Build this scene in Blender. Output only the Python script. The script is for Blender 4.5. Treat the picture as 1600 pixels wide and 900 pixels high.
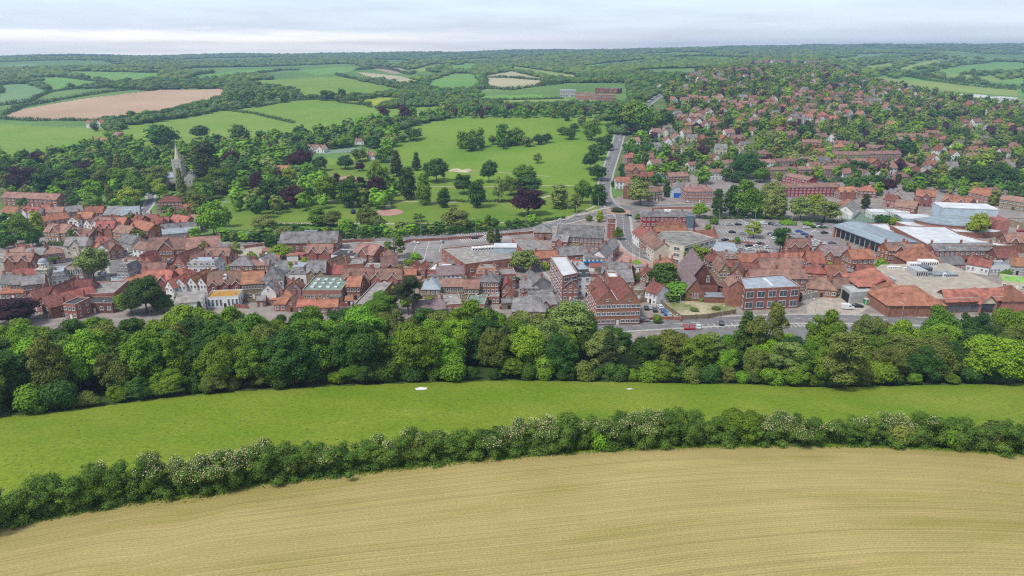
import bpy, math, random
import numpy as np
R = math.radians
for _o in list(bpy.data.objects): bpy.data.objects.remove(_o)
scene = bpy.context.scene
COL = scene.collection
random.seed(7)
rng = np.random.default_rng(11)

# ------------------------------------------------ camera, sky, sun, exposure
CAMH, PITCH, FPX = 100.0, R(18.9), 1066.0
cam_d = bpy.data.cameras.new('camera'); cam = bpy.data.objects.new('camera', cam_d); COL.objects.link(cam)
cam.location = (0, 0, CAMH); cam.rotation_euler = (R(90) - PITCH, 0, 0)
cam_d.sensor_width = 36; cam_d.lens = 36 * FPX / 1600; cam_d.clip_start = 1; cam_d.clip_end = 60000
scene.camera = cam
SUN_EL, SUN_AZ = 56, 230      # azimuth clockwise from +Y (the view direction)
w = bpy.data.worlds.new('World'); scene.world = w; w.use_nodes = True
nt = w.node_tree; nt.nodes.clear(); N = nt.nodes.new; L = nt.links.new
out = N('ShaderNodeOutputWorld')
sky = N('ShaderNodeTexSky'); sky.sky_type = 'NISHITA'; sky.sun_disc = False
sky.sun_elevation = R(SUN_EL); sky.sun_rotation = R(SUN_AZ); sky.air_density = 1.0; sky.dust_density = 1.5; sky.ozone_density = 1.0
bg1 = N('ShaderNodeBackground'); bg1.inputs[1].default_value = 0.09; L(sky.outputs[0], bg1.inputs[0])
# cloud deck: high overcast with a bright clear strip low down
tc = N('ShaderNodeTexCoord'); sep = N('ShaderNodeSeparateXYZ'); L(tc.outputs['Generated'], sep.inputs[0])
def wmath(op, a, b=None, c=None):
    n = N('ShaderNodeMath'); n.operation = op
    for i, v in enumerate((a, b, c)):
        if v is None: continue
        if isinstance(v, (int, float)): n.inputs[i].default_value = v
        else: L(v, n.inputs[i])
    return n.outputs[0]
zc = wmath('MAXIMUM', sep.outputs[2], 0.0)
den = wmath('ADD', zc, 0.06)
cmb = N('ShaderNodeCombineXYZ'); L(wmath('DIVIDE', sep.outputs[0], den), cmb.inputs[0]); L(wmath('DIVIDE', sep.outputs[1], den), cmb.inputs[1])
nz = N('ShaderNodeTexNoise'); nz.inputs['Scale'].default_value = 0.55; nz.inputs['Detail'].default_value = 7; nz.inputs['Roughness'].default_value = 0.55
L(cmb.outputs[0], nz.inputs['Vector'])
# elevation ramp of the cloud deck; unseen top end darkened to cut ambient fill
rmp = N('ShaderNodeValToRGB'); cr = rmp.color_ramp
elev = wmath('ADD', zc, wmath('MULTIPLY', wmath('SUBTRACT', nz.outputs[0], 0.5), 0.03))
L(wmath('MULTIPLY', elev, 6.0), rmp.inputs[0])
cr.elements[0].position = 0.0; cr.elements[0].color = (1.10, 1.04, 1.06, 1)
cr.elements[1].position = 1.0; cr.elements[1].color = (0.40, 0.46, 0.55, 1)
for p, c in ((0.05, (1.05, 1.0, 1.04)), (0.10, (0.98, 0.96, 1.0)), (0.16, (0.84, 0.88, 0.94)), (0.28, (0.78, 0.85, 0.94)), (0.45, (0.72, 0.83, 0.97))):
    e = cr.elements.new(p); e.color = (*c, 1)
nz2 = N('ShaderNodeTexNoise'); nz2.inputs['Scale'].default_value = 0.55; nz2.inputs['Detail'].default_value = 6
L(cmb.outputs[0], nz2.inputs['Vector'])
mr = N('ShaderNodeMapRange'); L(nz2.outputs[0], mr.inputs[0]); mr.inputs[1].default_value = 0.3; mr.inputs[2].default_value = 0.7; mr.inputs[3].default_value = 0.88; mr.inputs[4].default_value = 1.14
warm = N('ShaderNodeMix'); warm.data_type = 'RGBA'; warm.inputs[7].default_value = (1.85, 1.66, 1.42, 1); L(rmp.outputs[0], warm.inputs[6])
wf = N('ShaderNodeMapRange'); L(sep.outputs[0], wf.inputs[0]); wf.inputs[1].default_value = 0.22; wf.inputs[2].default_value = -0.30
wz = N('ShaderNodeMapRange'); L(elev, wz.inputs[0]); wz.inputs[1].default_value = 0.032; wz.inputs[2].default_value = 0.020
L(wmath('MULTIPLY', wf.outputs[0], wz.outputs[0]), warm.inputs[0])
vm = N('ShaderNodeVectorMath'); vm.operation = 'SCALE'; L(warm.outputs[2], vm.inputs[0]); L(mr.outputs[0], vm.inputs['Scale'])
bg2 = N('ShaderNodeBackground'); L(vm.outputs[0], bg2.inputs[0]); bg2.inputs[1].default_value = 1.18
mx = N('ShaderNodeMixShader'); mx.inputs[0].default_value = 0.88
L(bg1.outputs[0], mx.inputs[1]); L(bg2.outputs[0], mx.inputs[2]); L(mx.outputs[0], out.inputs[0])
sd = bpy.data.lights.new('sun', 'SUN'); sd.energy = 3.1; sd.angle = R(11); sd.color = (1, 0.96, 0.9)
sun = bpy.data.objects.new('sun', sd); COL.objects.link(sun)
sun.rotation_euler = (R(90 - SUN_EL), 0, R(180 - SUN_AZ)); sun.location = (0, 0, 400)
vs = scene.view_settings; vs.view_transform = 'Standard'; vs.look = 'None'; vs.exposure = 0.22; vs.gamma = 1; vs.use_curve_mapping = False
try:
    cy = scene.cycles; cy.filter_width = 1.2; cy.max_bounces = 4; cy.diffuse_bounces = 2; cy.glossy_bounces = 1; cy.transmission_bounces = 2; cy.volume_bounces = 0
    cy.use_denoising = False; cy.caustics_reflective = False; cy.caustics_refractive = False
except Exception: pass

# ------------------------------------------------ terrain height
NEARL = [(5, 49), (65, 41), (104, 34), (158, 20), (200, 9), (235, 1.5), (255, 0)]
NEARR = [(5, 49), (65, 41), (104, 34), (158, 18), (190, 7), (212, 1), (222, 0), (255, 0)]
PROF = [
 (-0.75, NEARL + [(480, 0), (700, 5), (830, 17), (980, 25), (1300, 38), (1700, 50), (2600, 66), (4000, 76), (5500, 80), (8000, 70)]),
 (-0.45, NEARL + [(500, 0), (700, 6), (900, 20), (1250, 43), (1500, 50), (2000, 55), (2800, 66), (4000, 78), (5500, 88), (8000, 80)]),
 (-0.20, NEARL + [(500, 0), (700, 6), (850, 18), (1000, 26), (1200, 35), (1500, 46), (2200, 60), (3500, 78), (5500, 100), (8000, 95)]),
 (0.0, NEARL + [(530, 0), (690, 9), (850, 26), (960, 38), (1100, 42), (1500, 45), (2500, 62), (4000, 85), (5500, 116), (8000, 110)]),
 (0.15, NEARR + [(550, 1), (700, 12), (850, 27), (1000, 40), (1200, 52), (1500, 62), (2200, 72), (3500, 92), (5500, 128), (8000, 120)]),
 (0.40, NEARR + [(570, 0), (680, 8), (800, 20), (1050, 43), (1400, 69), (2000, 80), (3500, 105), (5500, 165), (8000, 150)]),
 (0.65, NEARR + [(570, 0), (700, 6), (880, 13), (1150, 26), (1400, 36), (1800, 48), (2600, 68), (3500, 95), (5500, 168), (8000, 150)]),
 (0.85, NEARR + [(570, 0), (700, 6), (880, 13), (1150, 26), (1400, 36), (1800, 48), (2600, 68), (3500, 95), (5500, 160), (8000, 150)])]
UG = np.linspace(-0.85, 0.95, 121); VG = np.linspace(math.log(5), math.log(8200), 500)
T = np.zeros((len(UG), len(VG)))
pz = np.array([np.interp(VG, [math.log(a) for a, b in pr], [b for a, b in pr]) for u, pr in PROF])
pu = [u for u, pr in PROF]
for j in range(len(VG)): T[:, j] = np.interp(UG, pu, pz[:, j])
def blur(A, k, ax):
    ker = np.exp(-0.5 * (np.arange(-3 * k, 3 * k + 1) / k) ** 2); ker /= ker.sum()
    A = np.moveaxis(A, ax, -1); P = np.pad(A, [(0, 0), (3 * k, 3 * k)], mode='edge')
    O = np.array([np.convolve(r, ker, mode='valid') for r in P]); return np.moveaxis(O, -1, ax)
T = blur(blur(T, 4, 1), 7, 0)
UU, VV = np.meshgrid(UG, VG, indexing='ij'); YY = np.exp(VV); XX = UU * YY
far = np.clip((YY - 900) / 1800, 0, 1)
T += far * (6 * np.sin(XX / 310 + 1.2) * np.sin(YY / 420) + 5 * np.sin((XX + YY * .6) / 190 + 2) + 3 * np.sin((XX * .7 - YY) / 95))
mid = np.clip((YY - 560) / 200, 0, 1) * np.clip((1500 - YY) / 300, 0, 1)
T += mid * (1.2 * np.sin(XX / 60 + YY / 90) + 0.8 * np.sin(YY / 45 - XX / 110))
nearw = np.clip((210 - YY) / 60, 0, 1)
T += nearw * (0.35 * np.sin(XX / 17 + 1) * np.sin(YY / 13))
def HZv(x, y):
    y = np.maximum(y, 5.0); u = np.clip(x / y, UG[0], UG[-1]); v = np.clip(np.log(y), VG[0], VG[-1])
    a = (u - UG[0]) / (UG[1] - UG[0]); b = (v - VG[0]) / (VG[1] - VG[0])
    i = np.clip(a.astype(int), 0, len(UG) - 2); j = np.clip(b.astype(int), 0, len(VG) - 2); a = a - i; b = b - j
    return (T[i, j] * (1 - a) + T[i + 1, j] * a) * (1 - b) + (T[i, j + 1] * (1 - a) + T[i + 1, j + 1] * a) * b
TL = T.tolist(); dU = UG[1] - UG[0]; dV = VG[1] - VG[0]
def HZ(x, y):
    y = max(y, 5.0); a = (min(max(x / y, UG[0]), UG[-1]) - UG[0]) / dU; b = (min(math.log(y), VG[-1]) - VG[0]) / dV
    i = min(int(a), len(UG) - 2); j = min(int(b), len(VG) - 2); a -= i; b -= j
    return (TL[i][j] * (1 - a) + TL[i + 1][j] * a) * (1 - b) + (TL[i][j + 1] * (1 - a) + TL[i + 1][j + 1] * a) * b
CP, SP = math.cos(PITCH), math.sin(PITCH)
def ray(px, py):
    a = (px - 800) / FPX; b = (450 - py) / FPX
    return a, CP + b * SP, -SP + b * CP
def G(px, py, h=0.0):
    """the point of the ground (or h metres above it) seen at a place of the photograph"""
    dx, dy, dz = ray(px, py); t = 20.0; pt = t
    while t < 7000:
        if CAMH + t * dz <= HZ(t * dx, t * dy) + h: break
        pt = t; t *= 1.015
    lo, hi = pt, t
    for _ in range(18):
        m = (lo + hi) / 2
        if CAMH + m * dz <= HZ(m * dx, m * dy) + h: hi = m
        else: lo = m
    return hi * dx, hi * dy, HZ(hi * dx, hi * dy)
def PX(x, y, z):
    z = z - CAMH; D = y * CP - z * SP
    return 800 + FPX * x / D, 450 - FPX * (y * SP + z * CP) / D
def scale_at(x, y, z):                       # photograph pixels per metre
    return FPX / (y * CP - (z - CAMH) * SP)
def inpoly(x, y, P):
    x = np.asarray(x); y = np.asarray(y); r = np.zeros(x.shape, bool); n = len(P)
    for i in range(n):
        x0, y0 = P[i]; x1, y1 = P[i - 1]
        if y0 == y1: continue
        c = ((y0 > y) != (y1 > y)) & (x < (x1 - x0) * (y - y0) / (y1 - y0) + x0); r ^= c
    return r
def pts(s): 
    v = [float(t) for t in s.split()]; return list(zip(v[::2], v[1::2]))

# ------------------------------------------------ materials
MATS = {}
def mat(name, base, var=0.2, scale=1.0, c2=None, rough=0.85, bump=0.0, objvar=0.15, stripes=None, coord='Object', spec=0.2, huev=0.0, metal=0.0, detail=4):
    m = bpy.data.materials.new(name); m.use_nodes = True; t = m.node_tree; n = t.nodes; l = t.links.new
    b = n['Principled BSDF']; b.inputs['Roughness'].default_value = rough; b.inputs['Specular IOR Level'].default_value = spec; b.inputs['Metallic'].default_value = metal
    if coord == 'World': g = n.new('ShaderNodeNewGeometry').outputs['Position']
    else: g = n.new('ShaderNodeTexCoord').outputs['Object']
    nz = n.new('ShaderNodeTexNoise'); nz.inputs['Scale'].default_value = scale; nz.inputs['Detail'].default_value = detail; nz.inputs['Roughness'].default_value = 0.65
    l(g, nz.inputs['Vector'])
    mr = n.new('ShaderNodeMapRange'); l(nz.outputs[0], mr.inputs[0]); mr.inputs[1].default_value = 0.3; mr.inputs[2].default_value = 0.7
    mixc = n.new('ShaderNodeMix'); mixc.data_type = 'RGBA'; l(mr.outputs[0], mixc.inputs[0])
    c2 = c2 or tuple(c * 0.8 for c in base)
    mixc.inputs[6].default_value = (*[c * (1 + var) for c in base], 1); mixc.inputs[7].default_value = (*[c * (1 - var) for c in c2], 1)
    cur = mixc.outputs[2]
    if stripes:
        wv = n.new('ShaderNodeTexBrick'); wv.inputs['Scale'].default_value = 1.0
        wv.inputs['Brick Width'].default_value = stripes[0]; wv.inputs['Row Height'].default_value = stripes[1]; wv.inputs['Mortar Size'].default_value = stripes[2]
        wv.inputs['Color1'].default_value = (1.12, 1.12, 1.12, 1); wv.inputs['Color2'].default_value = (0.86, 0.86, 0.86, 1); wv.inputs['Mortar'].default_value = (stripes[3],) * 3 + (1,)
        sx = n.new('ShaderNodeSeparateXYZ'); l(g, sx.inputs[0]); cx = n.new('ShaderNodeCombineXYZ')
        ad = n.new('ShaderNodeMath'); l(sx.outputs[0], ad.inputs[0]); l(sx.outputs[1], ad.inputs[1])
        l(ad.outputs[0], cx.inputs[0]); l(sx.outputs[2], cx.inputs[1]); l(cx.outputs[0], wv.inputs['Vector'])
        mu = n.new('ShaderNodeMix'); mu.data_type = 'RGBA'; mu.blend_type = 'MULTIPLY'; mu.inputs[0].default_value = 1; l(cur, mu.inputs[6]); l(wv.outputs[0], mu.inputs[7]); cur = mu.outputs[2]
    if objvar or huev:
        oi = n.new('ShaderNodeObjectInfo'); hs = n.new('ShaderNodeHueSaturation')
        m1 = n.new('ShaderNodeMapRange'); l(oi.outputs['Random'], m1.inputs[0]); m1.inputs[3].default_value = 1 - objvar; m1.inputs[4].default_value = 1 + objvar
        wn = n.new('ShaderNodeMath'); wn.operation = 'FRACT'; mm = n.new('ShaderNodeMath'); mm.operation = 'MULTIPLY'; mm.inputs[1].default_value = 17.3; l(oi.outputs['Random'], mm.inputs[0]); l(mm.outputs[0], wn.inputs[0])
        m2 = n.new('ShaderNodeMapRange'); l(wn.outputs[0], m2.inputs[0]); m2.inputs[3].default_value = 0.5 - huev; m2.inputs[4].default_value = 0.5 + huev
        l(m1.outputs[0], hs.inputs['Value']); l(m2.outputs[0], hs.inputs['Hue']); l(cur, hs.inputs['Color']); cur = hs.outputs[0]
    l(cur, b.inputs['Base Color'])
    if bump:
        bp = n.new('ShaderNodeBump'); bp.inputs['Strength'].default_value = bump; bp.inputs['Distance'].default_value = 0.3; l(nz.outputs[0], bp.inputs['Height']); l(bp.outputs[0], b.inputs['Normal'])
    MATS[name] = m; return m
M = MATS
# walls
BR = (0.45, 0.15, 0.03, 0.75)
mat('b', (0.39, 0.175, 0.13), .22, .7, stripes=BR, objvar=.2, huev=.012)
mat('o', (0.42, 0.15, 0.07), .22, .7, stripes=BR, objvar=.15, huev=.01)
mat('d', (0.26, 0.12, 0.09), .22, .7, stripes=BR, objvar=.2)
mat('y', (0.36, 0.26, 0.16), .22, .7, stripes=BR, objvar=.15)
mat('s', (0.50, 0.46, 0.39), .22, .9, stripes=(0.9, 0.35, .03, .8), objvar=.1)
mat('w', (0.82, 0.81, 0.80), .08, .5, objvar=.06)
mat('c', (0.62, 0.54, 0.42), .12, .5, objvar=.08)
mat('r', (0.36, 0.05, 0.05), .2, .7, objvar=.1)
mat('g', (0.40, 0.40, 0.40), .12, .6, objvar=.1)
mat('l', (0.47, 0.55, 0.62), .08, .4, objvar=.05)
mat('u', (0.10, 0.24, 0.36), .1, .4, objvar=.05)
# roofs
RT = (0.5, 0.34, 0.07, 0.62)
mat('R', (0.41, 0.155, 0.105), .36, .33, c2=(0.27, 0.135, 0.105), stripes=RT, objvar=.32, huev=.02)
mat('T', (0.42, 0.18, 0.11), .34, .35, c2=(0.36, 0.16, 0.105), stripes=RT, objvar=.12)
mat('B', (0.34, 0.185, 0.14), .34, .33, c2=(0.25, 0.17, 0.145), stripes=RT, objvar=.2, huev=.01)
mat('D', (0.25, 0.10, 0.08), .25, .55, stripes=RT, objvar=.15)
mat('S', (0.25, 0.232, 0.228), .32, .35, c2=(0.15, 0.145, 0.15), stripes=(0.6, 0.4, .06, .7), objvar=.2, rough=.55)
mat('L', (0.36, 0.40, 0.45), .15, .6, stripes=(0.6, 0.4, .06, .8), objvar=.1, rough=.55)
mat('V', (0.31, 0.23, 0.235), .2, .6, stripes=RT, objvar=.12)
mat('F', (0.30, 0.28, 0.26), .22, .35, c2=(0.19, 0.17, 0.155), objvar=.15)
mat('W', (0.60, 0.62, 0.64), .14, .2, c2=(0.52, 0.53, 0.55), objvar=.05)
mat('Gn', (0.20, 0.27, 0.21), .15, .4, objvar=.05)
mat('Gl', (0.25, 0.52, 0.10), .1, .4, objvar=.05)
mat('K', (0.07, 0.07, 0.075), .2, .5, objvar=.15)
mat('M', (0.29, 0.345, 0.38), .1, .4, stripes=(50, 0.6, .05, .8), objvar=.02, rough=.4)
mat('P', (0.50, 0.51, 0.50), .1, .5, stripes=(50, 0.5, .05, .8), objvar=.03, rough=.5)
mat('gravel', (0.42, 0.36, 0.29), .15, .3, c2=(0.34, 0.30, 0.25), objvar=0)
mat('gold', (0.48, 0.25, 0.05), .15, .6, objvar=0)
# detail
mat('frame', (0.80, 0.80, 0.79), .04, 1, objvar=.03)
mat('glass', (0.10, 0.12, 0.14), .4, .5, rough=.15, objvar=.4, spec=.5)
mat('glassblue', (0.12, 0.22, 0.27), .3, .5, rough=.15, objvar=.1, spec=.5)
mat('bluedoor', (0.02, 0.12, 0.50), .1, 1, objvar=0)
mat('bluesign', (0.03, 0.20, 0.50), .1, 1, objvar=0)
mat('dark', (0.03, 0.03, 0.033), .1, 1, objvar=.1)
mat('steel', (0.45, 0.46, 0.47), .1, 1, rough=.45, objvar=.05)
mat('greensteel', (0.05, 0.16, 0.10), .1, 1, objvar=0)
mat('bingreen', (0.04, 0.30, 0.07), .1, 1, objvar=.05)
mat('concrete', (0.42, 0.40, 0.37), .15, .8, objvar=.08)
mat('fencewood', (0.26, 0.20, 0.14), .2, 1.5, objvar=.1)
mat('tyre', (0.02, 0.02, 0.02), .1, 1, objvar=0)
for k, c in dict(carred=(0.50, 0.02, 0.03), carwhite=(0.75, 0.76, 0.78), carblack=(0.02, 0.022, 0.028), carblue=(0.04, 0.14, 0.42), carsilver=(0.42, 0.44, 0.47), cargrey=(0.14, 0.15, 0.17), carteal=(0.05, 0.42, 0.36), carnavy=(0.02, 0.035, 0.12)).items():
    mat(k, c, .02, 1, rough=.28, objvar=.04, spec=.5)
# ground
mat('asphalt', (0.20, 0.19, 0.19), .12, .25, c2=(0.165, 0.155, 0.155), coord='World', objvar=0)
mat('paving', (0.31, 0.265, 0.235), .15, .18, c2=(0.22, 0.19, 0.175), coord='World', objvar=0)
mat('carpark', (0.265, 0.235, 0.225), .12, .12, c2=(0.21, 0.19, 0.185), coord='World', objvar=0)
mat('pinkpaving', (0.44, 0.26, 0.21), .12, .4, coord='World', objvar=0)
mat('paint', (0.72, 0.72, 0.70), .1, .8, coord='World', objvar=0)
mat('path', (0.46, 0.40, 0.30), .12, .3, coord='World', objvar=0)
mat('sand', (0.52, 0.44, 0.32), .15, .15, c2=(0.36, 0.32, 0.20), coord='World', objvar=0)
mat('wallbrick', (0.33, 0.135, 0.10), .2, .5, coord='World', objvar=.08)
def ground_mat(name, c1, c2, s1, s2, fine=0.25):
    m = bpy.data.materials.new(name); m.use_nodes = True; t = m.node_tree; n = t.nodes; l = t.links.new
    b = n['Principled BSDF']; b.inputs['Roughness'].default_value = 0.95; b.inputs['Specular IOR Level'].default_value = 0.1
    g = n.new('ShaderNodeNewGeometry').outputs['Position']
    a = n.new('ShaderNodeTexNoise'); a.inputs['Scale'].default_value = s1; a.inputs['Detail'].default_value = 5; l(g, a.inputs['Vector'])
    mr = n.new('ShaderNodeMapRange'); l(a.outputs[0], mr.inputs[0]); mr.inputs[1].default_value = 0.35; mr.inputs[2].default_value = 0.65
    mi = n.new('ShaderNodeMix'); mi.data_type = 'RGBA'; l(mr.outputs[0], mi.inputs[0]); mi.inputs[6].default_value = (*c1, 1); mi.inputs[7].default_value = (*c2, 1)
    f = n.new('ShaderNodeTexNoise'); f.inputs['Scale'].default_value = s2; f.inputs['Detail'].default_value = 6; f.inputs['Roughness'].default_value = .75; l(g, f.inputs['Vector'])
    m2 = n.new('ShaderNodeMapRange'); l(f.outputs[0], m2.inputs[0]); m2.inputs[1].default_value = 0.3; m2.inputs[2].default_value = 0.7; m2.inputs[3].default_value = 1 - fine; m2.inputs[4].default_value = 1 + fine
    vm = n.new('ShaderNodeVectorMath'); vm.operation = 'SCALE'; l(mi.outputs[2], vm.inputs[0]); l(m2.outputs[0], vm.inputs['Scale']); l(vm.outputs[0], b.inputs['Base Color'])
    bp = n.new('ShaderNodeBump'); bp.inputs['Strength'].default_value = .5; bp.inputs['Distance'].default_value = .25; l(f.outputs[0], bp.inputs['Height']); l(bp.outputs[0], b.inputs['Normal'])
    M[name] = m; return m
ground_mat('g_meadow', (0.138, 0.222, 0.014), (0.205, 0.255, 0.028), .05, 1.3, .38)
ground_mat('g_park', (0.125, 0.235, 0.022), (0.185, 0.27, 0.036), .012, .25, .12)
ground_mat('g_lawn', (0.115, 0.205, 0.025), (0.175, 0.24, 0.036), .02, .3, .15)
ground_mat('g_far', (0.10, 0.19, 0.05), (0.155, 0.25, 0.075), .008, .08, .2)
ground_mat('g_garden', (0.08, 0.14, 0.04), (0.15, 0.17, 0.07), .06, .3, .25)
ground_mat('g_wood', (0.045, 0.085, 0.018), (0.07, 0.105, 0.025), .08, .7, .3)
ground_mat('f_plough', (0.40, 0.265, 0.175), (0.48, 0.34, 0.235), .006, .15, .1)
ground_mat('f_tan', (0.45, 0.40, 0.25), (0.38, 0.36, 0.22), .006, .1, .1)
ground_mat('f_pink', (0.36, 0.27, 0.22), (0.38, 0.30, 0.22), .006, .1, .1)
ground_mat('f_green', (0.13, 0.28, 0.06), (0.17, 0.31, 0.075), .006, .08, .1)
ground_mat('f_bright', (0.14, 0.25, 0.035), (0.20, 0.285, 0.055), .008, .1, .1)
ground_mat('f_pale', (0.14, 0.26, 0.12), (0.18, 0.28, 0.12), .006, .08, .1)
ground_mat('f_yellow', (0.40, 0.36, 0.04), (0.24, 0.32, 0.05), .02, .1, .12)
ground_mat('f_olive', (0.27, 0.33, 0.09), (0.20, 0.28, 0.08), .008, .1, .1)
ground_mat('g_waste', (0.50, 0.43, 0.30), (0.13, 0.17, 0.04), .11, .9, .3)
# near arable field: drilled rows running with the hedge (uv: u along the rows, v across, metres)
def furrow_mat():
    m = bpy.data.materials.new('f_arable'); m.use_nodes = True; t = m.node_tree; n = t.nodes; l = t.links.new
    b = n['Principled BSDF']; b.inputs['Roughness'].default_value = 0.95; b.inputs['Specular IOR Level'].default_value = 0.05
    uv = n.new('ShaderNodeUVMap').outputs[0]; pos = n.new('ShaderNodeNewGeometry').outputs['Position']
    def noise(vec, sc, det=4, scl=None, rough=.6):
        if scl:
            mp = n.new('ShaderNodeVectorMath'); mp.operation = 'MULTIPLY'; mp.inputs[1].default_value = scl; l(vec, mp.inputs[0]); vec = mp.outputs[0]
        a = n.new('ShaderNodeTexNoise'); a.inputs['Scale'].default_value = sc; a.inputs['Detail'].default_value = det; a.inputs['Roughness'].default_value = rough; l(vec, a.inputs['Vector']); return a.outputs[0]
    def rng_(v, a, b_, c, d):
        q = n.new('ShaderNodeMapRange'); l(v, q.inputs[0]); q.inputs[1].default_value = a; q.inputs[2].default_value = b_; q.inputs[3].default_value = c; q.inputs[4].default_value = d; return q.outputs[0]
    def mixc(f, a, b_):
        q = n.new('ShaderNodeMix'); q.data_type = 'RGBA'; l(f, q.inputs[0])
        for i, v in ((6, a), (7, b_)):
            if isinstance(v, tuple): q.inputs[i].default_value = (*v, 1)
            else: l(v, q.inputs[i])
        return q.outputs[2]
    def mul(a, b_):
        q = n.new('ShaderNodeMath'); q.operation = 'MULTIPLY'; l(a, q.inputs[0]); l(b_, q.inputs[1]); return q.outputs[0]
    soil = mixc(rng_(noise(pos, .03), .35, .65, 0, 1), (0.425, 0.335, 0.135), (0.35, 0.283, 0.110))
    green = mixc(rng_(noise(uv, 1.0, 6, (.022, .11, 1), .62), .50, .66, 0, .62), soil, (0.25, 0.225, 0.045))
    wv = n.new('ShaderNodeTexWave'); wv.bands_direction = 'Y'; wv.wave_profile = 'SIN'; wv.inputs['Scale'].default_value = 0.62; wv.inputs['Distortion'].default_value = .5; wv.inputs['Detail'].default_value = 2; wv.inputs['Detail Scale'].default_value = .25
    l(uv, wv.inputs['Vector'])
    rows = rng_(wv.outputs['Fac'], 0, 1, .90, 1.07)
    streak = rng_(noise(uv, 1.0, 5, (.02, 1.9, 1)), .3, .7, .84, 1.15)
    tr = n.new('ShaderNodeTexWave'); tr.bands_direction = 'Y'; tr.inputs['Scale'].default_value = 0.052; tr.inputs['Distortion'].default_value = .3; tr.inputs['Detail Scale'].default_value = .2; l(uv, tr.inputs['Vector'])
    rows = mul(rows, rng_(tr.outputs['Fac'], .0, .02, .90, 1.0))
    fine = rng_(noise(uv, 1.0, 4, (3.0, 7.5, 1), .85), .32, .68, .58, 1.42)
    vm = n.new('ShaderNodeVectorMath'); vm.operation = 'SCALE'; l(green, vm.inputs[0]); l(mul(mul(rows, streak), fine), vm.inputs['Scale']); l(vm.outputs[0], b.inputs['Base Color'])
    M['f_arable'] = m
furrow_mat()
# foliage
def leafmat(name, c1, c2, ov=.16, hv=.018):
    m = bpy.data.materials.new(name); m.use_nodes = True; t = m.node_tree; n = t.nodes; l = t.links.new
    b = n['Principled BSDF']; b.inputs['Roughness'].default_value = 0.7; b.inputs['Specular IOR Level'].default_value = 0.12
    g = n.new('ShaderNodeNewGeometry').outputs['Position']
    a = n.new('ShaderNodeTexNoise'); a.inputs['Scale'].default_value = .35; a.inputs['Detail'].default_value = 2; l(g, a.inputs['Vector'])
    f = n.new('ShaderNodeTexNoise'); f.inputs['Scale'].default_value = 2.6; f.inputs['Detail'].default_value = 2; l(g, f.inputs['Vector'])
    mr = n.new('ShaderNodeMapRange'); l(a.outputs[0], mr.inputs[0]); mr.inputs[1].default_value = 0.32; mr.inputs[2].default_value = 0.68
    mi = n.new('ShaderNodeMix'); mi.data_type = 'RGBA'; l(mr.outputs[0], mi.inputs[0]); mi.inputs[6].default_value = (*c1, 1); mi.inputs[7].default_value = (*c2, 1)
    m2 = n.new('ShaderNodeMapRange'); l(f.outputs[0], m2.inputs[0]); m2.inputs[1].default_value = 0.3; m2.inputs[2].default_value = 0.7; m2.inputs[3].default_value = .65; m2.inputs[4].default_value = 1.4
    vm = n.new('ShaderNodeVectorMath'); vm.operation = 'SCALE'; l(mi.outputs[2], vm.inputs[0]); l(m2.outputs[0], vm.inputs['Scale'])
    oi = n.new('ShaderNodeObjectInfo'); hs = n.new('ShaderNodeHueSaturation')
    q = n.new('ShaderNodeMapRange'); l(oi.outputs['Random'], q.inputs[0]); q.inputs[3].default_value = 1 - ov; q.inputs[4].default_value = 1 + ov
    fr = n.new('ShaderNodeMath'); fr.operation = 'FRACT'; mm = n.new('ShaderNodeMath'); mm.operation = 'MULTIPLY'; mm.inputs[1].default_value = 13.7; l(oi.outputs['Random'], mm.inputs[0]); l(mm.outputs[0], fr.inputs[0])
    q2 = n.new('ShaderNodeMapRange'); l(fr.outputs[0], q2.inputs[0]); q2.inputs[3].default_value = .5 - hv; q2.inputs[4].default_value = .5 + hv
    l(q.outputs[0], hs.inputs['Value']); l(q2.outputs[0], hs.inputs['Hue']); l(vm.outputs[0], hs.inputs['Color']); l(hs.outputs[0], b.inputs['Base Color'])
    M[name] = m
leafmat('g1', (0.20, 0.36, 0.022), (0.13, 0.26, 0.018))
leafmat('g2', (0.138, 0.240, 0.018), (0.094, 0.175, 0.015))
leafmat('g3', (0.060, 0.125, 0.018), (0.044, 0.095, 0.015))
leafmat('yl', (0.28, 0.35, 0.03), (0.19, 0.27, 0.025))
leafmat('ol', (0.155, 0.185, 0.035), (0.105, 0.14, 0.026))
leafmat('pl', (0.215, 0.27, 0.065), (0.16, 0.215, 0.05))
leafmat('cu', (0.075, 0.026, 0.030), (0.045, 0.020, 0.026))
leafmat('cf', (0.045, 0.080, 0.022), (0.065, 0.075, 0.022))
leafmat('hedge', (0.120, 0.200, 0.028), (0.055, 0.115, 0.018), 0, 0)
leafmat('woods', (0.105, 0.175, 0.05), (0.075, 0.13, 0.038), 0, 0)
mat('blossom', (0.60, 0.56, 0.30), .15, 1.0, objvar=0)
mat('bark', (0.12, 0.09, 0.065), .25, 1.5, objvar=.1)
HAZE = 0.00016
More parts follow.
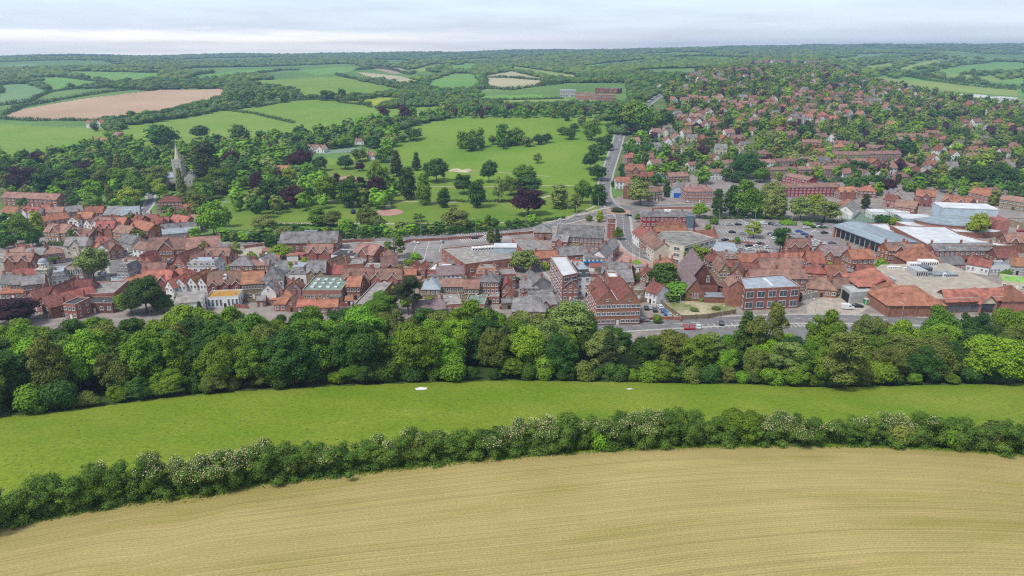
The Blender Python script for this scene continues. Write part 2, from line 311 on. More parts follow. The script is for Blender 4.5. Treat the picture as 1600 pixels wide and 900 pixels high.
# ------------------------------------------------ object helpers
def link(o, parent=None):
    COL.objects.link(o)
    if parent is not None: o.parent = parent
    return o
class MB:
    """collects polygons into one mesh"""
    def __init__(s): s.v = []; s.f = []; s.m = []; s.mats = []
    def mi(s, m):
        if m not in s.mats: s.mats.append(m)
        return s.mats.index(m)
    def poly(s, P, m='w'):
        b = len(s.v); s.v += [tuple(p) for p in P]; s.f.append(tuple(range(b, b + len(P)))); s.m.append(s.mi(m))
    def prism(s, P, z0, z1, m='w', mt=None, cap=True):      # P counter-clockwise footprint
        n = len(P); b = len(s.v); i0 = s.mi(m)
        s.v += [(x, y, z0) for x, y in P] + [(x, y, z1) for x, y in P]
        for i in range(n):
            j = (i + 1) % n; s.f.append((b + i, b + j, b + n + j, b + n + i)); s.m.append(i0)
        if cap:
            s.f.append(tuple(b + n + i for i in range(n))); s.m.append(s.mi(mt or m))
            s.f.append(tuple(b + n - 1 - i for i in range(n))); s.m.append(i0)
    def box(s, x0, x1, y0, y1, z0, z1, m='w', mt=None): s.prism([(x0, y0), (x1, y0), (x1, y1), (x0, y1)], z0, z1, m, mt)
    def slab(s, a, b, c, d, t, m):                           # thick sheet, thickness up along +z
        lo = [a, b, c, d]; hi = [(p[0], p[1], p[2] + t) for p in lo]; k = len(s.v); s.v += lo + hi; i0 = s.mi(m)
        for f in ((0, 1, 2, 3), (7, 6, 5, 4), (0, 4, 5, 1), (1, 5, 6, 2), (2, 6, 7, 3), (3, 7, 4, 0)): s.f.append(tuple(k + q for q in f)); s.m.append(i0)
    def tube(s, p0, p1, r0, r1, m, n=6):
        d = np.subtract(p1, p0); L_ = np.linalg.norm(d) or 1; d = d / L_; a = np.cross(d, (0, 0, 1) if abs(d[2]) < .9 else (1, 0, 0)); a /= np.linalg.norm(a); b = np.cross(d, a)
        k = len(s.v); i0 = s.mi(m)
        for c, r in ((p0, r0), (p1, r1)):
            for i in range(n):
                t = 2 * math.pi * i / n; s.v.append(tuple(np.add(c, (a * math.cos(t) + b * math.sin(t)) * r)))
        for i in range(n):
            j = (i + 1) % n; s.f.append((k + i, k + j, k + n + j, k + n + i)); s.m.append(i0)
        s.f.append(tuple(k + n + i for i in range(n))); s.m.append(i0)
    def mesh(s, name):
        me = bpy.data.meshes.new(name); me.from_pydata(s.v, [], s.f)
        for q in s.mats: me.materials.append(M[q])
        me.polygons.foreach_set('material_index', s.m); me.update(); return me
    def build(s, name, parent=None, loc=None):
        o = bpy.data.objects.new(name, s.mesh(name)); link(o, parent)
        if loc: o.location = loc
        return o
def npmesh(name, V, F, mats, MI=None, smooth=False, uv=None):
    me = bpy.data.meshes.new(name); V = np.asarray(V, np.float32); F = np.asarray(F, np.int32); n, k = F.shape
    me.vertices.add(len(V)); me.vertices.foreach_set('co', V.ravel()); me.loops.add(n * k); me.loops.foreach_set('vertex_index', F.ravel())
    me.polygons.add(n); me.polygons.foreach_set('loop_start', np.arange(n, dtype=np.int32) * k); me.polygons.foreach_set('loop_total', np.full(n, k, np.int32))
    for q in mats: me.materials.append(M[q])
    if MI is not None: me.polygons.foreach_set('material_index', np.asarray(MI, np.int32))
    if smooth: me.polygons.foreach_set('use_smooth', np.ones(n, bool))
    if uv is not None:
        ul = me.uv_layers.new(name='UVMap'); ul.data.foreach_set('uv', np.asarray(uv, np.float32)[F.ravel()].ravel())
    me.update(calc_edges=True); return me
def tag(o, label=None, cat=None, group=None, kind=None):
    if label: o['label'] = label
    if cat: o['category'] = cat
    if group: o['group'] = group
    if kind: o['kind'] = kind
    return o
def empty(name, loc, rz=0):
    o = bpy.data.objects.new(name, None); link(o); o.location = loc; o.rotation_euler = (0, 0, rz); o.empty_display_size = 1; return o
def copy_tree(o, parent=None):
    c = o.copy(); COL.objects.link(c); c.parent = parent
    for ch in KIDS.get(o.name, ()): copy_tree(ch, c)
    return c
KIDS = {}
def register(o, objs):
    for q in objs:
        if q.parent is not None: KIDS.setdefault(q.parent.name, []).append(q)
# things that get their label from look + nearest landmark at the end
AUTO = []     # (object, look, px, py)
OCC = []      # occupied discs (x, y, r)
def free(x, y, r):
    for a, b, c in OCC:
        if (a - x) ** 2 + (b - y) ** 2 < (c + r) ** 2: return False
    return True

# ------------------------------------------------ the ground, cut into its fields
FIELDS = [  # name, material, polygon in the photograph
 ('arable_field', 'f_arable', None), ('meadow', 'g_meadow', None),
 ('ploughed_field', 'f_plough', '5 182 37 170 125 155 250 140 350 139 351 152 325 163 230 182 175 187 100 186 50 188'),
 ('pasture', 'f_pale', '0 132 40 131 75 142 45 158 0 162'),
 ('pasture', 'f_green', '43 121 112 121 175 131 82 143'),
 ('pasture', 'f_green', '98 111 252 114 250 126 180 130 110 119'),
 ('pasture', 'f_olive', '190 106 270 109 250 114'),
 ('pasture', 'f_green', '275 130 312 117 400 107 436 108 400 115 325 126'),
 ('pasture', 'f_bright', '370 130 400 126 525 119 575 129 640 143 600 149 540 153 470 155 455 140 400 134'),
 ('pasture', 'f_bright', '190 197 250 190 310 180 350 172 400 168 440 158 500 155 575 165 600 172 640 168 690 166 700 178 640 190 560 200 480 214 420 224 330 234 240 242 200 232 180 216'),
 ('buttercup_meadow', 'f_yellow', '530 161 595 152 642 155 625 163 588 168 575 164'),
 ('pasture', 'f_bright', '0 194 100 199 165 201 180 214 160 230 130 240 60 256 0 262'),
 ('stubble_field', 'f_tan', '556 112 625 119 662 129 660 133 632 133 590 125'),
 ('bare_field', 'f_pink', '563 102 625 106 644 115 612 115'),
 ('pasture', 'f_green', '663 136 675 126 707 115 740 115 756 135 725 143 682 145'),
 ('pasture', 'f_olive', '640 110 680 100 705 101 660 112'),
 ('stubble_field', 'f_tan', '755 119 800 111 852 124 848 133 800 139 760 140'),
 ('pasture', 'f_olive', '800 103 905 118 895 128 800 111'),
 ('pasture', 'f_pale', '905 103 1010 93 1012 97 920 108'),
 ('playing_field', 'f_olive', '745 157 965 154 965 162 745 164'),
 ('sports_pitch', 'f_green', '752 150 848 147 850 154 750 156'),
 ('pasture', 'f_olive', '1400 108 1460 92 1472 100 1420 112'),
 ('pasture', 'f_green', '1440 116 1500 103 1560 97 1600 99 1600 111 1500 116'),
 ('pasture', 'f_olive', '1470 118 1520 111 1524 122 1480 124'),
 ('pasture', 'f_olive', '1512 123 1548 118 1565 126 1522 130'),
 ('pasture', 'f_green', '1540 130 1600 121 1600 138 1545 135'),
 ('pasture', 'f_olive', '1365 120 1450 127 1590 141 1590 150 1450 140 1390 131'),
 ('pasture', 'f_green', '1400 122 1440 119 1520 131 1600 140 1600 150 1500 141'),
 ('pasture', 'f_olive', '1350 104 1400 98 1395 106 1360 112'),
 ('pasture', 'f_green', '1300 92 1350 88 1352 94 1310 98'),
 ('pasture', 'f_pale', '10 101 60 99 58 104 15 106'),
 ('pasture', 'f_green', '120 103 180 101 180 105 122 108'),
 ('pasture', 'f_pale', '600 98 640 96 636 100 602 102'),
 ('pasture', 'f_green', '700 103 742 98 752 104 735 111 706 112'),
 ('pasture', 'f_pale', '1335 85 1385 84 1372 91 1340 90'),
 ('pasture', 'f_green', '470 110 530 104 560 104 548 112 495 118'),
 ('park_lawn', 'g_park', '615 235 618 205 690 187 720 184 945 183 957 198 952 230 928 288 880 292 700 287 640 268'),
 ('park_lawn', 'g_lawn', '355 300 380 270 480 265 560 235 640 268 700 287 928 288 945 300 935 330 850 352 700 360 400 362 345 352'),
 ('town_ground', 'paving', '0 330 60 322 225 325 262 345 315 355 318 378 440 380 850 354 985 300 1060 275 1180 270 1350 285 1600 300 1600 512 1560 600 1200 600 1040 535 900 545 600 540 0 540'),
 ('garden_ground', 'g_garden', '965 300 960 240 975 215 1000 165 1100 112 1200 98 1290 100 1350 118 1480 150 1600 162 1600 310 1350 295 1180 285'),
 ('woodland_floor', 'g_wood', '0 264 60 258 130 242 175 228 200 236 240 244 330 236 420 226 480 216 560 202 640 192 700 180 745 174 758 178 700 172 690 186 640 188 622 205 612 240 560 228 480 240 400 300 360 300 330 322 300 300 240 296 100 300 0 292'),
 ('village_ground', 'g_garden', '0 290 90 295 120 318 0 332'),
]
HEDGE = pts('-60 850 0 822 120 800 250 778 330 772 400 757 500 745 600 733 700 722 800 713 900 706 1000 700 1100 697 1200 695 1300 696 1400 698 1500 703 1600 712 1660 720')
HW = [G(x, y)[:2] for x, y in HEDGE]
HW = [(HW[0][0] - 60, HW[0][1] - 22)] + HW + [(HW[-1][0] + 80, HW[-1][1] - 16)]
HX = np.array([p[0] for p in HW]); HY = np.array([p[1] for p in HW])
BELT = pts('-60 660 0 652 100 642 250 622 400 610 600 600 800 595 1000 597 1150 600 1300 606 1450 602 1600 600 1680 600')
BWp = [G(x, y)[:2] for x, y in BELT]
BWp = [(BWp[0][0] - 90, BWp[0][1] - 10)] + BWp + [(BWp[-1][0] + 90, BWp[-1][1])]
BX = np.array([p[0] for p in BWp]); BY = np.array([p[1] for p in BWp])
ys = np.concatenate([np.arange(5, 110, 0.9), np.exp(np.arange(math.log(110), math.log(8000), .0085))])
us = np.linspace(-1.02, 1.02, 620)
Yg, Ug = np.meshgrid(ys, us, indexing='ij'); Xg = Ug * (Yg + 55); Zg = HZv(Xg.ravel(), Yg.ravel()).reshape(Xg.shape)
V = np.stack([Xg, Yg, Zg], -1).reshape(-1, 3)
nr, nc = Xg.shape; I = np.arange((nr - 1) * nc).reshape(nr - 1, nc)[:, :-1].ravel()
F = np.stack([I, I + 1, I + nc + 1, I + nc], 1)
C = V[F].mean(1); cpx, cpy = PX(C[:, 0], C[:, 1], C[:, 2])
reg = np.full(len(F), -1)
hedge_y = np.interp(C[:, 0], HX, HY); belt_y = np.interp(C[:, 0], BX, BY)
near = C[:, 1] < 240
for k, (nm, mt, P) in enumerate(FIELDS):
    if P is None: continue
    sel = inpoly(cpx, cpy, pts(P)) & (reg == -1) & (C[:, 1] > 215); reg[sel] = k
reg[near & (C[:, 1] < hedge_y)] = 0
reg[near & (C[:, 1] >= hedge_y) & (C[:, 1] < belt_y)] = 1
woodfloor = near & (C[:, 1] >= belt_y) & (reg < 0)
POLY = {k: pts(P) for k, (a, b, P) in enumerate(FIELDS) if P}
def sub(faces, name, mt, uv=None):
    if not len(faces): return
    ids, inv = np.unique(faces.ravel(), return_inverse=True)
    me = npmesh(name, V[ids], inv.reshape(-1, 4), [mt], smooth=True, uv=None if uv is None else uv[ids])
    o = bpy.data.objects.new(name, me); link(o); tag(o, kind='structure'); return o
dist_v = np.interp(V[:, 0], HX, HY) - V[:, 1]
UVf = np.stack([V[:, 0], dist_v * .93], 1)
FLAB = {}
for k, (nm, mt, P) in enumerate(FIELDS): sub(F[reg == k], nm, mt, UVf if k == 0 else None)
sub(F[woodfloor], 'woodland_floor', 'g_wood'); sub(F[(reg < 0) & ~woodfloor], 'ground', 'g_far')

# ------------------------------------------------ sheets laid on the ground
def strip(name, P, width, mt, dz=.06, parent=None, step=4.0, world=False):
    W = P if world else [G(x, y)[:2] for x, y in P]
    Q = []
    for i in range(len(W) - 1):
        (x0, y0), (x1, y1) = W[i], W[i + 1]; d = math.hypot(x1 - x0, y1 - y0); n = max(1, int(d / step))
        for k in range(n): Q.append((x0 + (x1 - x0) * k / n, y0 + (y1 - y0) * k / n))
    Q.append(W[-1]); Q = np.array(Q)
    if len(Q) > 6:                                           # soften the corners
        for _ in range(3): Q[1:-1] = (Q[:-2] + 2 * Q[1:-1] + Q[2:]) / 4
    t = np.gradient(Q, axis=0); t /= np.linalg.norm(t, axis=1)[:, None] + 1e-9; nrm = np.stack([-t[:, 1], t[:, 0]], 1)
    ks = np.linspace(-.5, .5, 5); VV_ = []
    for q, n_ in zip(Q, nrm):
        for k in ks: x, y = q + n_ * width * k; VV_.append((x, y, HZ(x, y) + dz))
    Fq = [(i * 5 + j, i * 5 + j + 1, i * 5 + j + 6, i * 5 + j + 5) for i in range(len(Q) - 1) for j in range(4)]
    o = bpy.data.objects.new(name, npmesh(name, VV_, Fq, [mt])); link(o, parent); tag(o, kind='structure'); return o, Q, nrm
def sheet(name, P, mt, dz=.05, cell=3.0, parent=None, world=False):
    W = P if world else [G(x, y)[:2] for x, y in P]
    me = bpy.data.meshes.new(name); me.from_pydata([(x, y, HZ(x, y) + dz) for x, y in W], [], [tuple(range(len(W)))]); me.materials.append(M[mt])
    o = bpy.data.objects.new(name, me); link(o, parent); tag(o, kind='structure')
    return o
def lines(name, segs, width, parent, dz=.1):                # painted lines, world segments
    b = MB()
    for (x0, y0), (x1, y1) in segs:
        d = math.hypot(x1 - x0, y1 - y0) or 1; nx, ny = -(y1 - y0) / d * width / 2, (x1 - x0) / d * width / 2
        b.poly([(x0 + nx, y0 + ny, HZ(x0, y0) + dz), (x0 - nx, y0 - ny, HZ(x0, y0) + dz), (x1 - nx, y1 - ny, HZ(x1, y1) + dz), (x1 + nx, y1 + ny, HZ(x1, y1) + dz)], 'paint')
    return b.build(name, parent)
def dashes(Q, nrm, off, on, gap):
    s = []; i = 0; acc = 0; d = np.linalg.norm(np.diff(Q, axis=0), axis=1)
    for i in range(len(Q) - 1):
        acc += d[i]
        if (acc % (on + gap)) < on: a = Q[i] + nrm[i] * off; b = Q[i + 1] + nrm[i + 1] * off; s.append((tuple(a), tuple(b)))
    return s
ROADQ = []
def road(name, P, width, step=3.0, dz=.08, mark=True):
    o, Q, n = strip(name, P, width, 'asphalt', dz, step=step)
    strip('kerb', [tuple(q + m_ * (width / 2 + .9)) for q, m_ in zip(Q[::3], n[::3])], 1.6, 'concrete', .13, world=True, step=step)[0].parent = o
    strip('kerb', [tuple(q - m_ * (width / 2 + .9)) for q, m_ in zip(Q[::3], n[::3])], 1.6, 'concrete', .13, world=True, step=step)[0].parent = o
    if name != 'hill_road': ROADQ.extend(Q[::2].tolist())
    if mark: lines('road_markings', dashes(Q, n, 0, step * 1, step * 1), .22, o, dz + .05)
    return Q
road('bypass_road', pts('300 386 345 384 440 382 545 377 700 369 800 361 860 352 905 341 935 334 962 331'), 8.5)
road('hill_road', pts('966 330 950 318 943 305 944 290 949 270 956 250 963 230 968 212 969 203'), 8.5, step=4)
road('market_street', pts('970 333 974 345 974 360 978 375 990 392 1010 402 1040 412'), 8)
road('town_road', pts('880 519 940 514 1000 509 1080 505 1147 501 1250 498 1400 500 1500 506 1600 508 1700 510'), 8)
road('side_street', pts('832 418 845 435 862 452 885 478 905 500'), 5.5, mark=False)
road('west_road', pts('-40 402 0 408 60 413 120 413 180 405 200 396 240 360 228 345 222 330'), 7)
road('high_street', pts('180 405 184 430 180 450'), 6, mark=False)
road('church_lane', pts('222 333 232 322 236 312 235 300'), 4, mark=False, step=2)
road('estate_road', pts('969 205 985 190 1030 150 1090 125 1150 108'), 7, step=6, mark=False)
road('close', pts('985 322 1040 322 1110 318 1180 350'), 6, mark=False)
sheet('junction', pts('940 322 955 318 985 322 1000 330 990 342 960 345 930 340 925 333'), 'asphalt', .07)
gc = G(966, 331)
def disc(name, cx, cy, r, mt, dz, n=28, ry=None, top=None):
    b = MB(); P = [(cx + r * math.cos(2 * math.pi * i / n), cy + (ry or r) * math.sin(2 * math.pi * i / n)) for i in range(n)]
    if top: b.prism(P, HZ(cx, cy) - .2, HZ(cx, cy) + top, mt)
    else: b.poly([(x, y, HZ(x, y) + dz) for x, y in P], mt)
    o = b.build(name); return o
o = disc('roundabout_island', gc[0], gc[1], 8.5, 'pinkpaving', 0, top=.25); tag(o, kind='structure')
o2 = disc('traffic_island_planting', gc[0], gc[1], 5, 'g_wood', 0, top=.5); tag(o2, kind='structure')
cp1 = sheet('car_park', pts('618 412 640 392 625 383 640 377 835 363 842 371 800 384 700 384 688 390 704 408'), 'carpark', .05)
cp2 = sheet('car_park', pts('1098 343 1180 340 1330 346 1310 372 1345 398 1250 410 1150 398 1120 375'), 'carpark', .05)
cp3 = sheet('car_park', pts('1010 529 1060 517 1150 510 1440 511 1500 514 1480 534 1420 548 1260 556 1120 540 1030 538'), 'asphalt', .06)
sheet('service_yard', pts('1258 478 1290 462 1320 455 1360 480 1340 492 1262 490'), 'gravel', .05)
sheet('forecourt', pts('375 400 385 388 435 386 440 400'), 'gravel', .05)
sheet('market_square', pts('930 412 955 378 972 360 985 375 1005 395 1028 413 1000 422 960 425'), 'pinkpaving', .055)
sheet('waste_ground', pts('1022 475 1040 462 1120 462 1150 480 1145 493 1062 500'), 'g_waste', .05)
sheet('green_bed', pts('985 411 994 405 1004 411 995 414'), 'g_park', .12)
def bays(A, B, n, depth, both=True):
    """parking bays on a line from A to B (photograph), ticks of the given depth in metres"""
    a = np.array(G(*A)[:2]); b = np.array(G(*B)[:2]); d = b - a; L_ = np.linalg.norm(d); d /= L_; nn = np.array([-d[1], d[0]]); s = []
    for i in range(n + 1):
        p = a + d * L_ * i / n
        s.append((tuple(p - nn * depth * (1 if both else 0)), tuple(p + nn * depth)))
    if both: s.append((tuple(a), tuple(b)))
    return s
sg = []
for A, B, n in (((655, 372), (640, 408), 12), ((672, 371), (662, 408), 14), ((693, 371), (686, 394), 10), ((715, 369), (800, 364), 24), ((720, 376), (795, 371), 22)): sg += bays(A, B, n, 4.6)
lines('bay_markings', sg, .2, cp1, .1)
sg = []
for A, B, n in (((1115, 349), (1290, 352), 34), ((1125, 361), (1300, 364), 36), ((1135, 374), (1200, 377), 14), ((1230, 378), (1300, 380), 15), ((1150, 388), (1205, 391), 11), ((1225, 391), (1300, 392), 14)): sg += bays(A, B, n, 4.6)
lines('bay_markings', sg, .2, cp2, .1)
sg = bays((1075, 515), (1205, 510), 14, 4.8, False) + bays((1230, 512), (1330, 511), 14, 4.8, False) + bays((1240, 533), (1420, 536), 26, 4.8)
lines('bay_markings', sg, .2, cp3, .11)
# park paths and paddling circle
for P, wd in (('380 311 480 314 560 315 606 315 700 316 830 314 880 300', 3), ('606 315 607 325', 3), ('395 349 480 349 600 350 720 349 860 347 900 336 960 322', 3), ('930 322 880 345 850 351', 2.2),
              ('640 292 760 292 850 290 900 290', 1.8), ('370 300 345 284 362 290', 3), ('700 266 760 268 860 276', 1.5), ('340 316 395 316', 2), ('866 322 875 316 885 306 868 300', 2)):
    strip('park_path', pts(P), wd, 'path', .08)
strip('lane', pts('963 203 956 225 945 255 938 275'), 1.6, 'path', .1)
c0 = G(607, 332); o = disc('paddling_circle', c0[0], c0[1], 10.2, 'pinkpaving', .1); tag(o, kind='structure')
for P in ('700 268 706 264 716 263 722 266 732 263 738 266 730 270 716 269',):
    sheet('sand_bunker', pts(P), 'sand', .12)
sheet('bowling_green', pts('505 248 555 247 556 259 508 259'), 'f_bright', .1)
sheet('tennis_court', pts('500 237 550 231 566 233 562 237 505 241'), 'Gn', .12)
sheet('play_area', pts('525 279 545 274 556 276 560 285 530 287'), 'pinkpaving', .12)
# small pale rocks in the meadow: a patch of bare chalk
sheet('chalk_patch', pts('648 607 656 605 668 606 666 609 650 610'), 'w', .06)
sheet('chalk_patch', pts('977 608 984 607 990 608 983 609'), 'w', .06)
# ------------------------------------------------ foliage meshes
def cubesphere(n):
    V_ = []; F_ = []; idx = {}
    def vid(p):
        k = tuple(round(float(q), 5) for q in p)
        if k not in idx: idx[k] = len(V_); V_.append(np.array(p) / np.linalg.norm(p))
        return idx[k]
    for ax in range(3):
        for s in (-1, 1):
            for i in range(n):
                for j in range(n):
                    c = []
                    for a, b in ((i, j), (i + 1, j), (i + 1, j + 1), (i, j + 1)):
                        u, v = math.tan((2 * a / n - 1) * math.pi / 4), math.tan((2 * b / n - 1) * math.pi / 4)
                        p = [0, 0, 0]; p[ax] = s; p[(ax + 1) % 3] = u * s; p[(ax + 2) % 3] = v; c.append(vid(p))
                    F_.append(c)
    return np.array(V_), np.array(F_)
CS2, CS3, CS5 = cubesphere(2), cubesphere(3), cubesphere(5)
def leaves(C_, N_, s, r, aspect=.75, jit=.6):
    """one quad per centre, facing roughly along N_"""
    n = len(C_); N_ = N_ + r.normal(0, jit, (n, 3)); N_ /= np.linalg.norm(N_, axis=1)[:, None] + 1e-9
    A = r.normal(0, 1, (n, 3)); A -= (A * N_).sum(1)[:, None] * N_; A /= np.linalg.norm(A, axis=1)[:, None] + 1e-9; B = np.cross(N_, A)
    s = s * r.uniform(.6, 1.35, n)[:, None] * .5
    V_ = np.stack([C_ - A * s - B * s * aspect * .4, C_ + B * s * -aspect + A * s * .3, C_ + A * s + B * s * aspect * .4, C_ + B * s * aspect - A * s * .3], 1).reshape(-1, 3)
    return V_, np.arange(n * 4).reshape(-1, 4)
def blobs(L_, n, s, r, core=.7, cs=CS3, up=.35, clus=7, spread=1.5):
    """L_: lobes (x,y,z,rx,ry,rz): sprays of leaves over their outer surface round solid hearts"""
    L_ = np.array(L_, float); a = (L_[:, 3] * L_[:, 4] + L_[:, 3] * L_[:, 5] + L_[:, 4] * L_[:, 5]); m = n // clus + 1; k = r.choice(len(L_), m * 3, p=a / a.sum())
    D = r.normal(0, 1, (m * 3, 3)); D /= np.linalg.norm(D, axis=1)[:, None]; D[:, 2] = np.where(D[:, 2] < -.5, -D[:, 2], D[:, 2])
    P = L_[k, :3] + D * L_[k, 3:] * r.uniform(.74, 1.2, (m * 3, 1)); keep = np.ones(m * 3, bool)
    for q in range(len(L_)):
        e = ((P - L_[q, :3]) / L_[q, 3:]); keep &= ((e ** 2).sum(1) > .66) | (k == q)
    P, D = P[keep][:m], D[keep][:m]; m = len(P)
    off = r.normal(0, 1, (m, clus, 3)); off /= np.linalg.norm(off, axis=2)[:, :, None]; N_ = off * .9 + D[:, None] * .8; N_[:, :, 2] += up
    C_ = P[:, None] + off * (s * spread * r.uniform(.25, 1.3, (m, clus, 1))) * np.array([1, 1, .7])
    V_, F_ = leaves(C_.reshape(-1, 3), N_.reshape(-1, 3), s, r, jit=.35)
    if core:
        cv, cf = cs; VV_ = [V_]; FF = [F_]; b = len(V_)
        for q in L_:
            w_ = cv * (core * (1 + r.normal(0, .12, (len(cv), 1)))) * q[3:] + q[:3]; VV_.append(w_); FF.append(cf + b); b += len(cv)
        V_, F_ = np.concatenate(VV_), np.concatenate(FF)
    return V_, F_
def lobes(shape, r):
    """unit crown: width 1 (radius .5), height 0..1"""
    Ls = []
    if shape == 'round':
        Ls.append((0, 0, .46, .27, .27, .32)); dents = r.normal(0, 1, (3, 3)); dents /= np.linalg.norm(dents, axis=1)[:, None]
        for i in range(4):
            a = r.uniform(0, 6.28); z = r.uniform(.3, .72); Ls.append((.27 * math.cos(a), .27 * math.sin(a), z, .2, .2, .2))
        for i in range(42):
            a = r.uniform(0, 6.28); e = math.asin(r.uniform(-.85, .98))
            if (dents @ np.array([math.cos(e) * math.cos(a), math.cos(e) * math.sin(a), math.sin(e)])).max() > .86: continue
            ce, se = math.cos(e), math.sin(e); q = r.uniform(.065, .15); d = r.uniform(.7, 1.18)
            Ls.append((.36 * d * ce * math.cos(a), .36 * d * ce * math.sin(a), .50 + .38 * d * se, q, q, q * r.uniform(.7, 1)))
    elif shape == 'tall':
        for i in range(34):
            z = r.uniform(.06, .94); w_ = .38 * math.sin(math.pi * min(max((z + .16) / 1.2, 0), 1)) ** .7; a = r.uniform(0, 6.28); d = w_ * r.uniform(.6, 1); q = r.uniform(.09, .15)
            Ls.append((d * math.cos(a), d * math.sin(a), z, q, q, q * .6))
        Ls.append((0, 0, .42, .28, .28, .4))
    elif shape == 'cone':
        for i in range(30):
            z = (i / 30) ** .9; w_ = .40 * (1 - z) ** .85; a = i * 2.4; q = .05 + .13 * (1 - z)
            Ls.append((w_ * .75 * math.cos(a), w_ * .75 * math.sin(a), .08 + z * .88, q, q, q * .38))
        Ls.append((0, 0, .32, .22, .22, .3)); Ls.append((0, 0, .62, .12, .12, .28))
    elif shape == 'wide':
        for i in range(14):
            a = r.uniform(0, 6.28); d = r.uniform(.08, .36); z = r.uniform(.25, .9); q = r.uniform(.12, .19)
            Ls.append((d * math.cos(a), d * math.sin(a), z, q, q, q * .45))
    elif shape == 'sparse':
        for i in range(26):
            a = r.uniform(0, 6.28); z = r.uniform(.15, .93); w_ = .40 * math.sin(math.pi * min(max((z + .15) / 1.2, 0), 1)) ** .6; d = w_ * r.uniform(.35, 1); q = r.uniform(.07, .125)
            Ls.append((d * math.cos(a), d * math.sin(a), z, q, q, q * .7))
    elif shape == 'bush':
        for i in range(9):
            a = r.uniform(0, 6.28); d = r.uniform(0, .3); q = r.uniform(.17, .25)
            Ls.append((d * math.cos(a), d * math.sin(a), r.uniform(.25, .68), q, q, q * 1.2))
    return Ls
TRUNKF = dict(round=.06, tall=.04, cone=.03, wide=.14, sparse=.12, bush=.0)
PROTO = {}; PARR = {}
def crown_mesh(shape, lod, var, W_, H_):
    """W_, H_ only set the typical proportions and the leaf size (metres)"""
    key = (shape, lod, var)
    if key in PROTO: return PROTO[key]
    r = np.random.default_rng(hash(('s' + shape).__len__() * 131 + var * 7 + lod * 1009 + sum(map(ord, shape))) % 99991)
    n, s = {0: (19000, .36), 1: (5200, .68), 2: (1500, 1.15)}[lod]
    if shape == 'cone': n = int(n * .7)
    if shape == 'bush': n = int(n * .5)
    if shape == 'sparse': n = int(n * .62); s *= .85
    tf = TRUNKF[shape]; Lq = [(x * W_, y * W_, (tf + (1 - tf) * z) * H_, a * W_, b * W_, c * (1 - tf) * H_) for x, y, z, a, b, c in lobes(shape, r)]
    core = 0 if shape == 'sparse' else .72
    V_, F_ = blobs(Lq, n, s, r, core, CS3 if lod else CS5)
    me = npmesh('crown', V_, F_, ['g2'], smooth=False); PARR[key] = (V_, F_)
    b = MB(); t0 = .022 * H_ + .06
    b.tube((0, 0, -.5), (0, 0, H_ * tf * 1.3 + .5), t0, t0 * .75, 'bark', 7 if lod == 0 else 5)
    b.tube((0, 0, H_ * tf), (W_ * .03, 0, H_ * .8), t0 * .75, t0 * .2, 'bark', 5)
    if lod < 2 and shape not in ('cone', 'bush'):
        for i in range(9 if shape in ('sparse', 'wide') else 5):
            q = Lq[r.integers(len(Lq))]; b.tube((0, 0, H_ * (tf + .12 + .08 * (i % 4))), q[:3], t0 * .42, t0 * .08, 'bark', 4)
    tm = b.mesh('trunk'); PROTO[key] = (me, tm, W_, H_); return PROTO[key]
BASEDIM = dict(round=(12, 14), tall=(10, 16), cone=(6, 14), wide=(13, 14), sparse=(11, 14), bush=(5, 4))
TREES = []
SHN = dict(round='rounded', tall='tall oval', cone='conical', wide='spreading layered', sparse='thin open', bush='low bushy')
CON = dict(g1='bright green', g2='mid green', g3='dark green', yl='yellow-green', ol='olive brown', pl='pale grey-green', cu='dark purple', cf='blackish green')
def tree(x, y, W_, H_, shape, colr, lod, look=None, group=None, z=None):
    me, tm, w0, h0 = crown_mesh(shape, lod, random.randrange({0: 5, 1: 3, 2: 2}[lod]), *BASEDIM[shape])
    kind = 'copper_beech' if colr == 'cu' else 'conifer_tree' if shape in ('cone', 'wide') else 'shrub' if shape == 'bush' else 'young_tree' if H_ < 7.5 else 'broadleaf_tree'
    z = HZ(x, y) if z is None else z
    e = empty(kind, (x, y, z), random.uniform(0, 6.28)); s = W_ / w0; e.scale = (s * random.uniform(.92, 1.08), s * random.uniform(.92, 1.08), H_ / h0)
    c = bpy.data.objects.new('crown', me); link(c, e); c.material_slots[0].link = 'OBJECT'; c.material_slots[0].material = M[colr]
    if shape != 'bush': t = bpy.data.objects.new('trunk', tm); link(t, e)
    tag(e, cat='shrub' if shape == 'bush' else 'tree', group=group)
    px, py = PX(x, y, z + H_ * .5)
    if look is None:
        sz = '' if shape == 'bush' else ('small ' if H_ < 8 else 'big ' if H_ > 17 else '')
        look = f"{sz}{SHN[shape]} {CON[colr]} " + ('shrub' if shape == 'bush' else 'tree')
    AUTO.append((e, look, px, py)); TREES.append((x, y, W_ * .5)); return e
def lodof(y): return 0 if y < 262 else 1 if y < 620 else 2
def tree_px(px, base, top, wd, shape, colr, group=None, look=None):
    x, y, z = G(px, base); k = scale_at(x, y, z); H_ = (base - top) / (k * (y / math.hypot(y, 100 - z))); W_ = wd / k * 1.05
    return tree(x, y, W_, max(H_, 1.5), shape, colr, lodof(y), group=group, look=look)

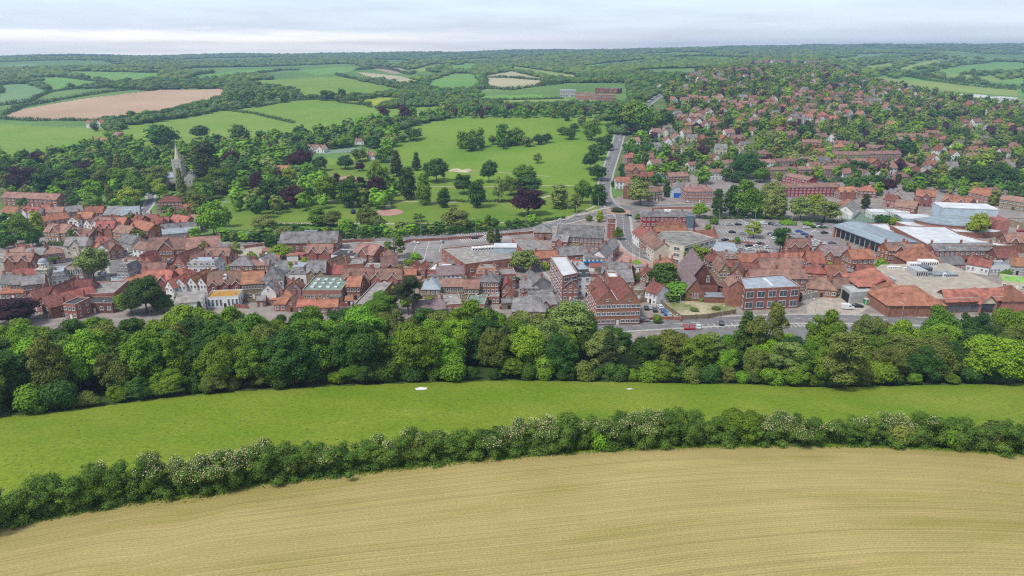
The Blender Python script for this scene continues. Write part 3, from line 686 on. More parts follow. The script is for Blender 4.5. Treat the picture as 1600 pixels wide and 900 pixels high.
# trees one can point at: x, base, top, width, shape, colour
NAMED = '''
722 232 205 17 tall g2|736 236 203 24 tall g2|750 231 199 17 tall g2|785 229 194 22 tall g2|770 226 210 12 round ol|800 227 203 22 tall g2|787 233 219 11 round g3
809 226 198 20 tall g2|824 229 212 16 round ol|841 226 211 17 round g3|855 223 209 14 round g3|879 211 197 16 round g3|889 218 201 19 round g3|898 205 191 14 round g3
908 196 181 14 round pl|933 195 180 15 round pl|886 189 177 10 tall g3|921 208 187 20 round g2|925 219 193 24 round g2|938 226 212 18 round g3|950 235 210 16 tall g3
934 249 222 25 round g3|922 265 237 25 round g3|933 282 259 28 round g3|840 255 240 16 sparse ol|820 288 258 38 round g2|822 303 276 46 round g3
647 219 198 26 round g3|628 222 207 14 round g2|651 266 237 14 cone cf|682 284 247 38 round g3|764 285 252 28 round g3|640 311 264 32 tall g3|662 320 273 28 tall g2
693 324 295 24 tall g3|725 303 273 30 round g3|746 324 282 32 tall g3|779 317 277 20 sparse pl|798 305 276 28 round g2|588 319 277 36 round cu|566 302 277 20 tall cu
592 300 254 34 round g2|546 324 278 34 tall g3|511 318 275 34 round g2|528 300 272 14 tall cu|460 323 291 38 round cu|480 320 290 22 round g3|422 325 283 36 tall g3
404 307 268 22 round cu|405 335 307 18 round g3|470 267 235 40 round cu|501 267 244 22 round g3|540 264 243 24 round g3|563 252 230 24 round ol|620 276 235 20 cone cf
600 253 230 28 round g2|482 278 255 24 round g1|451 287 262 24 round yl|562 267 254 16 round cu|496 352 325 32 tall g2|520 354 330 28 round ol|575 358 324 32 round ol
590 359 336 24 round pl|540 359 342 26 round g1|710 361 327 42 round pl|654 346 333 20 sparse ol|412 358 337 34 round pl|442 367 355 24 round ol|744 358 343 22 round g1
762 353 336 14 tall g2|425 392 370 20 round g3|440 403 383 32 round yl|492 399 381 28 round yl|370 404 377 22 sparse yl|617 403 362 42 sparse g2|766 380 360 14 tall ol
777 382 356 12 cone cf|597 492 456 54 round g2|638 492 427 54 wide cf|820 424 390 44 round pl|897 400 382 30 sparse yl|965 375 356 15 round g2|937 347 330 13 tall yl
921 345 336 10 bush ol|825 337 296 46 round cu|875 325 290 36 tall pl|899 332 303 24 sparse ol|935 320 290 28 tall g3|910 318 282 26 round g2|1036 452 410 48 round g3
1055 462 440 44 bush g2|1040 466 448 40 bush g2|1091 417 386 34 round yl|1093 340 318 26 round g1|996 347 334 10 round g2|1105 362 350 11 round g1|1177 372 346 30 sparse yl
1150 381 370 10 round g1|1218 395 356 32 wide g3|1119 337 297 22 tall g3|1140 337 290 30 tall g3|1165 340 283 40 tall g2|1182 340 300 24 tall g2|1197 341 300 30 tall pl
1214 341 303 28 tall pl|1250 343 308 36 round pl|1272 338 303 30 round yl|1287 347 313 40 round pl|1207 308 285 34 round pl|1165 277 240 46 round g3|1152 285 267 26 round g3
1187 285 262 26 round g2|1000 320 283 40 round pl|1041 308 283 13 tall g3|1105 232 207 20 sparse g3|982 210 198 16 round cu|970 202 167 30 round g3|986 206 160 36 round g2
1002 208 164 36 round g2|1016 206 172 30 round g2|1036 202 168 30 round g3|1385 303 280 28 round cu|1351 326 304 14 tall cf|1525 370 334 34 round yl|1384 350 338 26 bush g3
1398 352 341 18 bush g2|1258 215 192 28 tall g3|1415 245 220 30 round g3|1238 200 188 18 round cu|1460 187 170 30 round g3|1485 187 170 30 round g3|1520 290 258 30 round g3
1530 262 240 36 round yl|1562 290 256 38 round g3|1502 216 197 22 round g3|1340 272 252 32 round g3|1215 203 180 24 round yl|147 320 283 34 tall g1|174 322 288 14 tall ol
202 322 295 38 round yl|217 316 278 36 round g2|250 312 280 26 round yl|270 303 286 14 round cu|285 308 262 18 cone ol|308 330 298 34 round ol|335 368 315 42 round g1
350 355 322 24 round g2|28 344 327 24 round yl|60 360 330 17 tall yl|30 374 340 30 round g2|10 372 350 24 round g3|52 385 363 20 round g3|118 378 358 20 round g3
148 438 388 50 round pl|215 377 358 26 round ol|60 412 394 30 round pl|85 410 396 28 round g2|322 408 378 26 sparse ol|230 488 428 62 round g3|206 490 456 46 round g2
256 488 455 34 round g3|22 506 462 80 round cu|314 496 470 16 cone cf|41 299 262 42 round cu|136 279 254 42 round cu|258 231 200 40 round g3|313 217 194 26 round g3
252 226 197 38 round g3|378 227 197 32 round g3|327 290 225 46 tall cf|345 300 275 34 round g3|599 190 165 20 tall cu|632 189 163 24 tall cu|318 290 250 22 cone cf
12 300 270 40 round ol|75 296 262 40 round g3|105 290 258 36 round g3|125 310 280 30 cone cf|190 285 240 22 cone ol|208 288 240 20 cone cf|178 282 242 18 cone cf
1028 505 490 16 bush g2|1115 350 340 12 bush g2|1178 408 399 10 bush g2|1190 350 343 8 bush g1|1230 350 345 22 bush g1|1262 352 347 14 bush g1|650 405 395 14 bush g1|640 415 406 16 bush g2
1316 455 442 10 bush g3|1378 425 410 24 bush g2|1570 433 422 14 bush g2|960 292 282 10 bush g3|971 290 268 11 round g3|972 272 256 12 round g3|980 238 222 14 round g2|60 262 238 30 round cu|160 250 232 26 round cu|362 262 236 30 round cu|430 246 226 24 round cu|150 205 197 10 round cu|1062 466 456 20 bush g1|1078 468 459 18 bush g2|1096 468 460 18 bush g1|1112 468 459 12 bush g3|1130 472 462 14 bush g2|1085 486 482 10 bush ol|1118 484 479 10 bush ol'''
for row in NAMED.strip().replace('\n', '|').split('|'):
    a = row.split(); tree_px(float(a[0]), float(a[1]), float(a[2]), float(a[3]), a[4], a[5])

def fill(poly, spacing, n, hr, wr, palette, shapes=('round', 'tall'), seed=1, group=None, avoid=True, lod=None, cap=None, hfn=None):
    r = random.Random(seed); P = pts(poly); W = [G(*p)[:2] for p in P]; xs = [p[0] for p in W]; ys_ = [p[1] for p in W]; got = []
    for _ in range(n * 30):
        if len(got) >= n: break
        x, y = r.uniform(min(xs), max(xs)), r.uniform(min(ys_), max(ys_)); z = HZ(x, y); q = PX(x, y, z)
        if not bool(inpoly(q[0], q[1], P)): continue
        if any((x - a) ** 2 + (y - b) ** 2 < spacing ** 2 for a, b in got): continue
        if avoid and any((x - a) ** 2 + (y - b) ** 2 < (spacing * .35 + c * .6) ** 2 for a, b, c in TREES): continue
        if not free(x, y, 2.5): continue
        got.append((x, y))
    return got, r
# ------------------------------------------------ buildings
WPROTO = {}
def window_mesh(w_, h_, style='s'):
    k = (round(w_, 1), round(h_, 1), style)
    if k in WPROTO: return WPROTO[k]
    w_, h_, _ = k; b = MB(); f = .13 if w_ > .8 else .1
    b.box(-w_ / 2, w_ / 2, -.09, .03, 0, h_, 'frame'); g = 'glassblue' if style == 'b' else 'glass'
    n = 2 if w_ > 1 else 1
    if w_ > 2.2: n = int(w_ / 1.1)
    for i in range(n):
        x0 = -w_ / 2 + f + i * (w_ - f) / n; x1 = x0 + (w_ - f) / n - f; zz = ((f, h_ * .55), (h_ * .55 + f * .6, h_ - f)) if h_ > 1.9 else ((f, h_ - f),)
        for z0, z1 in zz: b.box(x0, x1, -.12, -.05, z0, z1, g)
    b.box(-w_ / 2 - .1, w_ / 2 + .1, -.2, 0, -.1, 0, 'frame')
    WPROTO[k] = b.mesh('window'); return WPROTO[k]
def add_window(e, x, y, z, rz, w_, h_, style='s', name='window'):
    o = bpy.data.objects.new(name, window_mesh(w_, h_, style)); link(o, e); o.location = (x, y, z); o.rotation_euler = (0, 0, rz); return o
def chimney(e, x, y, z, wall, parent=None, h=1.6):
    b = MB(); b.box(-.45, .45, -.35, .35, -1.2, h, wall); b.box(-.52, .52, -.42, .42, h - .3, h - .1, wall)
    for dx in (-.22, .22): b.tube((dx, 0, h), (dx, 0, h + .45), .13, .1, 'T', 6)
    o = b.build('chimney', parent or e); o.location = (x, y, z); return o
def roof_gable(b, x0, x1, y0, y1, z, rh, m, along='x', oh=.35, t=.16):
    if along == 'x':
        yc = (y0 + y1) / 2; s = rh / (yc - y0); d = oh * s
        b.slab((x0 - oh, y0 - oh, z - d), (x1 + oh, y0 - oh, z - d), (x1 + oh, yc, z + rh), (x0 - oh, yc, z + rh), t, m)
        b.slab((x1 + oh, y1 + oh, z - d), (x0 - oh, y1 + oh, z - d), (x0 - oh, yc, z + rh), (x1 + oh, yc, z + rh), t, m)
        b.box(x0 - oh, x1 + oh, yc - .14, yc + .14, z + rh + .02, z + rh + t + .1, m)
    else:
        xc = (x0 + x1) / 2; s = rh / (xc - x0); d = oh * s
        b.slab((x0 - oh, y1 + oh, z - d), (x0 - oh, y0 - oh, z - d), (xc, y0 - oh, z + rh), (xc, y1 + oh, z + rh), t, m)
        b.slab((x1 + oh, y0 - oh, z - d), (x1 + oh, y1 + oh, z - d), (xc, y1 + oh, z + rh), (xc, y0 - oh, z + rh), t, m)
        b.box(xc - .14, xc + .14, y0 - oh, y1 + oh, z + rh + .02, z + rh + t + .1, m)
def gable_wall(b, x0, x1, y0, y1, z, rh, m, along='x'):
    if along == 'x':
        yc = (y0 + y1) / 2
        for x, s in ((x0, 1), (x1, -1)):
            P = [(x, y0, z), (x, yc, z + rh), (x, y1, z)] if s == 1 else [(x, y1, z), (x, yc, z + rh), (x, y0, z)]
            b.poly(P, m)
    else:
        xc = (x0 + x1) / 2
        b.poly([(x0, y0, z), (x1, y0, z), (xc, y0, z + rh)], m); b.poly([(x1, y1, z), (x0, y1, z), (xc, y1, z + rh)], m)
def roof_hip(b, x0, x1, y0, y1, z, rh, m, oh=.35, top=0.0):
    x0 -= oh; x1 += oh; y0 -= oh; y1 += oh; w_, d = x1 - x0, y1 - y0; k = min(w_, d) / 2 * (1 - top)
    if w_ >= d: A, B, C_, D = (x0 + k, y0 + k), (x1 - k, y0 + k), (x1 - k, y1 - k), (x0 + k, y1 - k)
    else: A, B, C_, D = (x0 + k, y0 + k), (x1 - k, y0 + k), (x1 - k, y1 - k), (x0 + k, y1 - k)
    lo = [(x0, y0, z - .12), (x1, y0, z - .12), (x1, y1, z - .12), (x0, y1, z - .12)]
    e = .02; hi = [(A[0] - e, A[1] - e, z + rh), (B[0] + e, B[1] - e, z + rh), (C_[0] + e, C_[1] + e, z + rh), (D[0] - e, D[1] + e, z + rh)]
    for i in range(4): j = (i + 1) % 4; b.poly([lo[i], lo[j], hi[j], hi[i]], m)
    b.poly(lo[::-1], m); return hi
NAMECAT = dict(house='house', cottage='cottage', terrace='terrace', office_building='office building', shop='shop', hall='hall', warehouse='warehouse', supermarket='supermarket', church='church',
               store='store', shed='shed', outbuilding='outbuilding', flats='apartment block', school_building='school building', bungalow='bungalow', mansion='large house')
BUILT = []
for _x, _y in ROADQ: OCC.append((_x, _y, 4.2))
for _p in ((1010, 484), (1022, 487), (1035, 490), (1046, 494), (755, 470), (770, 472), (786, 473), (760, 490), (1275, 470), (1292, 474), (1310, 480), (1330, 482), (945, 415), (960, 400), (975, 385), (990, 405), (1010, 412), (975, 412), (1060, 485), (1090, 480), (1120, 480), (400, 393), (425, 392), (880, 475)): _q = G(*_p); OCC.append((_q[0], _q[1], 5.5))
def building(name, label, x, y, z, rz, W_, D, h, kind, rh, wall, roof, fl, bays, side=0, win='s', group=None, chim=None, auto=False, extra=''):
    e = empty(name, (x, y, z), rz); tag(e, label, NAMECAT.get(name, name.replace('_', ' ')), group); a, c = -W_ / 2, W_ / 2
    b = MB(); b.box(a, c, 0, D, -1.5, h, wall); rb = MB(); oh = .3
    k0 = kind[0]; nn = int(kind[1:]) if len(kind) > 1 and kind[1:].isdigit() else 1
    if k0 == 'x':
        gable_wall(b, a, c, 0, D, h, rh, wall); roof_gable(rb, a, c, 0, D, h, rh, roof)
        if len(kind) > 1:                                   # gables breaking the front
            gw = W_ / nn * (.62 if nn > 1 else .4); 
            for i in range(nn):
                xc = a + W_ * (i + .5) / nn; gh = min(rh * .92, gw * .55)
                b.box(xc - gw / 2, xc + gw / 2, -.6, .0, -1.5, h, wall)
                b.poly([(xc - gw / 2, -.6, h), (xc + gw / 2, -.6, h), (xc, -.6, h + gh)], wall)
                roof_gable(rb, xc - gw / 2, xc + gw / 2, -.6, D / 2 * gh / rh + .2, h + .03, gh, roof, 'y', .25)
                br = MB(); br.slab((xc - gw / 2 - .3, -.95, h - .25), (xc - gw / 2 - .3, -.88, h - .25), (xc, -.88, h + gh + .05), (xc, -.95, h + gh + .05), .28, 'frame'); br.slab((xc + gw / 2 + .3, -.95, h - .25), (xc, -.95, h + gh + .05), (xc, -.88, h + gh + .05), (xc + gw / 2 + .3, -.88, h - .25), .28, 'frame'); br.build('bargeboard', e)
    elif k0 == 'f':
        for i in range(nn):
            x0, x1 = a + W_ * i / nn, a + W_ * (i + 1) / nn; gable_wall(b, x0, x1, 0, D, h, rh, wall, 'y'); roof_gable(rb, x0, x1, 0, D, h, rh, roof, 'y', .3 if nn == 1 else .02)
            if rh > 1.5: add_window(e, (x0 + x1) / 2, 0, h + rh * .12, 0, .8, .9, win)
    elif k0 == 'h': roof_hip(rb, a, c, 0, D, h, rh, roof)
    elif k0 == 'm':
        hi = roof_hip(rb, a, c, 0, D, h, rh, roof, .2, .62); rb.poly([(p[0], p[1], p[2] + .01) for p in hi], 'F' if wall != 'w' else 'L')
        n_ = max(1, bays)
        for i in range(n_): add_window(e, a + W_ * (i + .5) / n_, .25, h + .35, 0, min(1.3, W_ / n_ * .55), min(1.3, rh - .6), win, 'dormer_window')
    elif k0 == 'F':
        b = MB(); b.box(a, c, 0, D, -1.5, h - .05, wall); pr = MB(); t = .3
        for q in ((a, c, 0, t), (a, c, D - t, D), (a, a + t, t, D - t), (c - t, c, t, D - t)): pr.box(*q, h - .05, h + .5, wall, 'concrete')
        pr.build('parapet', e); rb.box(a + t, c - t, t, D - t, h - .2, h, roof)
        r_ = random.Random(int(W_ * 97 + D * 13))
        if W_ > 7 and D > 6:
            rl = MB()
            for i in range(int(W_ * D / 90) + 1):
                ux, uy = r_.uniform(a + 1.5, c - 2.5), r_.uniform(1.5, D - 2.5); rl.box(ux, ux + r_.uniform(.6, 1.6), uy, uy + r_.uniform(.6, 1.4), h, h + r_.uniform(.3, 1), r_.choice(('steel', 'concrete', 'W')))
            rl.build('roof_vent', e)
    elif k0 == 's':
        b.poly([(a, 0, h), (a, D, h + rh), (a, D, h)], wall); b.poly([(c, 0, h), (c, D, h), (c, D, h + rh)], wall); b.poly([(c, D, h), (a, D, h), (a, D, h + rh), (c, D, h + rh)], wall)
        rb.slab((a - .2, -.3, h - .1), (c + .2, -.3, h - .1), (c + .2, D + .2, h + rh), (a - .2, D + .2, h + rh), .15, roof)
    b.build('wall', e); ro = rb.build('roof', e)
    # windows and a door
    if fl and bays:
        fh = h / fl; ww = min(1.5, W_ / bays * .58) if win != 'l' else W_ / bays * .82; wh = min(1.4, fh * .5) if win not in 'tL' else fh * .66
        if win in 'Lt': ww = W_ / bays * .6
        gx = []
        yo = -.6 if (k0 == 'x' and len(kind) > 1) else 0
        for f_ in range(fl):
            for i in range(bays):
                xx = a + W_ * (i + .5) / bays; yy = 0
                if yo:
                    gw = W_ / nn * (.62 if nn > 1 else .4)
                    if any(abs(xx - (a + W_ * (q + .5) / nn)) < gw / 2 + ww / 2 for q in range(nn)):
                        near_ = min((a + W_ * (q + .5) / nn for q in range(nn)), key=lambda t_: abs(t_ - xx))
                        if abs(xx - near_) > gw / 2 - ww / 2: continue
                        yy = -.6
                if f_ == 0 and i == bays // 2 and 'nodoor' not in extra:
                    db = MB(); db.box(-.5, .5, -.08, .02, 0, 2.0, 'frame' if random.random() < .5 else 'dark'); do = db.build('door', e); do.location = (xx, yy, 0); continue
                add_window(e, xx, yy, f_ * fh + (fh - wh) * .55, 0, ww, wh, win)
        if side:
            nb = max(1, int(round(D / max(W_ / bays, 3.2)))); sx = c if side > 0 else a; w2 = min(ww, D / nb * .5)
            for f_ in range(fl):
                for i in range(nb): add_window(e, sx, D * (i + .5) / nb, f_ * fh + (fh - wh) * .55, R(90) if side > 0 else R(-90), w2, wh, win)
    if chim is None: chim = 0 if (k0 in 'Fs' or name in ('warehouse', 'hall', 'supermarket')) else (1 if W_ < 9 else 2 if W_ < 18 else 3)
    cw = wall if wall in 'bdoys' else 'b'
    for i in range(chim):
        if k0 == 'x': chimney(e, a + .6 + (W_ - 1.2) * (i / (chim - 1) if chim > 1 else (0 if W_ < 14 else .5)), D / 2 + .1, h + rh, cw, ro)
        elif k0 == 'f': chimney(e, a + .5 if i % 2 else c - .5, D * .6, h + rh * .3, cw, ro, 2.2)
        else: chimney(e, a + W_ * (.22 + .56 * i / max(1, chim - 1)) if chim > 1 else a + W_ * .3, D * .5, h + rh * .75, cw, ro, 1.8)
    BUILT.append(e); OCC.append((x - math.sin(rz) * D / 2, y + math.cos(rz) * D / 2, max(W_, D) * .5 if max(W_, D) < 2.2 * min(W_, D) else min(W_, D) * .75))
    if max(W_, D) >= 2.2 * min(W_, D):
        for q in (-.35, .35):
            if W_ > D: OCC.append((x + math.cos(rz) * W_ * q - math.sin(rz) * D / 2, y + math.sin(rz) * W_ * q + math.cos(rz) * D / 2, D * .6))
    return e
USED = {}
def B(spec):
    s, label = spec.split('|'); a = s.split(); x0, y0, x1, y1, h, D = map(float, a[:6]); kind, rh, wall, roof, fl, bays, name = a[6], float(a[7]), a[8], a[9], int(a[10]), int(a[11]), a[12]
    win = a[13] if len(a) > 13 else 's'; extra = a[14] if len(a) > 14 else ''
    A, C_ = G(x0, y0, h), G(x1, y1, h); dx, dy = C_[0] - A[0], C_[1] - A[1]; W_ = math.hypot(dx, dy); rz = math.atan2(dy, dx); mx, my = (A[0] + C_[0]) / 2, (A[1] + C_[1]) / 2
    z = min(HZ(A[0], A[1]), HZ(C_[0], C_[1]))
    # the side of the house that is turned to the camera
    e = building(name, label.strip(), mx, my, z, rz, W_, D, h, kind, rh, wall, roof, fl, bays, side=(1 if mx < 0 else -1) * (1 if fl else 0), win=win, extra=extra)
    return e
def polyb(spec):
    """flat building over a footprint given by its roof corners: h wall roof name win fl bays |label| corners"""
    s, label, P = spec.split('|'); a = s.split(); h = float(a[0]); W = [G(x, y, h)[:2] for x, y in pts(P)]
    ar = sum(W[i][0] * W[(i + 1) % len(W)][1] - W[(i + 1) % len(W)][0] * W[i][1] for i in range(len(W)))
    if ar < 0: W = W[::-1]
    cx, cy = sum(p[0] for p in W) / len(W), sum(p[1] for p in W) / len(W); L_ = [(x - cx, y - cy) for x, y in W]
    z = HZ(cx, cy); e = empty(a[3], (cx, cy, z)); tag(e, label.strip(), NAMECAT.get(a[3], a[3].replace('_', ' '))); n = len(L_)
    def inset(t):
        O = []
        for i in range(n):
            p, q, r_ = np.array(L_[i - 1]), np.array(L_[i]), np.array(L_[(i + 1) % n]); d1 = (q - p) / np.linalg.norm(q - p); d2 = (r_ - q) / np.linalg.norm(r_ - q)
            n1, n2 = np.array([-d1[1], d1[0]]), np.array([-d2[1], d2[0]]); m_ = n1 + n2; m_ = m_ / (m_ @ n1 + 1e-6); O.append(tuple(q + m_ * t))
        return O
    b = MB(); b.prism(L_, -1.5, h - .05, a[1]); b.build('wall', e); I_ = inset(.35); pr = MB()
    for i in range(n):
        j = (i + 1) % n
        P4 = [L_[i], L_[j], I_[j], I_[i]]; pr.prism(P4, h - .04, h + .5, a[1], 'concrete')
    pr.build('parapet', e); rb = MB(); rb.prism(inset(.36), h - .2, h, a[2]); rb.build('roof', e)
    if len(a) > 5:
        win, fl, bw = a[4], int(a[5]), float(a[6]); fh = h / fl
        for i in range(n):
            p, q = L_[i], L_[(i + 1) % n]; dx, dy = q[0] - p[0], q[1] - p[1]; d = math.hypot(dx, dy); nx, ny = dy / d, -dx / d
            if nx * -(cx + p[0]) + ny * -(cy + p[1]) < 0: continue           # turned away from the camera
            k = max(1, int(d / bw))
            for f_ in range(fl):
                for u in range(k):
                    t = (u + .5) / k; wh = min(1.5, fh * .5) if win != 't' else fh * .6
                    add_window(e, p[0] + dx * t, p[1] + dy * t, f_ * fh + (fh - wh) * .5, math.atan2(dy, dx), min(1.5, bw * .55) if win == 's' else bw * .75, wh, 's')
    for i in range(n):
        OCC.append(((W[i][0] * .7 + cx * .3), (W[i][1] * .7 + cy * .3), 7))
    OCC.append((cx, cy, 12)); BUILT.append(e); return e
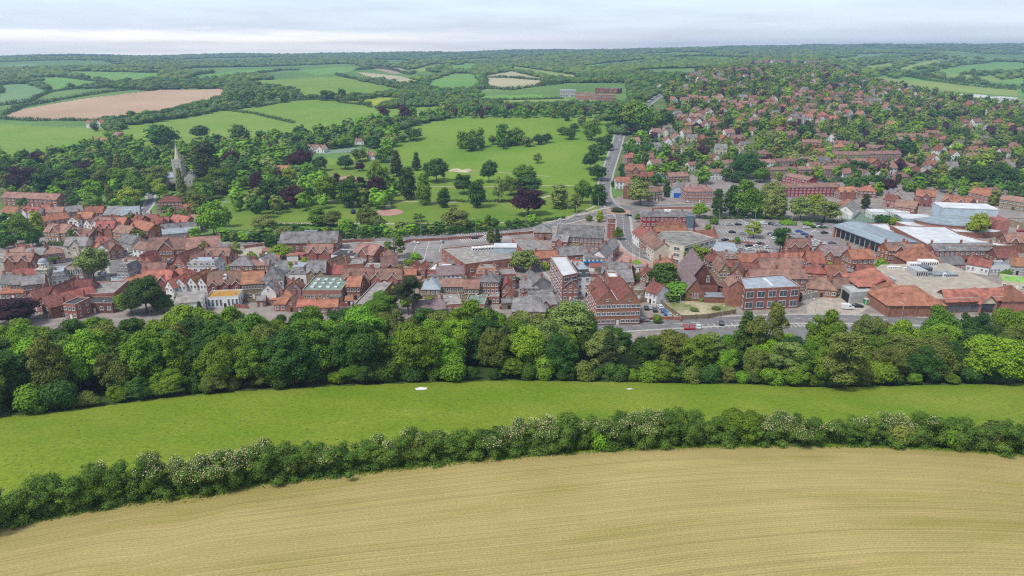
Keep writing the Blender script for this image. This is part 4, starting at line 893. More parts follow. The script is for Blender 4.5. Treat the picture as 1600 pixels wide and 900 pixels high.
# ------------------------------------------------ the town, house by house (front eaves in the photograph, height, depth, ...)
HOUSES = '''
2 308 88 312 5.5 9 x 3 b B 2 12 terrace|long brown-roofed brick terrace below the dark purple tree, far left
0 331 22 334 5 8 x 3 w R 2 3 house|white house with red roof at the left edge behind the lime-yellow tree
31 332 57 333 5 8 x2 3 w R 2 4 house|red-roofed house with two white dormer gables right of the lime-yellow tree
58 329 75 331 5 7 x 3 b R 2 3 house|small red-roofed house below the end of the long brown terrace
76 332 97 331 5 8 x 2.5 w B 2 3 house|brown-roofed house with white wall beside the tall cypress by the terrace
104 332 130 329 5 9 x 3 b S 2 4 house|brick house with slate roof left of the red-roofed house by the church trees
132 333 160 332 5 8 x 3.2 b R 2 4 house|bright red-roofed house directly below the tall bright green tree
161 336 187 336 5 14 x 4 b S 1 0 hall|slate-roofed hall below the round yellow-green tree
189 337 217 335 5 14 x1 4 g L 1 0 hall|pale grey gabled hall with slate roof beside the church lane
70 346 108 340 4.5 7 x 3 b T 2 5 house|long low house with orange-red roof running diagonally behind the brick offices
105 345 121 345 4.5 7 f 2.5 w R 2 2 house|little house with a white triangular gable among red roofs
118 341 142 341 5 8 x 3 b R 2 4 house|red-roofed house behind the two white-gabled house
143 349 167 351 6 9 x2 3.2 w B 2 5 house|white house with two pointed front gables in the old village
130 350 142 351 4.5 7 f 3 w B 2 2 cottage|narrow cottage with white gable left of the two white-gabled house
168 351 192 352 5.5 9 x 3.6 b R 2 5 house|red-roofed brick house right of the two white-gabled house
192 350 209 351 4.5 8 f 2.6 c R 1 2 house|cream-gabled house with red roof near the foot of church lane
207 343 220 345 6.5 6 x 2.5 d D 2 2 house|tall narrow dark brick house beside church lane
226 343 246 352 5 8 x 3.2 b R 2 4 cottage|first brick cottage right of church lane, angled towards the street
246 350 263 349 5 8 x 3.2 b R 2 4 cottage|brick cottage in front of the Georgian brick house, second from the lane
264 345 290 349 5 8 x 3.2 b R 2 5 cottage|long red-roofed cottage below the Georgian brick house
290 345 313 347 5 8 x2 3 b B 2 4 cottage|brown-roofed cottage with two gables at the right end of the cottage row
244 316 284 315 7.5 11 h 3 o D 3 7 mansion|square Georgian orange brick house with hipped red roof beside the lane
284 321 292 324 5 8 x 2 o R 2 1 house|low orange brick wing on the right of the Georgian house
252 359 312 354 4 7 x 2.4 b S 1 6 outbuilding|rear one of two long parallel slate roofs behind the brick offices
254 366 312 361 4 6 x 2.2 g L 1 6 outbuilding|front one of two long parallel slate roofs behind the brick offices
207 388 228 391 5.5 10 x 2.6 w B 2 3 office_building|low white-walled left wing of the large brown-roofed brick offices
228 391 290 389 6.5 14 x1 4.6 b B 2 12 office_building|large brick offices with long brown roof and one broad front gable
291 390 343 386 6.5 14 x 4.4 w B 2 7 office_building|white-rendered right end of the large brown-roofed brick offices
68 362 104 364 5 10 x1 3.6 b B 2 6 house|brown-roofed brick house with gable above the curved brick building
105 366 138 370 4.5 9 x1 3 d B 2 5 house|long brown-roofed house behind the clipped hedge on the left
136 386 150 388 3.5 6 x 2 b T 1 2 outbuilding|tiny outbuilding with orange roof beside the white corner house
147 378 164 380 4.5 7 x 2.4 w R 2 3 house|small white house with red roof left of the long white cottages
171 391 190 382 5.5 8 x 3 w B 2 5 cottage|long white cottages stepping uphill beside the high street
150 389 170 393 5 8 x 3 b B 2 4 house|brown-roofed brick house left of the long white cottages
184 376 206 381 5 9 x 3 s S 2 4 house|stone house with weathered slate roof behind the long white cottages
176 362 200 366 5 9 x 3.2 b B 2 4 house|brown-roofed house in the middle of the old village
203 353 231 361 4.5 9 x 3.2 o T 2 5 house|house with orange-brown roof facing the foot of church lane
10 394 35 398 5.5 8 h 2.4 b B 2 6 flats|left section of the curved brick building by the road
36 398 66 398 5.5 8 x 2.4 b S 2 7 flats|slate-roofed middle section of the curved brick building by the road
66 398 99 394 5.5 8 h 2.6 b B 2 7 flats|right section of the curved brick building, behind two round trees
0 444 14 443 6 9 x 3 w S 2 3 shop|white slate-roofed shop at the left edge of the high street
14 445 33 444 6 9 x 3 b S 2 4 shop|brick shop with slate roof beside the white shop at the left edge
18 434 54 433 4.5 8 x 2.8 b R 1 4 house|long red roof behind the high street shops near the domed turret
34 446 69 442 6.5 9 x 2.8 b S 2 7 shop|wide brick and slate shop left of the domed turret
80 437 105 434 6 9 m 3 w S 2 3 shop|white shop with slate mansard right of the domed turret
101 419 127 418 8 9 F 0 c D 2 7 office_building t|cream modern office with tall vertical window strips
0 459 38 457 3 10 x 1.6 b T 1 5 outbuilding|long low brick outbuilding with orange roof at bottom left
40 462 58 470 5 12 f 3.2 b D 2 2 house|dark-roofed brick gable at bottom left above the purple tree
58 470 78 480 5 9 f 3 d D 2 2 house|second dark-roofed brick gable right of the bottom left one
76 462 97 463 6 12 f 4 b D 2 2 house|steep dark red gabled house with pale gable wall below the domed turret
89 467 104 472 5 12 f 3.2 b R 2 2 house|red gabled house left of the flat-roofed brick workshop
98 476 117 477 6 8 F 0 b K 2 3 outbuilding|plain brick block with flat top in front of the red gables
112 455 137 455 6 9 x 3.6 b D 2 4 house|house with big dark red roof behind the long grey flat roof
116 462 178 459 5.5 17 F 0 b F 1 9 warehouse l|wide brick workshop with pale grey flat roof and long windows
117 474 175 475 4 7 F 0 d K 1 5 outbuilding|low dark flat-roofed range in front of the grey-roofed workshop
173 435 187 441 4 5 F 0 l L 0 0 outbuilding|pale blue-grey box-shaped roof structure on the high street
182 423 200 424 8 9 m 3 g S 2 3 shop|tall slate mansard shop at the corner of the high street
198 429 255 428 5 10 x 4 b B 2 9 shop|long brown-roofed shop with a row of small dormers
193 441 225 440 4 6 s 1.5 b T 1 4 outbuilding|lean-to range with orange-red roof in front of the long brown shop
255 433 290 435 4.5 10 h 3.4 b R 1 5 house|red hipped roof right of the long brown-roofed shop
214 408 236 409 4.5 8 f2 3 b R 1 3 outbuilding|small twin red gables in front of the large brick offices
270 411 289 413 4.5 14 f 4.6 b D 2 3 house|steep dark brown gable in front of the white office end
289 409 307 411 4.5 10 f 3.4 b B 2 3 house|brown gable right of the steep dark gable
290 416 338 416 7.5 10 m 2 w S 2 5 office_building|modern block with flat pale roof and slate-clad upper floor
258 447 270 450 5 10 f 3 w R 2 2 house|first white gabled house behind the big dark green trees
270 445 290 445 5.5 12 f 3.2 w R 2 3 house|second white gabled house from the left in the row
290 443 307 444 5.5 12 f 3.2 w R 2 3 house|third white gabled house from the left in the row
307 443 322 444 5.5 12 f 3.2 w R 2 3 house|rightmost white gabled house of the row, beside the gothic brick house
272 474 316 471 5 9 s 1.6 w F 1 4 shop|white building with dark sloping flat roof above the tree belt
324 446 378 443 6.5 11 x3 4.4 b B 2 9 house|brick house with big red roof, three front gables and round dormer
322 466 372 464 4.5 9 F 0 w gold 1 8 shop t|white single-storey building with mustard-coloured parapet
377 444 411 442 7 12 x 3.6 y R 2 7 house|yellow brick building with plain dark red roof left of the white modern house
357 415 394 415 5 10 h 3.4 b S 2 6 house|brick house with slate hipped roof below the gravel forecourt
394 415 419 414 4.5 7 x 2 o B 2 4 house|low orange brick house between slate roofs near the gravel forecourt
418 414 438 407 4.5 9 x 3.4 w S 2 4 house|grey-roofed house with white end wall near the yellow tree
436 380 526 379 5.5 14 x 4.4 b S 1 8 hall|long brick hall with blue-grey slate roof beside the bypass
408 438 442 436 8 12 h 4 w S 2 5 house|tall white house with slate hipped roof and cream side wall
407 455 430 455 5.5 7 f 3 w S 1 2 house|white front wing with dark slate gable and square window
434 424 451 422 5.5 12 x 3 w S 2 2 house|white slate house between the hipped house and the dormered shop
451 428 478 428 4.5 10 m 3 w S 1 2 shop|white shop with grey mansard roof and two dormers
479 426 508 425 6.5 10 x2 4.2 y S 2 6 house|yellow stone gothic house with two pointed front gables
509 428 541 428 4.5 8 x 2.8 b R 2 5 house|red-roofed brick house right of the gothic stone house
440 458 455 459 4 12 f 3 b B 1 2 house|brown gable squeezed beside the green flat roof
455 455 470 452 4 12 f 3.2 w D 1 2 house|dark red gable with white wall left of the green flat roof
472 455 533 455 5 20 F 0 b Gn 1 10 warehouse l|brick workshop with green flat roof and rows of skylights
428 475 465 475 3.2 9 h 4 b T 1 4 house|bungalow with bright orange-red hipped roof above the belt
446 477 464 478 2.8 6 f 3.4 d B 1 1 house|small porch-like gable with black boarding beside the orange-red roof
464 479 492 479 3 6 x 2 b R 1 4 outbuilding|low brick outbuilding with red roof, left of a similar one
492 480 527 479 3 6 x 2.2 b T 1 4 outbuilding|low garage range with red roof below the green flat roof
541 448 562 448 6 11 x 3 b R 2 4 house|brick house with orange-red roof right of the green flat roof
553 477 581 478 4 34 F 0 d F 1 0 warehouse|very long narrow shed with weathered grey flat roof
517 400 553 402 5 12 F 0 w K 1 5 warehouse|white-walled industrial unit with black flat roof
552 394 583 399 5.5 12 x1 3.6 b B 1 4 warehouse|brick workshop with brown gabled roof beside the car park
530 416 568 413 5 11 F 0 b F 1 7 warehouse|long brick workshop with dark grey flat roof
508 415 529 418 5 11 f2 3 b B 1 3 house|twin brown gables left of the long grey flat workshop
541 431 565 430 4.5 8 x 2.6 b T 2 4 house|orange-roofed house behind the red-roofed brick house
568 421 592 421 5 9 F 0 w F 2 3 shop|white flat-roofed block with square windows
562 431 597 431 3 6 F 0 w W 1 5 shop l|low white flat-roofed annexe in front of the white block
597 418 622 416 6.5 9 x1 4 b B 2 4 house|brown-roofed brick house with pointed gable beside the car park
594 404 620 403 5 9 h 3.4 b B 1 3 house|brown hipped house at the corner of the striped car park
602 431 650 429 3.6 6 x 2 b T 1 6 outbuilding|long low terracotta roof left of the blackish spreading tree
636 421 664 423 4 8 f2 2.6 b R 1 4 outbuilding|pair of small terracotta gables behind the blackish spreading tree
668 422 696 424 4 12 F 0 b W 1 4 shop|brick shop with white flat roof left of the big store
683 430 725 428 4.5 8 x 3 w V 2 6 shop|white-walled shop with long mauve-grey roof below the big store
685 448 725 448 5.5 9 x 2 y B 2 7 shop|yellow brick shop with long brown roof and flat extension
659 452 687 452 6 10 h 3.6 y L 2 4 house|yellow brick house with pale blue-grey hipped roof
725 451 748 451 6 9 x 2.6 y B 2 4 house|yellow brick house with moss-brown roof
748 440 779 441 8 9 h 3 b S 3 5 house|tall red brick house with slate hip and white sash windows
744 428 779 428 9 8 m 2.4 b R 2 4 office_building|brick block with red mansard behind the tall slate-hipped house
781 430 806 429 7 9 F 0 b F 2 4 shop|brick shop with dark flat roof beside the tall red brick house
784 451 800 451 5 9 f 2.6 b R 2 2 house|small red brick gable beside the parked cars
785 466 801 467 4 7 f 2.4 b R 1 2 outbuilding|tiny brick gable in front of the small red brick gable
813 434 832 446 6 9 x 3 g S 2 5 shop|narrow slate-roofed shop running up the side street
813 450 841 450 5 10 h 3 b S 2 4 house|brick house with square slate hipped roof on the side street
800 486 856 487 3.6 15 h 4.2 b S 1 9 hall|sprawling low hall with broad dark slate hipped roof
833 478 870 475 3.6 16 x1 3.6 b S 1 5 hall|slate wing with gable joined to the sprawling low hall
752 465 780 465 3 7 F 0 b F 1 5 outbuilding|low flat-roofed garages behind the row of parked cars
726 476 757 477 3 14 F 0 b Gn 1 5 outbuilding l|low building with mossy grey-green flat roof
688 478 722 476 3.6 14 F 0 b F 1 6 shop l|single-storey shop with broad pale flat roof
650 486 696 482 3 9 x 2.6 b V 1 5 outbuilding|long mauve-brown roof just above the belt beside the pine
879 450 904 450 6 10 f 3 b S 2 3 house|brick gabled house at the end of the long white-roofed block
901 432 923 431 9.5 14 m 2.8 w K 3 2 flats|tall white block with dark mansard and two dormers
932 473 1001 472 9.3 20 f2 4.6 b D 3 9 office_building l|three-storey red brick offices with two big dark red front gables
950 441 990 440 6 11 x1 4 b S 2 6 house|slate-roofed building behind the red brick twin-gabled offices
940 427 985 430 5 12 x 4 b S 1 6 shop|long slate roof facing the market square
951 434 966 434 9.5 7 F 0 b W 0 0 outbuilding|brick stair tower with small white flat roof
986 455 1006 455 4 8 F 0 y F 1 4 shop l|yellow brick annexe with pale flat roof
1008 453 1026 460 5 8 x 3.2 w D 2 3 cottage|white gabled cottage with dark red roof below the square
963 423 982 427 4 7 x 2.6 b R 1 3 shop|small red-roofed shop left of the flower bed on the square
1000 430 1021 436 4.5 8 x1 3 b D 2 4 shop|dark red gabled shop below the flower bed on the square
1025 419 1060 420 6 12 h 4 b R 2 6 house|red hipped roof beside the steep dark church
914 403 946 403 5 9 h 2.6 w S 2 5 shop|white corner shop with blue fascia on the market square
947 402 958 391 5.5 8 x 3 w S 2 3 shop|white slate-roofed shop beside the blue-fronted corner shop
958 391 968 381 5.5 8 x 3 b S 2 3 shop|last slate-roofed shop before the roundabout on the square's left side
870 369 942 372 6.5 15 x 4.6 b S 2 12 hall t|long brick hall with weathered slate roof beside the roundabout
834 363 862 363 4.5 12 h 3.6 b S 1 4 hall|slate pyramid-roofed pavilion by the bypass
862 376 886 378 4.5 8 x1 2.8 b S 1 4 hall|small slate gabled wing in front of the long brick hall
838 404 873 402 4.5 8 x 2.4 b T 2 4 house|brick house with orange-brown roof above the round pale tree
872 400 914 397 4.5 10 x 3.2 b S 1 5 shop|grey-roofed shop behind the thin yellow-green tree
988 362 999 371 6 10 x 3.6 w R 2 3 shop|white shop with red roof at the top of the curved street
999 371 1010 380 6 10 x 3.6 b B 2 4 shop|brick shop second down the curved street
1010 380 1022 390 7 10 x 3.4 c B 2 4 shop|cream shop third down the curved street
1026 362 1074 360 5 8 x 2.4 b R 1 5 shop|long red roof behind the cream curved store
1088 373 1122 371 4.5 9 x 3.2 w R 1 4 house|house with bright red roof and white gable next to the car park
1004 338 1087 339 6.5 13 h 2.2 r S 2 12 office_building|long dark red office building with slate roof right of the roundabout
1031 353 1073 352 3.5 8 h 2.8 r D 1 4 shop|brown pavilion roof with skylights before the dark red offices
1108 409 1132 409 6.5 9 h 4.4 d D 2 4 house|dark brown pyramid-roofed house behind the steep church
1124 424 1141 424 7 12 f 4 y B 2 3 house|brown gabled house with cream side wall, left of two
1142 427 1161 429 6 11 f 3.6 b B 2 3 house|brown gabled house right of the cream-sided one
1108 392 1150 393 4 12 x 3 w L 1 4 house|pale slate-roofed hall at the edge of the right car park
1131 404 1156 404 4.5 9 m 2 b B 1 3 house|brick house with brown roof and tall chimney stacks
1157 424 1188 424 4 9 x 2.6 b D 1 4 house|dark red tiled range left of the long brown roof
1190 421 1256 420 5 11 x 4 b B 1 7 house|long brown-roofed building with white roof units
1190 434 1264 432 4 8 F 0 b F 1 7 shop|grey flat-roofed extension in front of the long brown roof
1156 409 1188 409 4 7 x 3 b T 1 4 house|terracotta roof left end of the row below the car park
1189 408 1226 408 4 7 x 3 b R 1 4 house|terracotta roof second in the row below the car park
1227 408 1262 407 4 7 x 3 b T 1 4 house|terracotta roof third in the row below the car park
1262 410 1288 411 5.5 9 x 4.4 b R 2 4 house|tall terracotta roof rising at the end of the row
1262 426 1294 428 4 9 h 3.6 b R 1 4 house|first of the crowded terracotta hips behind the recycling yard
1294 430 1324 430 4 9 x1 3.6 b R 1 4 house|second of the crowded terracotta roofs, with a front gable
1262 450 1308 454 3.6 9 h 4 b B 1 5 house|brown hipped roof beside the recycling yard wall
1306 451 1346 447 3.6 8 x 3.2 b B 1 5 house|long brown roof running towards the pale shed
1284 399 1330 400 5 10 x2 4 b V 2 6 house|mauve-roofed house with two dormer gables below the car park
1332 405 1366 404 6.5 9 x 3.6 b T 2 4 house|plain brick house with pale terracotta roof
1340 428 1368 430 4 8 x 3.4 b R 1 4 house|red roof climbing towards the supermarket tower roof
1389 392 1421 391 7.5 9 x1 3 o B 3 6 house|orange brick Victorian house with brown roof behind the supermarket
1421 393 1448 393 5 9 x 2.8 o B 2 4 house|lower orange brick wing behind the red pyramid roof
1461 392 1557 391 6.5 9 x 2.6 b S 2 12 shop|long brick frontage with slate roof below the white flat roofs
1469 414 1508 413 3.6 9 x 2.8 b S 1 6 shop|low slate-roofed row right of the red pyramid roof
1511 412 1546 418 4 8 x 2.6 w R 1 5 house|white-walled cottage with red roof right of the supermarket
1548 417 1586 415 4 8 F 0 w L 1 7 shop|long white flat-roofed building right of the supermarket
1581 415 1603 416 4.5 8 x 3 g R 1 3 house|grey-walled house with red roof at the right edge
1559 403 1592 403 5 9 x 3.6 d D 2 4 house|dark brown roofed house with white dormers at far right
1566 440 1606 445 3 12 F 0 c Gl 1 4 outbuilding|pavilion with bright green flat roof at the right edge
1308 328 1333 331 5 22 f 3.4 w F 1 0 hall|hall with wide white gable and grey roof right of the plane trees
1362 332 1422 333 4 9 F 0 w W 1 9 school_building|low white flat-roofed building behind the fenced court
1397 322 1430 326 6.5 11 x 3.6 o B 2 5 house|orange brick house with brown gable above the fenced court
1380 311 1398 314 5 9 x 3 b D 2 3 house|dark red roofed house left of the orange brick gable
1432 306 1462 308 7 10 x1 3.6 b T 2 5 flats|brick flats with pale red roof behind the leisure centre, left block
1472 313 1512 320 7 10 x2 3.6 b T 3 6 flats|brick flats with two gables behind the leisure centre, middle block
1514 300 1545 307 6 10 x 3.4 b T 2 5 flats|brick flats with red roof behind the leisure centre, right block
1224 293 1311 292 7 9 x 2.2 r B 3 14 terrace|long terrace of dark red town houses with white doors above the plane trees
1313 300 1338 300 5.5 9 x2 3 b R 2 4 house|red-roofed pair of houses at the end of the dark red terrace
1343 298 1370 299 5 9 h 3.2 b R 2 4 house|square house with red hipped roof left of the purple tree
1312 319 1338 321 3.5 9 h 3.4 b R 1 3 house|low building with red pyramid roof left of the blackish yew
1532 302 1564 300 6 9 x 2.6 y B 2 5 flats|yellow brick flats with brown roof at right edge, upper block
1563 311 1602 317 6 9 x 2.6 y B 2 6 flats|yellow brick flats with brown roof at right edge, lower block
1391 306 1410 306 5 9 f 3.6 c S 2 2 house|cream gabled house right behind the purple tree
1570 342 1606 352 3.5 18 F 0 y F 1 4 outbuilding|long low flat tan roof at the far right car park
978 266 1008 266 6.5 11 x1 4.2 b R 2 5 house|brick house with large white-edged front gable beside the hill road
981 277 1010 279 4 7 x 2.8 b D 2 4 house|low dark red wing in front of the white-edged gable house
962 284 985 284 5.5 9 x 3 w R 2 4 house|white house with red roof beside the hill road
974 291 995 293 9 10 x2 2.6 b B 4 4 flats|four-storey brick flats behind the broad pale tree
1015 300 1035 299 7 9 x 2.4 d B 3 4 flats|dark brick three-storey block right of the broad pale tree
1048 297 1070 298 5.5 22 f 3 l F 1 0 shed|workshop shed with pale blue front and bright blue door
1072 299 1117 299 8 13 h 3 b B 3 9 flats|brick flats with hipped brown roof right of the blue-door shed
1077 258 1113 257 5 8 x 2.4 w B 2 8 terrace|white and brown terrace, left one of two in line
1115 256 1147 255 5 8 x 2.4 c B 2 7 terrace|cream and brown terrace, right one of two in line
1098 270 1147 269 6 9 x 2.2 w B 2 10 terrace|bright white long terrace with brown roof
1046 276 1076 275 5 8 x 2.6 b B 2 6 terrace|short brick terrace left of the bright white terrace
1025 277 1040 277 4.5 9 f 2.8 u S 1 2 house|blue-walled house with grey gable
1002 276 1022 276 5 9 x 3 b R 2 4 house|red-roofed house right of the white-edged gable house
1183 254 1212 254 5.5 9 x 2.2 w B 2 7 terrace|pale terrace above the red garages, left of two
1213 252 1250 252 6.5 9 x 2 b B 3 8 terrace|brick terrace above the red garages, right of two
1199 266 1246 265 7 9 x 2 b B 3 10 terrace|long three-storey brick terrace, left of the pair in front
1249 265 1311 264 7 9 x 2 b B 3 13 terrace|long three-storey brick terrace, right of the pair in front
1256 248 1303 248 6 9 x 2 w B 2 9 terrace|white terrace in front of the big flat-topped brown block
1303 241 1358 242 8.5 12 x 2.2 y B 3 12 flats|big yellow-brown flats with a strip of top windows
1359 241 1409 240 8.5 11 x 2.2 b B 3 12 flats|big brick flats right of the yellow-brown flats
1312 258 1353 257 6.5 9 x 2 b B 3 8 terrace|brick terrace right of the three-storey pair
1224 273 1262 282 7 10 x 2 r B 3 9 terrace|dark red town houses running diagonally below the long terrace
1390 250 1422 262 6.5 10 x 2.4 b B 3 8 terrace|brick town houses running diagonally below the big flats
1254 221 1284 223 6 9 x 2.4 o B 2 5 flats|orange brick flats with dark brown roof in the trees
1302 220 1330 226 6 9 x 2.4 b B 2 5 flats|brick flats with brown roof above the big yellow-brown flats
1335 226 1380 232 6 9 x 2.4 b B 2 7 flats|longer brick flats with brown roof above the big brick flats
875 141 900 140 10 18 F 0 g W 2 6 school_building l|pale grey flat-roofed school block at the left of the school
899 146 929 146 9 20 F 0 b F 2 8 school_building l|red brick school block with grey flat roof in the middle
932 149 962 148 9 22 F 0 b F 2 7 school_building l|red brick school block at the right of the school
930 138 965 139 7 18 F 0 d F 1 5 school_building|low dark school hall behind the brick blocks
1514 149 1542 149 8 30 F 0 w W 1 5 warehouse|white industrial shed in the distance, left of two
1545 153 1591 153 9 34 F 0 w W 1 7 warehouse|larger white industrial shed in the distance, right of two
134 193 160 192 5.5 9 x2 3.4 w R 2 6 house|white house with red roof standing above the ploughed field's corner
140 221 165 222 6 9 x1 3.4 w R 2 6 house|white house with tall chimneys among the left trees
168 207 184 212 5 8 x 3 b B 2 3 house|brown-roofed house between the two white houses on the left
478 232 506 233 4 9 x2 3.6 w B 1 5 bungalow|long white bungalow with two white dormers behind the purple tree
554 220 568 220 4 9 x 2 w B 1 3 bungalow|small white bungalow hidden in trees near the bowling green
573 243 588 243 4 8 x 2.8 w B 1 4 bungalow|dark-roofed clubhouse beside the bowling green
424 266 449 267 4 10 x 3.6 b R 1 4 bungalow|low red-roofed house left of the purple tree in the park
382 241 396 242 4 8 x 2 w S 1 3 bungalow|white bungalow with grey roof in the trees right of the church
170 274 190 277 4.5 10 x 3 s R 2 4 house|red-roofed house among conifers left of the church
200 268 232 267 4.5 9 x 3 s R 2 6 house|long stone house with brown roof immediately left of the church
104 279 118 280 4.5 8 x 3 w B 2 3 house|small white house half hidden in the left wood
372 258 388 256 4.5 8 x 3 b T 1 3 house|terracotta-roofed house in trees right of the church
'''
for row in HOUSES.strip().split('\n'):
    if '|' in row: B(row)
POLYS = '''
6 b F store s 1 6|big brick store with grey flat roof beside the striped car park|690 389 727 414 806 404 776 381
5.5 b F store s 1 5|brick store with dark flat roof and roof lights behind the pale round tree|800 373 838 374 866 391 818 393
11 b W flats t 4 3.4|long four-storey brick block with white flat roof along the side street|860 402 885 401 903 428 879 433
9 b L office_building t 2 4.4|large square brick building with pale flat roof and tall white windows|1164 453 1251 449 1224 430 1157 435
9.5 c F shop t 3 4.2|cream curved store with grid of tall windows on the market street|1022 372 1032 378 1047 382 1069 386 1116 373 1078 362 1036 362
4.8 P P warehouse|pale corrugated recycling shed with dark open side|1315 447 1331 459 1364 456 1343 446
8 b W supermarket s 1 8|huge white flat-roofed store with brick sides at right|1391 353 1477 355 1500 367 1535 376 1586 385 1453 385
6 b W store|white flat-roofed middle section between metal roof and huge store|1347 350 1387 350 1408 378 1396 379
'''
PE = {}
for row in POLYS.strip().split('\n'): PE[row.split('|')[1][:12]] = polyb(row)
# ------------------------------------------------ buildings of their own shape
def custom(name, label, px, py, rz=0, cat=None, z=None):
    x, y, zz = G(px, py); e = empty(name, (x, y, zz if z is None else z), rz); tag(e, label, cat or NAMECAT.get(name, name.replace('_', ' '))); return e
# parish church with tower and spire
e = custom('church', 'stone parish church with square tower and needle spire among trees', 272, 292, 0, 'church')
b = MB(); b.box(-9, 0, 3, 14, -1, 7, 's'); b.box(7, 18, 2, 13, -1, 7, 's'); gable_wall(b, -9, 0, 3, 14, 7, 3, 's'); gable_wall(b, 7, 18, 2, 13, 7, 4.5, 's', 'y'); b.build('wall', e)
r_ = MB(); roof_gable(r_, -9, 0, 3, 14, 7, 3, 'L'); roof_gable(r_, 7, 18, 2, 13, 7, 4.5, 'L', 'y'); r_.build('roof', e)
b = MB(); b.box(0, 7, 2, 9, -1, 20, 's'); b.box(-.2, 7.2, 1.8, 9.2, 19.6, 20.2, 's')
for i in range(5):
    for q in ((-.2 + i * 1.55, 1.8), (-.2 + i * 1.55, 8.5)): b.box(q[0], q[0] + .9, q[1], q[1] + .7, 20.2, 21.2, 's')
b.tube((6.5, 8.5, 20), (6.5, 8.5, 23), .9, .9, 's', 8); b.build('tower', e)
b = MB(); b.tube((3.5, 5.5, 20), (3.5, 5.5, 33), 2.5, .12, 'c', 8); b.build('spire', e)
for q in (1.8, 4.6):
    for zz in (15.5,): add_window(e, q + .3, 2, zz, 0, 1, 2.4, 's', 'belfry_opening')
for q in range(3): add_window(e, 9 + q * 3, 2, 2, 0, 1.4, 3, 's')
for q in range(3): add_window(e, -7.5 + q * 2.8, 3, 2, 0, 1.2, 2.6, 's')
b = MB(); b.tube((.3, 2.3, 20), (.3, 2.3, 25), .07, .05, 'frame', 5); b.build('flagpole', e); OCC.append((e.location.x + 4, e.location.y + 7, 12))
for _p in ((262, 297), (274, 298), (290, 297), (302, 297)): _q = G(*_p); OCC.append((_q[0], _q[1], 8))
# brick church with steep slate roof near the square
x, y, z = G(1101, 454, 5); e = empty('church', (x, y, 0), R(-3)); tag(e, 'brick church with very steep mauve slate roof beside the waste ground', 'church')
b = MB(); b.box(-7, 7, 6, 31, -1, 5.5, 'b'); gable_wall(b, -7, 7, 6, 31, 5.5, 9.5, 'b', 'y'); b.box(-8, 0, 0, 6, -1, 4.5, 'b'); gable_wall(b, -8, 0, 0, 6, 4.5, 5.4, 'b', 'y'); b.box(7, 11, 8, 29, -1, 3.5, 'b')
b.poly([(-7, 6, 5.5), (7, 6, 5.5), (0, 6, 15)], 'b'); b.build('wall', e)
r_ = MB(); roof_gable(r_, -7, 7, 6, 31, 5.5, 9.5, 'V', 'y', .4); roof_gable(r_, -8, 0, 0, 12, 4.5, 5.4, 'V', 'y', .4); r_.slab((6.6, 7.8, 5.2), (11.5, 7.8, 3.4), (11.5, 29.4, 3.4), (6.6, 29.4, 5.2), .2, 'B'); r_.build('roof', e)
for q in range(3): add_window(e, -5.2 + q * 1.3, 0, 1.6, 0, .7, 2.2)
for q in range(5): add_window(e, -7, 10 + q * 5.2, 1.5, R(-90), .9, 2.4)
add_window(e, 2.5, 6, 7, 0, 1.4, 2.8); OCC.append((x, y + 10, 11)); OCC.append((x, y + 26, 11))
b = MB(); b.box(0, 14, -1.5, 4.5, -1, 2.6, 'b'); b.box(-.2, 14.2, -1.7, 4.5, 2.6, 2.8, 'L'); b.build('porch', e)
# brick bell tower of the hall beside the roundabout
e = custom('bell_tower', 'slender square brick bell tower with open top beside the roundabout', 955, 373, 0, 'tower', 0)
b = MB(); b.box(-2, 2, 0, 4, -1, 9, 'b'); b.box(-2.2, 2.2, -.2, 4.2, 9, 9.4, 'concrete')
for q in ((-2, 0), (1.3, 0), (-2, 3.3), (1.3, 3.3), (-.35, 0), (-.35, 3.3)): b.box(q[0], q[0] + .7, q[1], q[1] + .7, 9.4, 12, 'b')
b.box(-2.2, 2.2, -.2, 4.2, 12, 12.4, 'concrete'); b.build('shaft', e); r_ = MB(); roof_hip(r_, -2, 2, 0, 4, 12.4, 1, 'S', .1); r_.build('roof', e); add_window(e, 0, 0, 5, 0, .8, 1.8)
# turret with dome
e = custom('clock_turret', 'stone clock turret with pale domed cupola in the high street row', 71, 452, 0, 'tower', 0)
b = MB(); b.box(-2.4, 2.4, 0, 4.8, -1, 9, 's'); b.box(-2.7, 2.7, -.3, 5.1, 9, 9.4, 'c'); b.build('shaft', e)
b = MB()
for i in range(8):
    t = i * math.pi / 4; b.tube((1.7 * math.cos(t), 2.4 + 1.7 * math.sin(t), 9.4), (1.7 * math.cos(t), 2.4 + 1.7 * math.sin(t), 11.6), .2, .2, 'w', 6)
b.tube((0, 2.4, 11.6), (0, 2.4, 12), 2.1, 2.1, 'w', 12)
pr = 1.95
for i in range(5):
    a0, a1 = i * math.pi / 10, (i + 1) * math.pi / 10; b.tube((0, 2.4, 12 + 1.8 * math.sin(a0)), (0, 2.4, 12 + 1.8 * math.sin(a1)), 1.95 * math.cos(a0), max(.1, 1.95 * math.cos(a1)), 'L', 12)
b.build('cupola', e); b = MB(); b.tube((0, -.05, 7.3), (0, .05, 7.3), .9, .9, 'frame', 16); b.build('clock_face', e)
